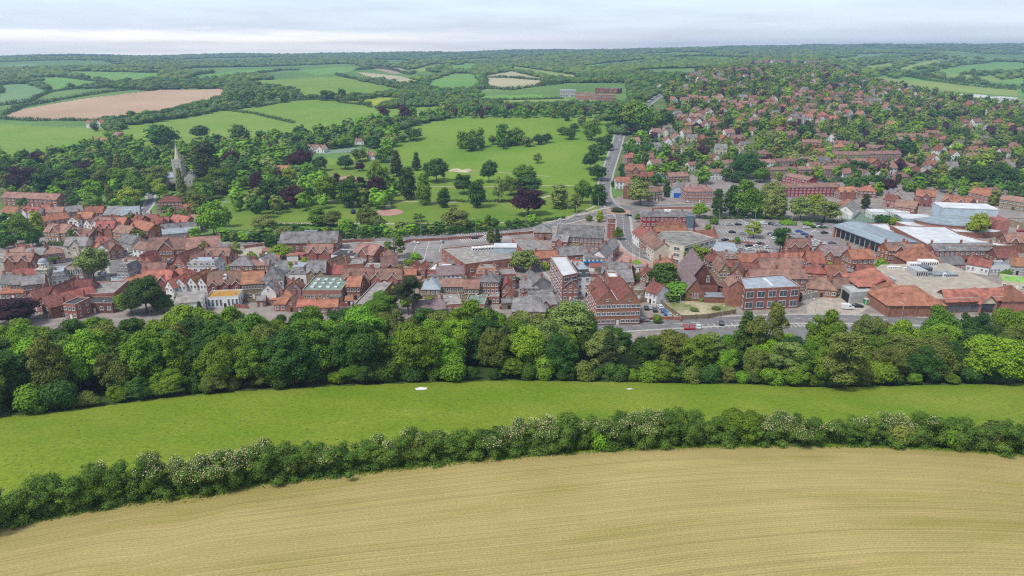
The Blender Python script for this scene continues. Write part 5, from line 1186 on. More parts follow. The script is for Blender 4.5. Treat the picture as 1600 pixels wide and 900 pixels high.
# metal-roofed market hall with a barrel vault and open columned side
A, B_, C_, D_ = [np.array(G(px, py, 6)[:2]) for px, py in ((1303, 354), (1388, 386), (1407, 376), (1334, 345))]
o_ = (A + B_) / 2; L_ = np.linalg.norm(B_ - A); ang = math.atan2(B_[1] - A[1], B_[0] - A[0]); e = empty('store', (o_[0], o_[1], 0), ang); tag(e, 'store with curved blue-grey metal roof and open colonnade beside the car park', 'store')
DP = 24; b = MB(); b.box(-L_ / 2 + 2, L_ / 2 - 2, 4, DP, -1, 6, 'b'); b.box(-L_ / 2, -L_ / 2 + 1, 0, 5, -1, 6.5, 'b'); b.build('wall', e)
r_ = MB(); nn = 12
for i in range(nn):
    y0, y1 = DP * i / nn, DP * (i + 1) / nn; z0, z1 = 6 + 2.6 * math.sin(math.pi * (i / nn * .8 + .1)) - .6, 6 + 2.6 * math.sin(math.pi * ((i + 1) / nn * .8 + .1)) - .6
    r_.slab((-L_ / 2 - 1, y0 - .5, z0), (L_ / 2 + 1, y0 - .5, z0), (L_ / 2 + 1, y1 - .5, z1), (-L_ / 2 - 1, y1 - .5, z1), .25, 'M')
r_.build('roof', e)
for i in range(11):
    cb = MB(); cb.tube((0, 0, 0), (0, 0, 6.1), .22, .22, 'steel', 6); o = cb.build('column', e); o.location = (-L_ / 2 + 2 + i * (L_ - 4) / 10, .6, 0)
b = MB(); b.box(-L_ / 2 + 2.5, L_ / 2 - 2.5, 3.8, 4.0, .2, 4.5, 'glass'); b.build('shop_window', e)
for q in (-.35, 0, .35): OCC.append((o_[0] + math.cos(ang) * L_ * q - math.sin(ang) * 12, o_[1] + math.sin(ang) * L_ * q + math.cos(ang) * 12, 13))
# supermarket with tiled skirt roofs round a gravelled flat roof
P = [G(px, py, 6)[:2] for px, py in ((1362, 447), (1392, 469), (1476, 468), (1592, 464), (1572, 450), (1480, 412), (1376, 414), (1352, 428))]
cx, cy = G(1450, 450)[:2]; e = empty('supermarket', (cx, cy, 0)); tag(e, 'supermarket with wide gravel flat roof and terracotta tiled skirts', 'supermarket')
Lc = [(x - cx, y - cy) for x, y in P]
b = MB(); b.prism(Lc, -1, 5.9, 'b'); b.build('wall', e); b = MB(); b.prism([(x * .985, y * .985) for x, y in Lc], 5.9, 6.3, 'gravel'); b.build('flat_roof', e)
def skirt(p, q, dep, rise, m='R', z0=5.0, parent=None, out=1.2):
    p, q = np.array(p), np.array(q); d = q - p; L_ = np.linalg.norm(d); ang = math.atan2(d[1], d[0]); r_ = MB()
    r_.slab((-.3, -out, z0), (L_ + .3, -out, z0), (L_ + .3 - dep * .4, dep, z0 + rise), (-.3 + dep * .4, dep, z0 + rise), .18, m)
    r_.slab((-.3 + dep * .4, dep + .02, z0 + rise), (L_ + .3 - dep * .4, dep + .02, z0 + rise), (L_ + .3 - dep * .4, dep + 2.4, 6.4), (-.3 + dep * .4, dep + 2.4, 6.4), .18, m)
    o = r_.build('skirt_roof', parent); o.location = (p[0], p[1], 0); o.rotation_euler = (0, 0, ang); return o
skirt(Lc[2], Lc[3], 5, 3.4, 'R', parent=e); skirt(Lc[0], Lc[1], 5, 3.6, 'R', parent=e); skirt(Lc[7], Lc[0], 5, 3.6, 'R', parent=e)
for nm, px, py, W_, D_, z0, rh in (('corner_pavilion_roof', 1433, 477, 23, 17, 5, 5.6), ('tower_roof', 1373, 447, 17, 15, 6, 6), ('pyramid_roof', 1447, 411, 15, 14, 6.2, 7.5), ('end_roof', 1590, 470, 12, 12, 5, 5)):
    x, y, _ = G(px, py, z0); r_ = MB(); roof_hip(r_, -W_ / 2, W_ / 2, 0, D_, z0, rh, 'T' if 'pyr' in nm or 'corner' in nm else 'R', .6); o = r_.build(nm, e); o.location = (x - cx, y - cy, 0); OCC.append((x, y + D_ / 2, 9))
    if nm != 'tower_roof':
        b = MB(); b.box(-W_ / 2, W_ / 2, 0, D_, -1, z0, 'b')
        if nm[0] == 'c':
            for i in range(5): b.box(-W_ / 2 + i * (W_ - 1) / 4, -W_ / 2 + i * (W_ - 1) / 4 + .7, -.35, 0, -1, z0 - .3, 'b')
        o = b.build('wall', e); o.location = (x - cx, y - cy, 0)
x, y, _ = G(1540, 470, 5); r_ = MB(); roof_gable(r_, -3.5, 3.5, -2.4, 8, 4.6, 3.4, 'R', 'y', .4); o = r_.build('porch_roof', e); o.location = (x - cx, y - cy, 0)
b = MB(); b.poly([(-3.3, -2.3, 4.6), (3.3, -2.3, 4.6), (0, -2.3, 7.6)], 'c'); b.box(-3.4, -2.7, -2.3, -1.6, -1, 4.6, 'b'); b.box(2.7, 3.4, -2.3, -1.6, -1, 4.6, 'b'); b.build('porch', e).location = (x - cx, y - cy, 0)
b = MB(); d = np.array(Lc[3]) - np.array(Lc[2]); L_ = np.linalg.norm(d)
for i in range(16): b.box(2 + i * (L_ - 4) / 16, 2 + (i + .8) * (L_ - 4) / 16, -.08, .05, .4, 3.2, 'glass')
o = b.build('shop_window', e); o.location = (Lc[2][0], Lc[2][1], 0); o.rotation_euler = (0, 0, math.atan2(d[1], d[0]))
for px, py, w_, d_, h_, m in ((1440, 432, 5, 8, 2.6, 'steel'), (1449, 428, 4, 5, 3, 'cargrey'), (1462, 430, 13, 3, 1.2, 'L'), (1478, 432, 11, 3, 1, 'L'), (1428, 418, 4, 3, 2, 'w'), (1452, 416, 8, 4, 2.4, 'w'), (1398, 420, 6, 1.6, 1, 'w'), (1399, 440, 1.5, 5, 1, 'steel'), (1415, 422, 1.2, 1.2, 1, 'w'), (1476, 433, 1, 1, 1.8, 'w')):
    x, y, _ = G(px, py, 6.4); b = MB(); b.box(-w_ / 2, w_ / 2, 0, d_, 6.3, 6.4 + h_, m)
    for i in range(int(w_)): b.box(-w_ / 2 + i + .2, -w_ / 2 + i + .7, -.06, 0, 6.8, 6.3 + h_ * .8, 'dark')
    b.build('roof_plant', e).location = (x - cx, y - cy, 0)
for q in range(7): OCC.append((P[q][0] * .7 + cx * .3, P[q][1] * .7 + cy * .3, 12))
OCC.append((cx, cy, 25)); OCC.append((cx + 25, cy, 20))
# leisure centre: drum with fan roof, tall pale box, low curved skirt
x, y, _ = G(1500, 357, 4); e = empty('leisure_centre', (x, y, 0), R(-12)); tag(e, 'leisure centre with round fan-shaped grey roof and tall pale blue box', 'leisure centre')
n = 20; Pd = [(20 * math.cos(math.pi + math.pi * i / n), 14 + 14 * math.sin(math.pi + math.pi * i / n)) for i in range(n + 1)]
b = MB(); b.prism(Pd, -1, 6, 'b'); b.build('drum_wall', e); r_ = MB()
for i in range(n):
    p, q = Pd[i], Pd[i + 1]; r_.poly([(p[0] * 1.04, (p[1] - 14) * 1.05 + 14, 5.8), (q[0] * 1.04, (q[1] - 14) * 1.05 + 14, 5.8), (0, 14, 9.5)], 'M')
    r_.poly([(p[0] * 1.04, (p[1] - 14) * 1.05 + 14, 5.8), (p[0] * 1.04, (p[1] - 14) * 1.05 + 14, 5.4), (q[0] * 1.04, (q[1] - 14) * 1.05 + 14, 5.4), (q[0] * 1.04, (q[1] - 14) * 1.05 + 14, 5.8)], 'M')
r_.build('fan_roof', e); b = MB(); b.box(-6, 24, 14, 30, -1, 13, 'l'); b.box(20, 27, 4, 22, -1, 9, 'b'); b.build('tall_box', e); b = MB(); b.box(-6.2, 24.2, 13.8, 30.2, 13, 13.4, 'W'); b.build('box_roof', e)
Pd = [(30 * math.cos(math.pi * 1.02 + math.pi * .75 * i / n), 16 + 22 * math.sin(math.pi * 1.02 + math.pi * .75 * i / n)) for i in range(n + 1)] + [(0, 14)]
b = MB(); b.prism(Pd, -1, 3.4, 'b', 'W'); b.build('low_wing', e); b = MB(); b.box(-26, -8, 16, 30, -1, 5, 'l'); b.box(-26.3, -7.9, 15.8, 30.2, 5, 5.3, 'W'); b.build('side_wing', e)
OCC.append((x, y + 12, 26)); OCC.append((x - 15, y + 20, 15))
# fenced ball court
x, y, _ = G(1362, 349); e = empty('ball_court', (x, y, 0), R(-6)); tag(e, 'ball court inside a tall green mesh cage', 'ball court'); b = MB()
b.box(-15, 15, 0, 26, 0, .06, 'Gn'); b.build('court_surface', e); b = MB()
for i in range(13):
    for yy in (0, 26): b.box(-15 + i * 2.5 - .06, -15 + i * 2.5 + .06, yy - .06, yy + .06, 0, 5, 'greensteel')
for i in range(11):
    for xx in (-15, 15): b.box(xx - .06, xx + .06, i * 2.6 - .06, i * 2.6 + .06, 0, 5, 'greensteel')
for k in range(10):
    for yy in (0, 26): b.box(-15, 15, yy - .03, yy + .03, k * .52 + .2, k * .52 + .26, 'greensteel')
    for xx in (-15, 15): b.box(xx - .03, xx + .03, 0, 26, k * .52 + .2, k * .52 + .26, 'greensteel')
b.build('mesh_cage', e); OCC.append((x, y + 12, 16))
# extras hung on buildings built above
def kid(prefix):
    for q in BUILT:
        if q.get('label', '').startswith(prefix): return q
q = kid('workshop shed with pale blue'); b = MB(); b.box(-2.6, 2.6, -.12, 0, 0, 3.6, 'bluedoor'); b.build('roller_door', q)
q = kid('white corner shop with blue'); b = MB(); b.box(-5.6, 5.6, -.5, 0, 2.5, 3.3, 'bluesign'); b.box(-5.2, 5.2, -.1, 0, .4, 2.4, 'glassblue'); b.build('shop_front', q)
q = kid('long dark red office building'); b = MB(); b.box(10.5, 14.5, -2, 0, 0, 7.6, 'glassblue'); b.build('glass_bay', q); b = MB(); b.box(-2, 2, 5, 7, 8.4, 9.6, 'w'); b.build('roof_unit', q)
q = kid('brick workshop with green flat'); b = MB()
for i in range(4):
    for j in range(3): b.box(-6 + i * 3.4, -4.6 + i * 3.4, 4 + j * 5, 5.8 + j * 5, 5, 5.5, 'W')
b.build('skylight', q)
q = kid('big brick store with grey'); x, y, _ = G(762, 391, 6); ox, oy = q.location.x, q.location.y
b = MB()
for i in range(9): b.box(i * 1.6 - 8, i * 1.6 - 6.8, -1.5, 1.5, 6.3, 8, 'w'); b.box(i * 1.6 - 7.8, i * 1.6 - 7.1, -1.56, -1.5, 6.9, 7.6, 'dark')
b.box(-8.3, 6.6, -1.8, 1.8, 6.05, 6.3, 'steel'); o = b.build('air_handling_units', q); o.location = (x - ox, y - oy, 0); o.rotation_euler = (0, 0, R(12))
x, y, _ = G(788, 394, 6); b = MB(); b.box(-5, 6, -3, 5, 5, 9.2, 'l'); b.box(-5.2, 6.2, -3.2, 5.2, 9.2, 9.4, 'W'); b.build('plant_room', q).location = (x - ox, y - oy, 0)
q = kid('large square brick building'); x, y, _ = G(1158, 447, 8); b = MB(); b.box(-4, 2.5, -3, 5, -8, 1.0, 'b'); gable_wall(b, -4, 2.5, -3, 5, 1, 2.4, 'b', 'y'); o = b.build('stair_wing', q); o.location = (x - q.location.x - 2, y - q.location.y, 8)
r_ = MB(); roof_gable(r_, -4, 2.5, -3, 5, 1, 2.4, 'B', 'y', .3); r_.build('stair_roof', q).location = o.location
b = MB(); b.box(-.6, .6, -6, 4, 9, 9.7, 'W'); b.box(-15, -14, -4, 2, 9, 9.9, 'K'); b.build('roof_unit', q)
q = kid('three-storey red brick offices')
b = MB(); b.box(-3.2, 3.2, 2, 14, 9.35, 9.6, 'W'); b.build('flat_link_roof', q)
q = kid('brick house with big red roof'); b = MB(); b.box(-.8, .8, 1.6, 3.6, 8.2, 9.4, 'w'); b.tube((0, 1.5, 9.4), (0, 3.6, 9.4), .8, .8, 'w', 12); b.build('round_dormer', q)
q = kid('long brick hall with blue-grey'); b = MB(); b.box(-3, 4, 6.3, 7.7, 9.6, 10.6, 'L'); b.build('ridge_vent', q)
q = kid('pale corrugated recycling'); x, y, _ = G(1322, 466); b = MB(); b.box(-3.2, 3.2, -.25, -.1, 0, 4, 'dark'); o = b.build('opening', q)
w0, w1 = [np.array(G(px, py, 4.8)[:2]) for px, py in ((1315, 447), (1331, 459))]; m_ = (w0 + w1) / 2; o.location = (m_[0] - q.location.x, m_[1] - q.location.y, 0); o.rotation_euler = (0, 0, math.atan2(w1[1] - w0[1], w1[0] - w0[0]))

# ------------------------------------------------ fill houses: a few kinds copied with their parts
def proto_house(name, W_, D, h, kind, rh, wall, roof, fl, bays, side):
    n0 = len(OCC); nb = len(BUILT); e = building(name, None, 0, 0, 0, 0, W_, D, h, kind, rh, wall, roof, fl, bays, side); del OCC[n0:]; del BUILT[nb:]
    register(e, [o for o in bpy.data.objects if o.parent is not None and (o.parent == e or o.parent.parent == e)]); return e
PH = []
for nm, look, *a in (('semi_detached_house', 'brick semi-detached house with red tiled roof', 12, 8.5, 5.2, 'x2', 3.6, 'b', 'R', 2, 4), ('detached_house', 'white-rendered house with brown roof', 10, 8, 5.2, 'x', 3.6, 'w', 'B', 2, 3),
                     ('detached_house', 'brick house with hipped red roof', 10, 9, 5.2, 'h', 3.8, 'b', 'R', 2, 3), ('detached_house', 'house with pointed white front gable', 8, 9, 5.2, 'f', 4.0, 'w', 'R', 2, 3),
                     ('semi_detached_house', 'brown twin-gabled brick house', 13, 8, 5.2, 'x2', 3.4, 'b', 'B', 2, 4), ('terrace', 'long brick terrace with brown roof', 24, 8, 5.2, 'x', 2.8, 'b', 'B', 2, 8),
                     ('detached_house', 'orange brick gabled house', 9, 10, 5, 'f', 3.6, 'o', 'T', 2, 3), ('detached_house', 'cream house with slate roof', 10, 8, 5.2, 'x1', 3.4, 'c', 'S', 2, 3),
                     ('bungalow', 'low bungalow with wide brown hipped roof', 13, 10, 2.8, 'h', 3.4, 'b', 'B', 1, 4)):
    for sd in (1, -1): PH.append((proto_house(nm, *a, sd), look, a[0], a[1], nm, sd))
used_proto = set()
def fill_house(x, y, rz, k, group, look=None):
    # sd: the side of the house that shows
    p, lk, W_, D, nm, sd = PH[2 * k + (0 if x < 0 else 1)]; z = min(HZ(x + dx, y + dy) for dx in (-4, 4) for dy in (-3, 5)) + .3
    if p.name in used_proto: o = copy_tree(p)
    else: o = p; used_proto.add(p.name)
    o.location = (x, y, z); o.rotation_euler = (0, 0, rz); s = random.uniform(.92, 1.1); o.scale = (s * random.uniform(.95, 1.1), s, s)
    tag(o, None, NAMECAT.get(nm, 'house') if nm in NAMECAT else 'house', group); AUTO.append((o, look or lk, *PX(x, y, z + 3))); OCC.append((x - math.sin(rz) * D / 2, y + math.cos(rz) * D / 2, max(W_, D) * .5)); return o
RES = pts('978 232 1005 205 1045 170 1030 140 1100 112 1200 97 1290 100 1330 118 1400 135 1480 152 1600 165 1600 330 1440 300 1350 290 1180 285 1060 290 985 300')
cand = []; GT = []; rgt = random.Random(77)
_w = [G(*p)[:2] for p in RES]; _x0, _x1, _y0, _y1 = min(p[0] for p in _w), max(p[0] for p in _w), min(p[1] for p in _w), min(1900, max(p[1] for p in _w))
for _ in range(14000):
    x, y = rgt.uniform(_x0, _x1), rgt.uniform(_y0, _y1); q = PX(x, y, HZ(x, y))
    if not (-10 < q[0] < 1620) or not bool(inpoly(q[0], q[1], RES)): continue
    # groves: trees come in drifts
    if math.sin(x / 47 + 1) * math.sin(y / 61 + x / 140) + .25 * math.sin(x / 19) < (-.05 if q[1] > 150 else -.3): continue
    h = rgt.uniform(8, 14); w_ = h * rgt.uniform(.8, 1.1)
    if not free(x, y, w_ * .45) or any((x - a) ** 2 + (y - b) ** 2 < (c + w_ * .4) ** 2 for a, b, c in TREES): continue
    GT.append((x, y, w_, h, rgt.choice(('g2', 'g2', 'g2', 'g2', 'g3', 'g3', 'g3', 'g1', 'ol', 'cu', 'pl')))); OCC.append((x, y, w_ * .42))
    if len(GT) >= 620: break
rr_ = random.Random(5)
for row in range(0, 60):
    yb = 560 + row * 25
    for col_ in range(-2, 110):
        xb = 110 + col_ * 15.5
        th = R(14) * math.sin(row * .9 + xb / 190) + R(8); x = xb + rr_.uniform(-1.5, 1.5); y = yb + 14 * math.sin(xb / 120 + row * .13) + rr_.uniform(-2, 2)
        z = HZ(x, y); q = PX(x, y, z)
        if not (-20 < q[0] < 1640 and bool(inpoly(q[0], q[1], RES))): continue
        dens = .68 if q[1] > 150 else .46
        if q[0] > 1430 and q[1] < 230: dens = .38
        if q[0] < 1090 and q[1] < 160: dens = .42
        if rr_.random() > dens: continue
        cand.append((x, y, th + rr_.choice((0, 0, 0, 0, R(90), R(-12), R(15)))))
cand.sort(key=lambda c: c[1]); HOUSEN = 0; farh = []
for x, y, th in cand:
    if not free(x, y + 3, 5.5): continue
    if any((x - a) ** 2 + (y - b) ** 2 < (c * .75 + 4) ** 2 for a, b, c in TREES): continue
    k = rr_.choice((0, 1, 1, 1, 2, 3, 3, 3, 4, 4, 5 if y < 800 else 4, 6, 7, 7, 8))
    if HOUSEN < 265: fill_house(x, y, th, k, 'houses on the residential hillside'); HOUSEN += 1
    else: farh.append((x, y, th, k)); OCC.append((x, y + 3, 6))
def merged_houses(name, L_, label):
    b = MB()
    for x, y, th, k in L_:
        W_, D = (12, 9, 10, 8, 13, 18, 9, 10, 13)[k], 8; wl = 'bwbwbwocw'[k]; rf = 'RBVRBBTSV'[k]; h, rh = 5, 3.4; z = HZ(x, y); c, s = math.cos(th), math.sin(th)
        t = MB(); t.box(-W_ / 2, W_ / 2, 0, D, -1.5, h, wl); ax = 'y' if k in (3, 6) else 'x'; gable_wall(t, -W_ / 2, W_ / 2, 0, D, h, rh, wl, ax); roof_gable(t, -W_ / 2, W_ / 2, 0, D, h, rh, rf, ax)
        t.box(-.5, .5, D / 2 - .4, D / 2 + .4, h, h + rh + 1.3, 'b')
        for fz in (1, 3.4):
            for i in range(3): t.box(-W_ / 2 + W_ * (i + .5) / 3 - .6, -W_ / 2 + W_ * (i + .5) / 3 + .6, -.06, 0, fz, fz + 1.2, 'frame'); t.box(-W_ / 2 + W_ * (i + .5) / 3 - .45, -W_ / 2 + W_ * (i + .5) / 3 + .45, -.1, -.06, fz + .15, fz + 1.05, 'glass')
        base = len(b.v); b.v += [(x + px * c - py * s, y + px * s + py * c, z + pz_) for px, py, pz_ in t.v]; b.f += [tuple(base + i for i in f) for f in t.f]; b.m += [b.mi(t.mats[m]) for m in t.m]
    o = b.build(name); tag(o, label, 'distant houses', kind='stuff'); return o
if farh: merged_houses('distant_houses', farh, 'far rows of small red-roofed houses on the hilltop')
# houses that close the gaps in the old town
for px, py, rzd, k in ((12, 322, 4, 0), (40, 320, 0, 4), (92, 340, 10, 0), (150, 340, 5, 2), (208, 366, -20, 4), (120, 400, 0, 7), (148, 466, 10, 6), (345, 432, 0, 4), (246, 460, 0, 0), (340, 415, 0, 4), (430, 430, 5, 1), (500, 412, 0, 4), (602, 455, 0, 4), (615, 440, 0, 0),
                       (700, 440, 0, 4), (718, 462, 0, 7), (846, 405, 0, 4), (980, 445, 20, 6), (1075, 405, 20, 4), (1150, 445, 0, 0), (1248, 402, 0, 4), (1215, 455, 0, 5), (1330, 415, 0, 2), (1550, 430, 0, 0), (1590, 395, 0, 4), (1520, 425, 10, 1), (1495, 402, 0, 4), (30, 425, 0, 4), (8, 425, 0, 0), (150, 415, 20, 1), (560, 455, 0, 4), (585, 440, 0, 5), (240, 375, -10, 4), (165, 370, 0, 0)):
    x, y, z = G(px, py)
    if free(x, y + 3, 3.2): fill_house(x, y, R(rzd), k, 'houses filling the old town')

# sheds, yards' shrubs and garden walls among the town's houses
TOWN = pts('0 345 60 340 225 330 262 350 315 358 330 392 440 392 600 395 640 415 690 412 730 425 850 400 930 420 1010 425 1120 420 1200 410 1340 410 1600 420 1600 470 1350 476 1200 470 1020 470 900 480 760 486 540 484 300 484 100 484 0 470')
rt = random.Random(12); ns = 0; NW = 0
for _ in range(5000):
    x, y = rt.uniform(-215, 215), rt.uniform(238, 345); q = PX(x, y, 0)
    if not bool(inpoly(q[0], q[1], TOWN)): continue
    if not free(x, y, 1.6): continue
    if any(math.hypot(x - a, y - b_) < c * .8 + 2 for a, b_, c in TREES): continue
    t_ = rt.random(); rz = rt.choice((0, 0, R(8), R(-15), R(90)))
    if t_ < .34 and ns < 60:
        ns += 1; h = rt.uniform(2.2, 3.2); W_, D_ = rt.uniform(3, 6), rt.uniform(2.6, 4); e = empty('shed', (x, y, 0), rz); rf = rt.choice('BRSFSK'); wl = rt.choice(('b', 'b', 'w', 'fencewood', 'y')); b = MB(); b.box(-W_ / 2, W_ / 2, 0, D_, -.5, h, wl); r_ = MB()
        if rt.random() < .5: gable_wall(b, -W_ / 2, W_ / 2, 0, D_, h, 1.3, wl); roof_gable(r_, -W_ / 2, W_ / 2, 0, D_, h, 1.3, rf, 'x', .2)
        else: r_.box(-W_ / 2 - .2, W_ / 2 + .2, -.2, D_ + .2, h, h + .18, rf)
        b.build('wall', e); r_.build('roof', e); b = MB(); b.box(-.6, .6, -.07, 0, 0, 1.9, rt.choice(('frame', 'dark', 'g'))); b.build('door', e); tag(e, None, 'shed', 'sheds and garages behind the town houses')
        AUTO.append((e, 'small %s shed' % dict(B='brown-roofed', R='red-roofed', S='slate-roofed', F='grey flat-roofed', K='dark flat-roofed')[rf], *PX(x, y, 2))); OCC.append((x, y + D_ / 2, 3))
    elif t_ < .7: tree(x, y, rt.uniform(2, 4.5), rt.uniform(1.8, 4.2), 'bush', rt.choice(('g1', 'g2', 'g3', 'ol', 'yl', 'cu')), 1, group='shrubs in the town yards'); OCC.append((x, y, 2.5))
    elif NW < 46:
        NW += 1; L_ = rt.uniform(6, 13); m_ = rt.choice(('wallbrick', 'wallbrick', 'fencewood', 'concrete')); b = MB(); b.box(-L_ / 2, L_ / 2, -.15, .15, -.5, 1.7, m_); b.box(-L_ / 2, -L_ / 2 + .3, 0.16, L_ * .6, -.5, 1.7, m_)
        for i in range(int(L_ / 2.5) + 1): b.box(-L_ / 2 + i * 2.5 - .2, -L_ / 2 + i * 2.5 + .2, -.22, .22, -.5, 1.9, m_)
        o = b.build({'fencewood': 'garden_fence'}.get(m_, 'garden_wall'), None, (x, y, 0)); o.rotation_euler = (0, 0, rz); tag(o, None, 'fence' if m_ == 'fencewood' else 'wall', 'yard walls and fences between the town houses'); AUTO.append((o, {'wallbrick': 'brick yard wall', 'fencewood': 'wooden yard fence', 'concrete': 'grey yard wall'}[m_], *PX(x, y, 1))); OCC.append((x, y, 4))
    if ns + NW > 104 and _ > 3000: break
# ------------------------------------------------ planting
# woodland belt between the meadow and the town
bx0, bx1 = -175, 215; r = random.Random(21); belt = []
def belt_try(n, y_off0, y_off1, spacing, rowname, front):
    got = 0
    for _ in range(n * 40):
        if got >= n: break
        x = r.uniform(bx0, bx1); y = float(np.interp(x, BX, BY)) + r.uniform(y_off0, y_off1)
        if abs(x) > .78 * y + 15: continue
        z = HZ(x, y); q = PX(x, y, z); right = q[0] > 930
        if right and y > 198 and 1130 < q[0] < 1330 and r.random() < .6: continue
        if right and y > 214: continue
        if y > 233: continue
        if any((x - a) ** 2 + (y - b) ** 2 < spacing ** 2 for a, b, c in belt): continue
        h = r.uniform(11.5, 16.5) if not right else r.uniform(9.5, 15)
        tx, ty = PX(x, y, z + h); lim = 480 if q[0] < 900 else (512 if q[0] < 1000 else 519 if q[0] < 1230 else 530 if q[0] < 1330 else 498)
        if 1560 < q[0] or 1425 < q[0]: lim = 505
        if 840 < q[0] < 930: lim = 478
        if q[0] < 90: lim = 508
        lim += r.uniform(-3, 9)
        while ty < lim and h > 4.5: h -= .4; tx, ty = PX(x, y, z + h)
        if ty < lim: continue
        w_ = h * r.uniform(.66, .98); sh = r.choice(('round', 'round', 'round', 'tall'))
        if front: sh = r.choice(('round', 'round', 'bush')); 
        c = r.choice(('g1', 'g2', 'g2', 'g2', 'g2', 'g3', 'ol') if q[0] > 350 else ('g1', 'g2', 'g2', 'g3', 'g3', 'ol')) if q[0] < 800 else r.choice(('g1', 'g2', 'g2', 'g3', 'g3', 'ol', 'ol', 'pl'))
        if sh == 'tall' and r.random() < .25 and 650 < q[0] < 1050: sh, c, w_ = 'cone', 'cf', h * .55
        belt.append((x, y, w_)); tree(x, y, w_, h, sh, c, 0, group='trees of the belt between meadow and town'); got += 1
belt_try(85, 14, 74, 7.3, 'back', False)
belt_try(85, 4, 52, 5.6, 'mid', False)
# ragged front edge of the belt
x = bx0
while x < bx1:
    y = float(np.interp(x, BX, BY)) + r.uniform(1.5, 4); h = r.uniform(3.2, 7); 
    if abs(x) < .8 * y + 12: tree(x, y, h * r.uniform(1.0, 1.35), h, r.choice(('bush', 'bush', 'round')), r.choice(('g3', 'g3', 'g2', 'g2', 'ol')), 0, group='bushes along the front edge of the tree belt')
    x += r.uniform(3.4, 6.2)
for px, base, top, wd, sh, c in ((1318, 608, 522, 92, 'sparse', 'ol'), (890, 560, 474, 84, 'tall', 'pl'), (1225, 600, 535, 60, 'sparse', 'pl'), (1190, 590, 470, 62, 'sparse', 'ol'), (1158, 585, 486, 52, 'cone', 'g3'), (1280, 575, 490, 60, 'round', 'g2'), (1345, 575, 492, 64, 'sparse', 'ol'), (1400, 582, 505, 60, 'round', 'g1'),
                                (1460, 560, 482, 60, 'round', 'g2'), (1510, 560, 486, 56, 'round', 'g3'), (1570, 560, 478, 60, 'round', 'g2'), (1545, 598, 518, 90, 'round', 'g1'), (1440, 596, 545, 60, 'round', 'g3'), (1290, 604, 545, 50, 'round', 'g2'), (170, 600, 512, 96, 'sparse', 'ol'), (300, 560, 484, 90, 'round', 'g1'), (560, 560, 480, 90, 'round', 'g1'), (460, 600, 516, 96, 'round', 'g3'), (730, 560, 476, 84, 'round', 'g2'), (40, 570, 505, 90, 'round', 'g2'), (1390, 600, 545, 40, 'sparse', 'ol'), (1420, 540, 515, 22, 'round', 'g3'), (860, 520, 488, 40, 'round', 'yl')):
    tree_px(px, base, top, wd, sh, c, group='trees of the belt between meadow and town')
# small house half hidden in the belt
B('1405 543 1468 544 4 9 x 2 b B 1 6 house|brown-roofed house half hidden among the trees below the car park')
B('1588 530 1640 532 4 9 x 3 b S 1 5 house|slate-roofed house at the right edge within the tree belt')

# overgrown hedge between meadow and arable field
def hedge_mesh(path, w_, h, n_per_m, s, r, mats, step=1.6, hv=.35, core=True):
    Ls = []; P = []; d = 0
    for i in range(len(path) - 1):
        p, q = np.array(path[i]), np.array(path[i + 1]); L_ = np.linalg.norm(q - p); k = max(1, int(L_ / step))
        for j in range(k): P.append(p + (q - p) * j / k)
    P = np.array(P)
    for _ in range(3):
        if len(P) > 4: P[1:-1] = (P[:-2] + 2 * P[1:-1] + P[2:]) / 4
    ph = r.uniform(0, 50)
    for i, p in enumerate(P):
        hh = h * (1 + hv * (.6 * math.sin(i * .23 + ph) + .5 * math.sin(i * .071 + ph * 2) + r.uniform(-.5, .5)))
        z = HZ(p[0], p[1])
        for k in range(5):
            o_ = r.normal(0, w_ * .23, 2); q = r.uniform(.24, .5) * w_ * .5
            Ls.append((p[0] + o_[0], p[1] + o_[1], z + (k + .4) / 5 * hh * .95, q, q, hh * .15))
    Ls = np.array(Ls); V_, F_ = blobs(Ls, int(len(P) * step * n_per_m), s, r, .72 if core else 0, CS2, .3, spread=2.2); return V_, F_, Ls
r2 = np.random.default_rng(4)
hp = [(p[0], p[1] + 1.6) for p in HW if -140 < p[0] < 190]
V_, F_, Ls = hedge_mesh(hp, 5.4, 5.4, 2100, .19, r2, ['hedge'], hv=.24, step=.8)
he = bpy.data.objects.new('hedge', npmesh('hedge', V_, F_, ['hedge'])); link(he); tag(he, 'long overgrown hawthorn hedge with pale blossom between meadow and arable field', 'hedge')
top = Ls[(Ls[:, 2] - np.array([HZ(a, b) for a, b in Ls[:, :2]])) > 2.9]; cl_ = np.sin(top[:, 0] * .19 + 1) * np.sin(top[:, 0] * .071 + 2) + .3 * np.sin(top[:, 0] * .55); sel = top[(r2.random(len(top)) < np.clip(cl_ * 1.8 + .14, .03, 1))]
D = r2.normal(0, 1, (len(sel) * 150, 3)); D /= np.linalg.norm(D, axis=1)[:, None]; D[:, 2] = abs(D[:, 2]); k = np.repeat(np.arange(len(sel)), 150); Pq = sel[k, :3] + D * sel[k, 3:] * r2.uniform(1.0, 1.6, (len(k), 1))
V_, F_ = leaves(Pq, D, .15, r2); bl = bpy.data.objects.new('blossom', npmesh('blossom', V_, F_, ['blossom'])); link(bl, he)
for px, base, hgt, wd, c, sh in ((1165, 694, 6.4, 8.5, 'g2', 'round'), (1052, 696, 6.6, 4.5, 'g2', 'tall'), (640, 728, 5.2, 6, 'ol', 'bush'), (935, 704, 4.9, 5, 'g1', 'bush'), (1420, 700, 5.4, 7, 'ol', 'bush'), (1500, 703, 5.2, 6, 'g2', 'bush'), (300, 772, 5.4, 6, 'ol', 'bush'), (770, 714, 5, 6, 'g3', 'bush'), (440, 752, 5.2, 5, 'pl', 'bush'), (1560, 706, 5.4, 6, 'ol', 'bush')):
    x, y, z = G(px, base); tree(x, y + 2, wd, hgt, sh, c, 0, group='bushes standing up out of the field hedge')
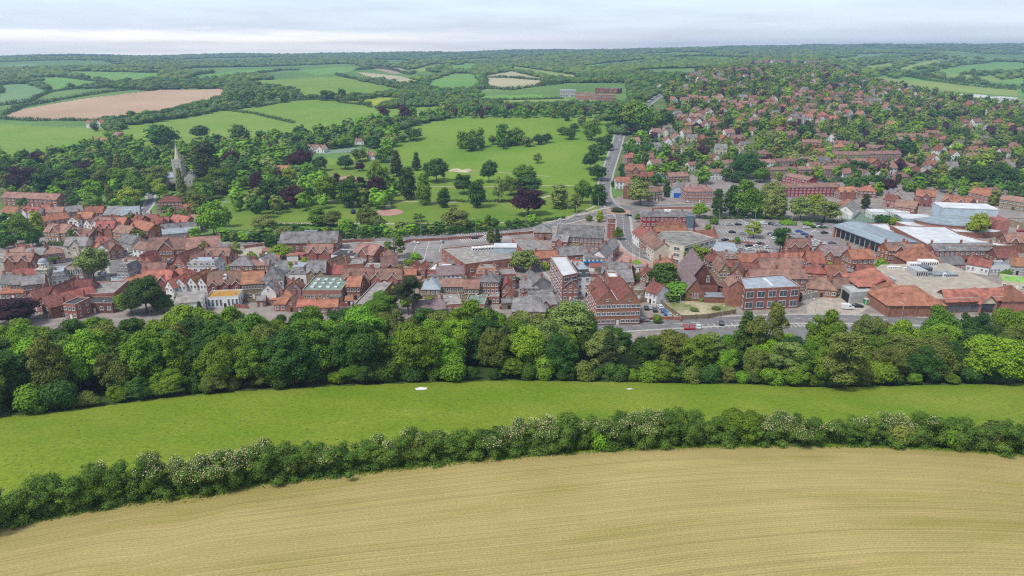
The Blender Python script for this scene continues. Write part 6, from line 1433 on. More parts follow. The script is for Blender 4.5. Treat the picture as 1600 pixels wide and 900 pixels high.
# rough grass along the foot of hedge and belt
def tufts(name, path, w_, n, label, m='g2', s=.5, yo=0):
    P = np.array(path); seg = r2.integers(0, len(P) - 1, n); t = r2.random((n, 1)); Q = P[seg] * (1 - t) + P[seg + 1] * t; Q = Q + np.stack([r2.normal(0, .3, n), r2.normal(yo, w_, n)], 1)
    z = HZv(Q[:, 0], Q[:, 1]); C_ = np.stack([Q[:, 0], Q[:, 1], z + .12], 1); N_ = r2.normal(0, 1, (n, 3)); N_[:, 2] = .5
    V_, F_ = leaves(C_, N_, s, r2); o = bpy.data.objects.new(name, npmesh(name, V_, F_, [m])); link(o); tag(o, label, 'grass', kind='stuff')
def dens(path, step=2):
    O = []
    for i in range(len(path) - 1):
        p, q = path[i], path[i + 1]; k = max(1, int(math.hypot(q[0] - p[0], q[1] - p[1]) / step)); O += [(p[0] + (q[0] - p[0]) * j / k, p[1] + (q[1] - p[1]) * j / k) for j in range(k)]
    return O
tufts('verge_grass', dens([p for p in HW if -140 < p[0] < 190]), .55, 9000, 'rough green grass along the foot of the field hedge', 'g2', .3, -.6)
n = 2600; X_ = r2.uniform(-150, 190, n); Y_ = r2.uniform(75, 170, n); hy = np.interp(X_, HX, HY) + 4; by = np.interp(X_, BX, BY); ok = (Y_ > hy) & (Y_ < by) & (abs(X_) < Y_ * .9)
X_, Y_ = X_[ok], Y_[ok]; C_ = np.stack([X_, Y_, HZv(X_, Y_) + .06], 1); N_ = r2.normal(0, .5, (len(X_), 3)); N_[:, 2] = 1
V_, F_ = leaves(C_, N_, .3, r2); o = bpy.data.objects.new('meadow_grass', npmesh('meadow_grass', V_, F_, ['hedge'])); link(o); tag(o, 'scattered darker grass tufts across the green meadow', 'grass', kind='stuff')

# woods and gardens, tree by tree, nearest first; the rest in one mass
WG = [('wood', '0 262 60 256 130 240 175 226 200 234 240 242 330 234 420 224 480 214 560 200 640 190 700 178 745 172 758 176 700 172 690 186 640 188 622 205 612 240 560 228 480 240 400 300 360 300 330 322 300 300 240 296 100 300 0 292', 9.4, 700, ('g2', 'g2', 'g2', 'g3', 'g3', 'g1', 'ol', 'g2', 'g3', 'pl'), (9, 17), 'trees of the wood west of the park'),
      ('parkband', '700 178 960 172 976 186 940 184 700 185', 10, 90, ('g3', 'g3', 'g2', 'cu', 'ol', 'g2'), (8, 13), 'trees behind the park meadow'),
      ('clump', '350 163 360 152 440 150 463 157 440 163 380 166', 10, 34, ('g3', 'g3', 'g2'), (12, 15), 'trees of the dark clump beside the ploughed field'),
      ('clump2', '500 155 540 154 538 157 502 158', 9, 6, ('g3', 'g3'), (13, 17), 'trees of the small clump in the green field'),
      ('riverside', '345 372 480 366 640 362 700 361 840 350 850 354 700 369 600 372 420 379 350 381', 5.5, 90, ('g2', 'g3', 'g3', 'ol', 'g1', 'g3'), (4, 7), 'bushes between park and bypass'),
      ('village', '0 300 120 285 240 300 310 320 330 372 345 384 250 372 120 330 0 328', 9, 40, ('g2', 'g3', 'ol', 'g1'), (6, 11), 'trees of the old village'),
      ('townwest', '0 345 60 350 70 372 0 392', 7, 16, ('g2', 'g3', 'g3'), (6, 10), 'trees at the west end of the town'),
      ('park', '360 320 370 290 520 290 640 300 640 330 500 330 400 345', 11, 34, ('g2', 'g3', 'g3', 'g2', 'g1', 'ol'), (10, 16), 'trees scattered in the lower park'),
      ('east', '1320 300 1440 250 1600 240 1600 330 1440 300 1400 310', 10, 50, ('g2', 'g3', 'g3', 'ol', 'yl'), (6, 12), 'garden trees above the leisure centre')]
NT = 0; REST = []
for nm, P, sp, n, pal, (h0, h1), grp in WG:
    got, rr = fill(P, sp, n, None, None, pal, seed=hash(len(P)) % 97 + 3)
    got.sort(key=lambda g: g[1])
    for x, y in got:
        h = rr.uniform(h0, h1); w_ = h * rr.uniform(.85, 1.15); c = rr.choice(pal); sh = 'cone' if c == 'cf' else rr.choice(('round', 'round', 'tall')); 
        if h < 6.6: sh = 'bush'; w_ = h * 1.5
        if NT < 50: tree(x, y, w_ * (.6 if sh == 'cone' else 1), h, sh, c, lodof(y), group=grp); NT += 1
        else: REST.append((x, y, w_, h, c)); TREES.append((x, y, w_ * .5))
# gardens of the residential hillside: a tree wherever a house leaves room
NG = 0; rg = random.Random(33); gp = []
xs_ = [G(*p)[:2] for p in RES]; gx0, gx1, gy0, gy1 = min(p[0] for p in xs_), max(p[0] for p in xs_), min(p[1] for p in xs_), max(p[1] for p in xs_)
grid = {}
for a, b, c in OCC: grid.setdefault((int(a // 30), int(b // 30)), []).append((a, b, c * .72))
for a, b, c in TREES: grid.setdefault((int(a // 30), int(b // 30)), []).append((a, b, c * .8))
def freeg(x, y, rad):
    i, j = int(x // 30), int(y // 30)
    for ii in (i - 1, i, i + 1):
        for jj in (j - 1, j, j + 1):
            for a, b, c in grid.get((ii, jj), ()):
                if (a - x) ** 2 + (b - y) ** 2 < (c * .9 + rad) ** 2: return False
    return True
for _ in range(90000):
    x, y = rg.uniform(gx0, gx1), rg.uniform(gy0, min(gy1, 1900)); z = HZ(x, y); q = PX(x, y, z)
    if not (-10 < q[0] < 1620) or not bool(inpoly(q[0], q[1], RES)): continue
    h = rg.choice((3.5, 4.5, 6, 7, 8, 9, 11, 13)); w_ = h * rg.uniform(.75, 1.05)
    if not freeg(x, y, w_ * .36): continue
    gp.append((x, y, w_, h)); grid.setdefault((int(x // 30), int(y // 30)), []).append((x, y, w_ * .36))
    if len(gp) > 3600: break
gp.sort(key=lambda g: g[1])
for x, y, w_, h in gp:
    c = rg.choice(('g2', 'g2', 'g2', 'g2', 'g3', 'g3', 'g3', 'g1', 'ol', 'ol', 'pl', 'cf', 'cu'))
    if NG < 0 and h > 6: sh = 'cone' if c == 'cf' else rg.choice(('round', 'tall')); tree(x, y, w_ * (.6 if sh == 'cone' else 1), h, sh, c, 2 if y > 640 else 1, group='garden trees of the residential hillside'); NG += 1
    else: REST.append((x, y, w_, h, c))
# everything leafy and farther off, as masses
def mass(name, T_, label, leafn, cs, s, cat='wood'):
    by = {}
    for t in T_: by.setdefault(t[4], []).append(t)
    VV_, FF, MI, ms, b = [], [], [], [], 0
    for c, L_ in by.items():
        a = np.array([t[:4] for t in L_]); n = len(a); z = HZv(a[:, 0], a[:, 1]); cv, cf = cs; k = 1 if leafn == 0 else 3
        for q in range(k):
            off = r2.normal(0, .2 if k > 1 else 0, (n, 3)) * np.stack([a[:, 2], a[:, 2], a[:, 3] * .5], 1); cx_ = a[:, 0] + off[:, 0]; cy_ = a[:, 1] + off[:, 1]; rz_ = a[:, 3] * (.44 if k > 1 else .5); cz_ = z + a[:, 3] * .55 + off[:, 2]
            sc = np.stack([a[:, 2] * (.38 if k > 1 else .52)] * 2 + [rz_ * (.85 if k > 1 else 1.05)], 1); W_ = cv[None] * (1 + r2.normal(0, .13, (n, len(cv), 1))) * sc[:, None] + np.stack([cx_, cy_, cz_], 1)[:, None]
            VV_.append(W_.reshape(-1, 3)); FF.append((cf[None] + (np.arange(n) * len(cv))[:, None, None]).reshape(-1, 4) + b); b += n * len(cv); MI.append(np.full(n * len(cf), len(ms)))
            if leafn:
                D = r2.normal(0, 1, (n, leafn, 3)); D /= np.linalg.norm(D, axis=2)[:, :, None]; D[:, :, 2] = abs(D[:, :, 2]) * .9; Pq = np.stack([cx_, cy_, cz_], 1)[:, None] + D * sc[:, None] * r2.uniform(.95, 1.2, (n, leafn, 1))
                v, f = leaves(Pq.reshape(-1, 3), D.reshape(-1, 3), s, r2); VV_.append(v); FF.append(f + b); b += len(v); MI.append(np.full(len(f), len(ms)))
        ms.append(c)
    me = npmesh(name, np.concatenate(VV_), np.concatenate(FF), ms, np.concatenate(MI), smooth=True); o = bpy.data.objects.new(name, me); link(o); tag(o, label, cat, kind='stuff'); return o
REST += GT
def crown_mass(name, T_, label):
    r3 = np.random.default_rng(8); keys = []
    for sh in ('round', 'tall'):
        for v_ in range(2):
            n0 = 330; tf = TRUNKF[sh]; W0, H0 = 10., 12.; Lq = [(x * W0, y * W0, (tf + (1 - tf) * z) * H0, a * W0, b * W0, c * (1 - tf) * H0) for x, y, z, a, b, c in lobes(sh, r3)[::2]]
            keys.append(blobs(Lq, n0, 1.25, r3, .95, CS3, spread=.5))
    VV_, FF, MI, ms, b = [], [], [], [], 0
    for x, y, w_, h, c in T_:
        v_, f_ = keys[random.randrange(4)]; a = random.uniform(0, 6.28); ca, sa = math.cos(a), math.sin(a)
        if c not in ms: ms.append(c)
        P = np.stack([(v_[:, 0] * ca - v_[:, 1] * sa) * w_ / 10 + x, (v_[:, 0] * sa + v_[:, 1] * ca) * w_ / 10 + y, v_[:, 2] * h / 12 + HZ(x, y)], 1); VV_.append(P); FF.append(f_ + b); b += len(P); MI.append(np.full(len(f_), ms.index(c)))
    o = bpy.data.objects.new(name, npmesh(name, np.concatenate(VV_), np.concatenate(FF), ms, np.concatenate(MI))); link(o); tag(o, label, 'trees', kind='stuff')
RW = [t for t in REST if t[0] < 150 or t[1] < 560]; RG = [t for t in REST if not (t[0] < 150 or t[1] < 560)]
if RW: crown_mass('woodland', RW, 'dense mixed trees of the wood beyond the church and park')
if RG: crown_mass('garden_trees', RG, 'garden trees and shrubs among the farther hillside houses')
# far woods wherever no field is
n = 150000; v = rng.uniform(math.log(760), math.log(6800), n); Y_ = np.exp(v); u = rng.uniform(-.86, .86, n); X_ = u * Y_; Z_ = HZv(X_, Y_); qx, qy = PX(X_, Y_, Z_); keep = np.ones(n, bool)
for k, P in POLY.items(): keep &= ~inpoly(qx, qy, P)
keep &= ~inpoly(qx, qy, [(p[0], p[1]) for p in RES]); keep &= ~inpoly(qx, qy, pts('860 130 980 130 985 165 740 165 745 140')) 
for nm, P, *_ in WG[:4]: keep &= ~inpoly(qx, qy, pts(P))
# open glades and far fields by noise
keep &= ~(inpoly(qx, qy, pts('1330 84 1600 84 1620 152 1450 150 1330 122')) & (rng.random(n) < .86))
g_ = np.sin(X_ / 260 + Y_ / 510) * np.sin(Y_ / 330 - X_ / 700 + 1) + .5 * np.sin(X_ / 120 - 2) * np.sin(Y_ / 210)
keep &= ~((g_ > np.where((qx > 880) & (qx < 1340), .75, .22)) & (Y_ < 4600)); size = 6.5 + Y_ / 330
X_, Y_, size = X_[keep], Y_[keep], size[keep]; cell = {}; FW = []
for x, y, s in zip(X_.tolist(), Y_.tolist(), size.tolist()):
    k = (int(x / s), int(y / s), int(s * 2))
    if k in cell: continue
    cell[k] = 1; FW.append((x, y, s * rg.uniform(.95, 1.5), (5.5 + min(4.5, s * .2)) * rg.uniform(.6, 1.3), rg.choice(('g2', 'g3', 'woods', 'woods', 'woods', 'ol'))))
near_ = [t for t in FW if t[1] < 1500]; far_ = [t for t in FW if t[1] >= 1500]
print('FW', len(near_), len(far_), 'rest', len(REST), 'belt', len(belt), 'houses', HOUSEN, len(farh), 'NT', NT, 'NG', NG, 'gp', len(gp))
mass('woodland', near_, 'dark green woods covering the middle distance beyond the fields', 30, CS2, 1.7)
mass('distant_woodland', far_, 'bluish woods covering the far ridges to the horizon', 0, CS3, 2)
# hedgerows round the far fields, one thing each
HR = (('0 186 50 189 100 188 180 190 235 184 330 165 352 154 405 160', 3.5, 3, 'dark hedgerow along the near edge of the pale ploughed field'), ('5 180 40 166 130 150 250 137 345 136 400 133', 6, 4.5, 'belt of bushy trees along the far edge of the ploughed field'),
      ('0 165 45 160 80 144 175 131 245 128', 5, 4, 'hedgerow between the pale pastures on the far left'), ('98 121 180 131 240 134 300 132 370 131', 5, 4, 'hedgerow behind the ploughed field'), ('40 121 90 118 100 112 190 108', 5, 5, 'distant hedgerow on the far left hills'),
      ('240 127 330 127 400 116 440 110 470 110', 5, 5, 'distant hedgerow above the dark clump'), ('400 168 460 157 540 154 600 150 645 145', 3, 2.4, 'thin hedgerow below the big green field'), ('530 160 575 165 580 168', 3, 2.4, 'short hedge beside the yellow buttercup patch'), ('350 172 400 178 460 192', 2, 1.6, 'thin fence hedge across the bright green field'),
      ('525 117 580 128 640 141 660 134', 6, 5, 'thick hedgerow right of the big green dome field'), ('556 110 590 107 640 117 650 114', 6, 6, 'distant hedgerow between tan and pink fields'), ('665 135 700 146 755 140 760 126 740 113', 6, 5, 'hedgerow round the green dome-shaped field'),
      ('760 139 800 141 850 134 900 128 905 118', 6, 5, 'hedgerow below the far stubble field'), ('750 110 800 103 850 110 905 118', 5, 5, 'hedgerow above the far yellow-green strip'), ('755 121 800 122 850 126 900 127', 5, 4, 'hedgerow between stubble and yellow-green strip'),
      ('1400 114 1440 118 1475 125 1530 131 1600 139', 7, 6, 'hedgerow across the far right pastures, lowest'), ('1430 110 1500 102 1560 96 1600 97', 6, 6, 'hedgerow across the far right pastures, highest'), ('1500 117 1560 114 1600 112', 6, 6, 'short hedgerow in the middle of the far right pastures'), ('1520 111 1524 124 1545 134', 6, 6, 'hedgerow running down between the far right pastures'), ('1360 119 1400 116 1450 126 1590 141', 6, 6, 'hedgerow above the long far right strip'),
      ('745 166 800 165 960 163', 3, 2.2, 'clipped hedge below the school playing field'), ('752 157 850 155 880 154', 3, 2.2, 'hedge between the green pitch and the playing field'), ('60 384 85 383 105 385 135 384', 3, 2.4, 'clipped hedge beside the curved brick building'), ('90 296 110 292 118 300 100 305', 3, 2.6, 'garden hedge under the dark purple trees on the left'),
      ('400 352 480 353 560 354', 1.6, 1.3, 'low hedge along the park path, left part'), ('620 351 700 353 780 352', 1.6, 1.3, 'low hedge along the park path, middle part'), ('800 350 850 346 885 341', 2, 1.6, 'low hedge by the park path next to the lane junction'), ('690 314 730 316 800 315', 2.4, 1.6, 'low hedge behind the park lawn'), ('360 378 440 377 520 374 600 371', 4, 3, 'dark hedge between the river and the bypass, left part'), ('600 370 700 366 800 358 850 352', 4, 3, 'dark hedge between the river and the bypass, right part'),
      ('1100 342 1180 341 1260 346 1320 349', 4, 2, 'dark hedge under the row of plane trees'), ('1290 285 1340 282 1350 278', 4, 2.5, 'dark clipped hedge by the three-storey terraces'), ('1425 300 1440 290 1415 262', 3, 2.4, 'hedge running downhill behind the brick town houses'), ('1270 356 1295 357', 3, 1.2, 'low green hedge strip in the right car park'))
for P, w_, h, lab in HR:
    path = [G(*p)[:2] for p in pts(P)]; Yd = np.mean([p[1] for p in path]); V_, F_, _ = hedge_mesh(path, w_, h, 60 if Yd < 500 else 30 if Yd < 900 else 14, .5 if Yd < 500 else .9 if Yd < 900 else 1.6, r2, None, step=max(1.5, w_ * .5), hv=.12 if h < 3 else .4)
    o = bpy.data.objects.new('hedge', npmesh('hedge', V_, F_, ['g3' if Yd < 900 else 'woods'])); link(o); tag(o, lab, 'hedge')

# ------------------------------------------------ brick walls, fences, street furniture
def wall_line(P, h, m, name, label, cat, t=.35):
    W = [G(*p)[:2] for p in pts(P)]; b = MB()
    for i in range(len(W) - 1):
        (x0, y0), (x1, y1) = W[i], W[i + 1]; d = math.hypot(x1 - x0, y1 - y0); nx, ny = -(y1 - y0) / d * t / 2, (x1 - x0) / d * t / 2; z0, z1 = HZ(x0, y0), HZ(x1, y1); k = len(b.v)
        b.v += [(x0 - nx, y0 - ny, z0 - .5), (x1 - nx, y1 - ny, z1 - .5), (x1 + nx, y1 + ny, z1 - .5), (x0 + nx, y0 + ny, z0 - .5), (x0 - nx, y0 - ny, z0 + h), (x1 - nx, y1 - ny, z1 + h), (x1 + nx, y1 + ny, z1 + h), (x0 + nx, y0 + ny, z0 + h)]
        for f in ((0, 1, 5, 4), (1, 2, 6, 5), (2, 3, 7, 6), (3, 0, 4, 7), (4, 5, 6, 7)): b.f.append(tuple(k + q for q in f)); b.m.append(b.mi(m))
        for q in range(int(d / 6) + 1):
            u = q * 6 / d; x, y = x0 + (x1 - x0) * u, y0 + (y1 - y0) * u; b.box(x - .3, x + .3, y - .3, y + .3, HZ(x, y) - .4, HZ(x, y) + h + .25, m, 'concrete' if m == 'wallbrick' else m)
    o = b.build(name); tag(o, label, cat)
wall_line('625 382 640 378 700 375 780 369 840 364', 1.5, 'wallbrick', 'brick_wall', 'long red brick wall between the bypass and the striped car park', 'wall')
wall_line('382 388 412 384 445 385', 1.5, 'wallbrick', 'brick_wall', 'red brick wall behind the gravel forecourt', 'wall')
wall_line('530 380 560 378 585 378', 1.5, 'wallbrick', 'brick_wall', 'red brick wall just right of the long slate-roofed brick hall', 'wall')
wall_line('0 386 20 383 62 391', 1.4, 'wallbrick', 'brick_wall', 'brick wall behind the curved brick building', 'wall')
wall_line('1019 327 1060 326 1100 327 1110 330', 1.3, 'wallbrick', 'brick_wall', 'brick wall behind the dark red offices', 'wall')
wall_line('1035 500 1062 500 1064 503', 1.4, 'wallbrick', 'brick_wall', 'low brick wall at the corner of the small car park', 'wall')
wall_line('1002 504 1022 499', 1.2, 'wallbrick', 'brick_wall', 'low brick wall beside the twin-gabled offices', 'wall')
wall_line('1064 500 1105 498 1150 490', 2.0, 'fencewood', 'wooden_fence', 'brown wooden fence below the waste ground', 'fence', .12)
wall_line('1028 468 1040 482 1062 497', 1.8, 'fencewood', 'wooden_fence', 'wooden fence left of the waste ground', 'fence', .12)
wall_line('1000 473 1026 470', 1.8, 'fencewood', 'wooden_fence', 'wooden fence behind the small car park', 'fence', .12)
wall_line('1252 470 1280 463 1282 458', 2.6, 'concrete', 'retaining_wall', 'grey concrete retaining wall at the recycling yard', 'wall')
wall_line('1140 378 1168 380 1192 383', .9, 'wallbrick', 'brick_wall', 'low brick planter wall at the edge of the right car park', 'wall')
wall_line('1045 519 1050 523 1075 531', 1.0, 'wallbrick', 'brick_wall', 'low curved brick wall at the roadside car park entrance', 'wall')
def lamp(px, py, h, label):
    x, y, z = G(px, py); e = empty('street_lamp', (x, y, z), random.uniform(0, 3)); tag(e, None, 'street lamp', 'street lamps'); b = MB(); b.tube((0, 0, 0), (0, 0, h), .11, .07, 'steel', 6); b.build('pole', e)
    b = MB(); b.tube((0, 0, h), (1.5, 0, h + .3), .06, .05, 'steel', 5); b.build('arm', e); b = MB(); b.box(1.2, 2.0, -.16, .16, h + .22, h + .36, 'frame'); b.build('lamp_head', e); AUTO.append((e, 'thin grey street lamp', *PX(x, y, z + h)))
for px, py, h in ((486, 376, 9), (563, 371, 9), (658, 369, 9), (743, 365, 9), (822, 354, 9), (887, 341, 8), (923, 322, 8), (432, 384, 8), (559, 377, 7), (1062, 485, 6), (1128, 503, 6), (1052, 517, 6), (1272, 499, 8), (1300, 499, 8), (1407, 505, 8), (1123, 348, 8), (1237, 347, 8), (1162, 357, 7), (1179, 350, 8), (1341, 350, 8), (31, 410, 8), (98, 410, 7), (900, 342, 8), (935, 324, 8), (855, 480, 6), (942, 290, 8), (953, 262, 8), (978, 350, 7), (1045, 308, 8), (1010, 318, 8)): lamp(px, py, h, None)
for px in (988, 991.5, 999):
    x, y, z = G(px, 403); e = empty('flagpole', (x, y, z)); tag(e, None, 'flagpole', 'flagpoles on the square'); b = MB(); b.tube((0, 0, 0), (0, 0, 7.5), .12, .07, 'frame', 6); b.build('pole', e); b = MB(); b.tube((0, 0, 7.5), (0, 0, 7.7), .16, .1, 'frame', 6); b.build('finial', e); AUTO.append((e, 'white flagpole', *PX(x, y, 7)))
for px, py, h in ((755, 148, 14), (855, 149, 14), (803, 147, 12)):
    x, y, z = G(px, py); e = empty('floodlight_mast', (x, y, z)); tag(e, None, 'floodlight', 'floodlight masts at the school pitch'); b = MB(); b.tube((0, 0, 0), (0, 0, h), .25, .15, 'steel', 6); b.build('mast', e); b = MB(); b.box(-1, 1, -.2, .2, h, h + .8, 'steel'); b.build('lights', e); AUTO.append((e, 'tall floodlight mast at the school pitch', *PX(x, y, z + h)))
# dark bush-like sculpture planting on the roundabout
x, y, z = gc; e = tree(x, y, 6.5, 2.2, 'bush', 'cf', 1, look='low dark planting on the roundabout island', z=z + .5)
# blue round play dome in the park
x, y, z = G(552, 334); e = empty('play_dome', (x, y, z)); tag(e, 'small dark blue ball-shaped play dome on the park lawn', 'play equipment'); b = MB()
for i in range(5): a0, a1 = -.6 + i * .434, -.6 + (i + 1) * .434; b.tube((0, 0, 1.4 + 1.8 * math.sin(a0)), (0, 0, 1.4 + 1.8 * math.sin(a1)), 1.8 * math.cos(a0), max(.05, 1.8 * math.cos(a1)), 'carnavy', 12)
b.build('dome', e)
# skips and bins in the recycling yard
for px, py, c, w_, d_, h, lab in ((1304, 463, 'bingreen', 2.6, 4.5, 3, 'green and white recycling container in the yard'), (1336, 474, 'bingreen', 4, 1.6, 1.9, 'row of green bins in front of the pale shed'), (1355, 476, 'bingreen', 2, 2, 2.2, 'green skip beside the white lorry'), (1284, 463, 'carwhite', 2.4, 2, 1.6, 'white round-topped bag in the recycling yard')):
    x, y, z = G(px, py); b = MB(); b.box(-w_ / 2, w_ / 2, 0, d_, .1, h, c); 
    for i in range(int(w_ * 1.5)): b.box(-w_ / 2 + i / 1.5 + .1, -w_ / 2 + i / 1.5 + .5, -.06, 0, .3, h - .2, c if i % 2 else 'carwhite')
    b.box(-w_ / 2 - .08, w_ / 2 + .08, -.08, d_ + .08, h, h + .12, 'W'); e = empty('container', (x, y, z)); b.build('container_body', e); tag(e, lab, 'container')

# ------------------------------------------------ vehicles
def car_proto(colr, van=False):
    e = empty('parked_van' if van else 'parked_car', (0, 0, 0)); b = MB(); L_, W_ = (5.2, 1.95) if van else (4.2, 1.76)
    pr = [(-L_ / 2, .35), (L_ / 2, .35), (L_ / 2, .75), (L_ / 2 - .9, .95), (L_ / 2 - 1.25, 1.0), (-L_ / 2 + .15, 1.0), (-L_ / 2, .8)] if not van else [(-L_ / 2, .35), (L_ / 2, .35), (L_ / 2, 1.0), (L_ / 2 - .9, 1.2), (L_ / 2 - 1.5, 2.1), (L_ / 2 - 1.9, 2.25), (-L_ / 2, 2.25)]
    def ext(b, P, y0, y1, m, ins=0):
        n = len(P); k = len(b.v); b.v += [(x, y0, z) for x, z in P] + [(x, y1, z) for x, z in P]; i0 = b.mi(m)
        for i in range(n): j = (i + 1) % n; b.f.append((k + i, k + n + i, k + n + j, k + j)); b.m.append(i0)
        b.f.append(tuple(k + i for i in range(n))); b.m.append(i0); b.f.append(tuple(k + n + n - 1 - i for i in range(n))); b.m.append(i0)
    ext(b, pr, -W_ / 2, W_ / 2, colr)
    if not van: ext(b, [(-L_ / 2 + .7, 1.38), (L_ / 2 - 1.95, 1.38), (L_ / 2 - 2.15, 1.46), (-L_ / 2 + .9, 1.46)], -W_ / 2 + .16, W_ / 2 - .16, colr)
    b.build('body', e); g = MB()
    if not van: ext(g, [(-L_ / 2 + .3, 1.0), (L_ / 2 - 1.3, 1.0), (L_ / 2 - 1.95, 1.38), (-L_ / 2 + .7, 1.38)], -W_ / 2 + .1, W_ / 2 - .1, 'glass')
    else: g.slab((L_ / 2 - .92, -.8, 1.24), (L_ / 2 - .92, .8, 1.24), (L_ / 2 - 1.48, .8, 2.06), (L_ / 2 - 1.48, -.8, 2.06), .06, 'glass'); g.box(L_ / 2 - 2.3, L_ / 2 - 1.5, -W_ / 2 - .02, W_ / 2 + .02, 1.3, 1.9, 'glass')
    g.build('windows', e)
    for sx in (-1, 1):
        for sy in (-1, 1): t = MB(); t.tube((0, -.11, 0), (0, .11, 0), .33, .33, 'tyre', 10); o = t.build('wheel', e); o.location = (sx * L_ * .31, sy * (W_ / 2 - .08), .33)
    register(e, [o for o in bpy.data.objects if o.parent == e]); return e
CARP = {}
def car(px, py, colr, ang, van=False):
    k = (colr, van); x, y, z = G(px, py)
    if k not in CARP: CARP[k] = o = car_proto(*k)
    else: o = copy_tree(CARP[k])
    o.location = (x, y, z + .07); o.rotation_euler = (0, 0, R(ang)); tag(o, None, 'van' if van else 'car', 'parked and moving vehicles'); AUTO.append((o, {'carred': 'red', 'carwhite': 'white', 'carblack': 'black', 'carblue': 'blue', 'carsilver': 'silver', 'cargrey': 'dark grey', 'carteal': 'turquoise', 'carnavy': 'navy blue'}[colr] + (' van' if van else ' car'), *PX(x, y, 1)))
K = dict(r='carred', w='carwhite', k='carblack', b='carblue', s='carsilver', g='cargrey', t='carteal', n='carnavy')
CARS = '''1072 513 r 80|1081 513 r 80|1091 512 w 80|1127 507 k 75|1031 481 w 95|1036 487 b 80|1041 491 b 80|1046 494 s 80|1016 482 s 80|1010 483 k 85|1023 486 k 85|1006 502 s 5|788 482 r 8|763 469 k 85|773 468 s 85|782 469 k 85|790 472 k 80|748 487 t 85|757 488 s 85|765 501 k 10|898 473 g 5|898 476 s 0
649 381 w 5|598 391 w 10|596 388 w 30|584 398 g 85|588 400 k 85|665 367 s 0|580 370 k 0|802 358 k 5|877 345 w 12|900 338 w 15|876 352 w 10|982 338 k 5|779 371 k 0
949 268 s 75|943 288 s 80|968 220 w 85|966 206 s 80|970 211 w 85|978 225 w 80|974 232 w 80|976 238 s 80|266 411 k 80|191 394 k 10|164 431 w 60|158 428 s 60|35 375 k 10|1062 309 w 95|1067 312 w 95|1073 316 w 95|1064 304 s 95|1020 305 s 90|467 397 k 90
1133 376 k 20|1170 385 k 20|1188 382 k 20|1205 367 k 5|1200 388 w 10|1208 369 w 0|1211 374 w 0|1195 396 k 5|1233 383 w 10|1246 383 k 10|1248 387 w 10|1255 387 b 10|1262 382 k 10|1270 385 w 10|1241 393 k 30|1240 398 k 30|1257 367 b 0|1264 371 k 10|1260 357 w 5|1280 356 w 10|1192 351 w 0|1270 398 g 5|1253 396 r 60|1205 351 k 0|1210 352 g 0|1215 353 s 0|1233 351 r 0|1300 394 s 0|1152 376 s 20|1183 386 w 15|1222 376 w 0|1236 372 s 0|1250 375 g 0|1574 374 k 20|1580 376 k 20|1594 362 r 10|1278 392 n 10|1290 388 n 0|1275 378 w 0|1140 352 s 0|1153 352 k 0|1170 352 w 0|1222 364 k 0|1236 366 s 0|1248 363 b 0|1274 364 w 0|1288 365 k 0|1160 366 s 0|1144 364 k 0|1264 352 s 0|1280 351 g 0|1158 391 s 10|1172 391 w 10|1300 381 g 0|1284 382 w 0|690 379 s 85|742 373 k 0|760 372 w 0
1324 483 w -10|1457 476 w 5|1256 451 w 10|1263 453 s 10|1340 480 k 0|1215 424 w 60|1382 479 w 10|1500 478 k 0|1548 477 s 0'''
VANS = {(1324, 483), (1215, 424), (1457, 476), (598, 391), (1382, 479), (1192, 351)}
for row in CARS.replace('\n', '|').split('|'):
    a = row.split(); car(float(a[0]), float(a[1]), K[a[2]], float(a[3]), (int(a[0]), int(a[1])) in VANS)

# ------------------------------------------------ air
b = MB(); b.box(-6500, 6500, -60, 8300, -40, 225, 'w'); hz = b.build('haze'); tag(hz, kind='stuff'); hz['label'] = 'thin pale air between camera and horizon'; hz['category'] = 'haze'
m = bpy.data.materials.new('haze'); m.use_nodes = True; t = m.node_tree; t.nodes.clear(); o_ = t.nodes.new('ShaderNodeOutputMaterial'); pv = t.nodes.new('ShaderNodeVolumePrincipled')
pv.inputs['Color'].default_value = (0.44, 0.66, 0.96, 1); pv.inputs['Density'].default_value = HAZE; pv.inputs['Anisotropy'].default_value = 0.2; t.links.new(pv.outputs[0], o_.inputs['Volume'])
hz.data.materials.clear(); hz.data.materials.append(m); hz.display_type = 'WIRE'

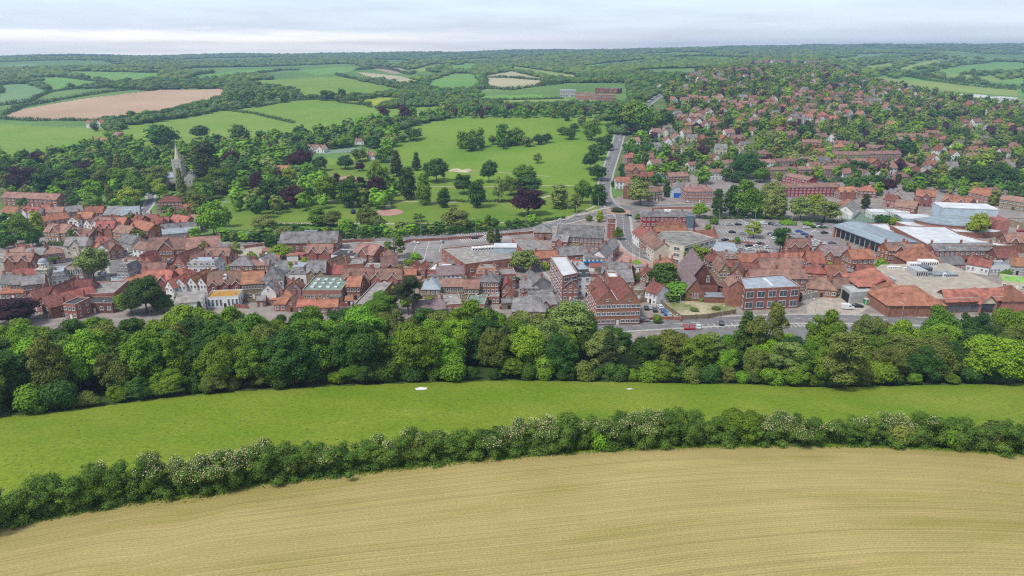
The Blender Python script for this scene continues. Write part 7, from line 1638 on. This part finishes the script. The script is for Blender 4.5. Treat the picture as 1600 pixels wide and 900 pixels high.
# ------------------------------------------------ labels of the planted and copied things: look + nearest landmark + rank
LM = [('the stone church spire', 278, 262), ('the steep dark church', 1095, 430), ('the roundabout', 966, 331), ('the market square', 985, 400), ('the twin-gabled brick offices', 966, 480), ('the green flat roof', 505, 445), ('the domed turret', 72, 430),
      ('the paddling circle', 607, 332), ('the ploughed field', 220, 165), ('the bowling green', 530, 253), ('the sand bunker', 718, 267), ('the hill road bend', 962, 222), ('the school', 920, 146), ('the supermarket tower roof', 1373, 440), ('the leisure centre drum', 1495, 345),
      ('the square flat-roofed brick block', 1205, 465), ('the long brown-roofed offices', 280, 385), ('the slate-roofed brick hall', 481, 370), ('the big flat-roofed store', 750, 395), ('the dark red offices', 1045, 338), ('the curved metal roof', 1350, 365), ('the white modern house', 425, 445),
      ('the Georgian brick house', 265, 310), ('the blue-door workshop', 1059, 300), ('the bright white terrace', 1122, 270), ('the dark red terrace', 1268, 290), ('the big yellow-brown flats', 1330, 240), ('the waste ground', 1085, 480), ('the recycling shed', 1338, 465), ('the white sheds far right', 1552, 152),
      ('the yellow buttercup patch', 585, 160), ('the dark tree clump', 408, 148), ('the left village terrace', 45, 308), ('the right frame edge', 1600, 560), ('the left frame edge', 0, 560), ('the pale chalk patch', 657, 606), ('the second chalk patch', 983, 608), ('the half-hidden brown roof', 1436, 547),
      ('the blackish spreading pine', 638, 460), ('the first white hill house', 150, 193), ('the white-gabled hillside house', 992, 260), ('the lowest far terrace corner', 1400, 255), ('the striped car park', 700, 380), ('the right car park hedge', 1245, 352), ('the side street', 870, 470), ('the four-storey white roof', 880, 415),
      ('the top of the estate road', 1150, 115), ('the hilltop house rows', 1290, 130), ('the far right pastures', 1520, 120), ('the park meadow centre', 850, 220), ('the lime trio in the park', 736, 218), ('the park gate path', 606, 318), ('the cream curved store', 1045, 385), ('the bright green pavilion', 1585, 438), ('the broken white gate', 1380, 520)][:-1]
from collections import defaultdict
cl = defaultdict(list)
for o, look, px, py in AUTO:
    d, nm, lx, ly = min((math.hypot(px - a, (py - b) * 1.6), n_, a, b) for n_, a, b in LM); dx, dy = px - lx, py - ly
    rel = ('right of' if dx > 0 else 'left of') if abs(dx) > abs(dy) * 1.6 else ('in front of' if dy > 0 else 'behind'); cl[(look, rel, nm)].append((math.hypot(px - lx, py - ly), o))
ORD = ['', 'second', 'third', 'fourth', 'fifth', 'sixth', 'seventh', 'eighth', 'ninth', 'tenth', 'eleventh', 'twelfth', 'thirteenth', 'fourteenth', 'fifteenth', 'sixteenth', 'seventeenth', 'eighteenth']
mxw = 0
for (look, rel, nm), L_ in cl.items():
    L_.sort(key=lambda t: t[0])
    for i, (d, o) in enumerate(L_):
        if len(L_) == 1: s = f'{look} {rel} {nm}'
        elif i == 0: s = f'{look} {rel} {nm}, nearest to it'
        else: s = f'{look} {rel} {nm}, {ORD[i] if i < len(ORD) else "farthest"} nearest'
        if len(s.split()) > 16: s = s.replace(' the ', ' ', 1).replace('with red tiled roof', 'with red roof').replace('wide brown hipped', 'brown hipped')
        if len(s.split()) > 16: s = s.replace('long ', '').replace('big ', '').replace(' the ', ' ')
        if len(s.split()) > 16: print('LONG', s)
        o['label'] = s; mxw = max(mxw, len(s.split()))
    if len(L_) > 18: print('BIG', look, rel, nm, len(L_))
for p, lk, W_, D, nm, sd in PH:
    if p.name not in used_proto:
        for o in [q for q in bpy.data.objects if q == p or q.parent == p or (q.parent and q.parent.parent == p)]: bpy.data.objects.remove(o)
print('max words', mxw, 'objects', len(bpy.data.objects))
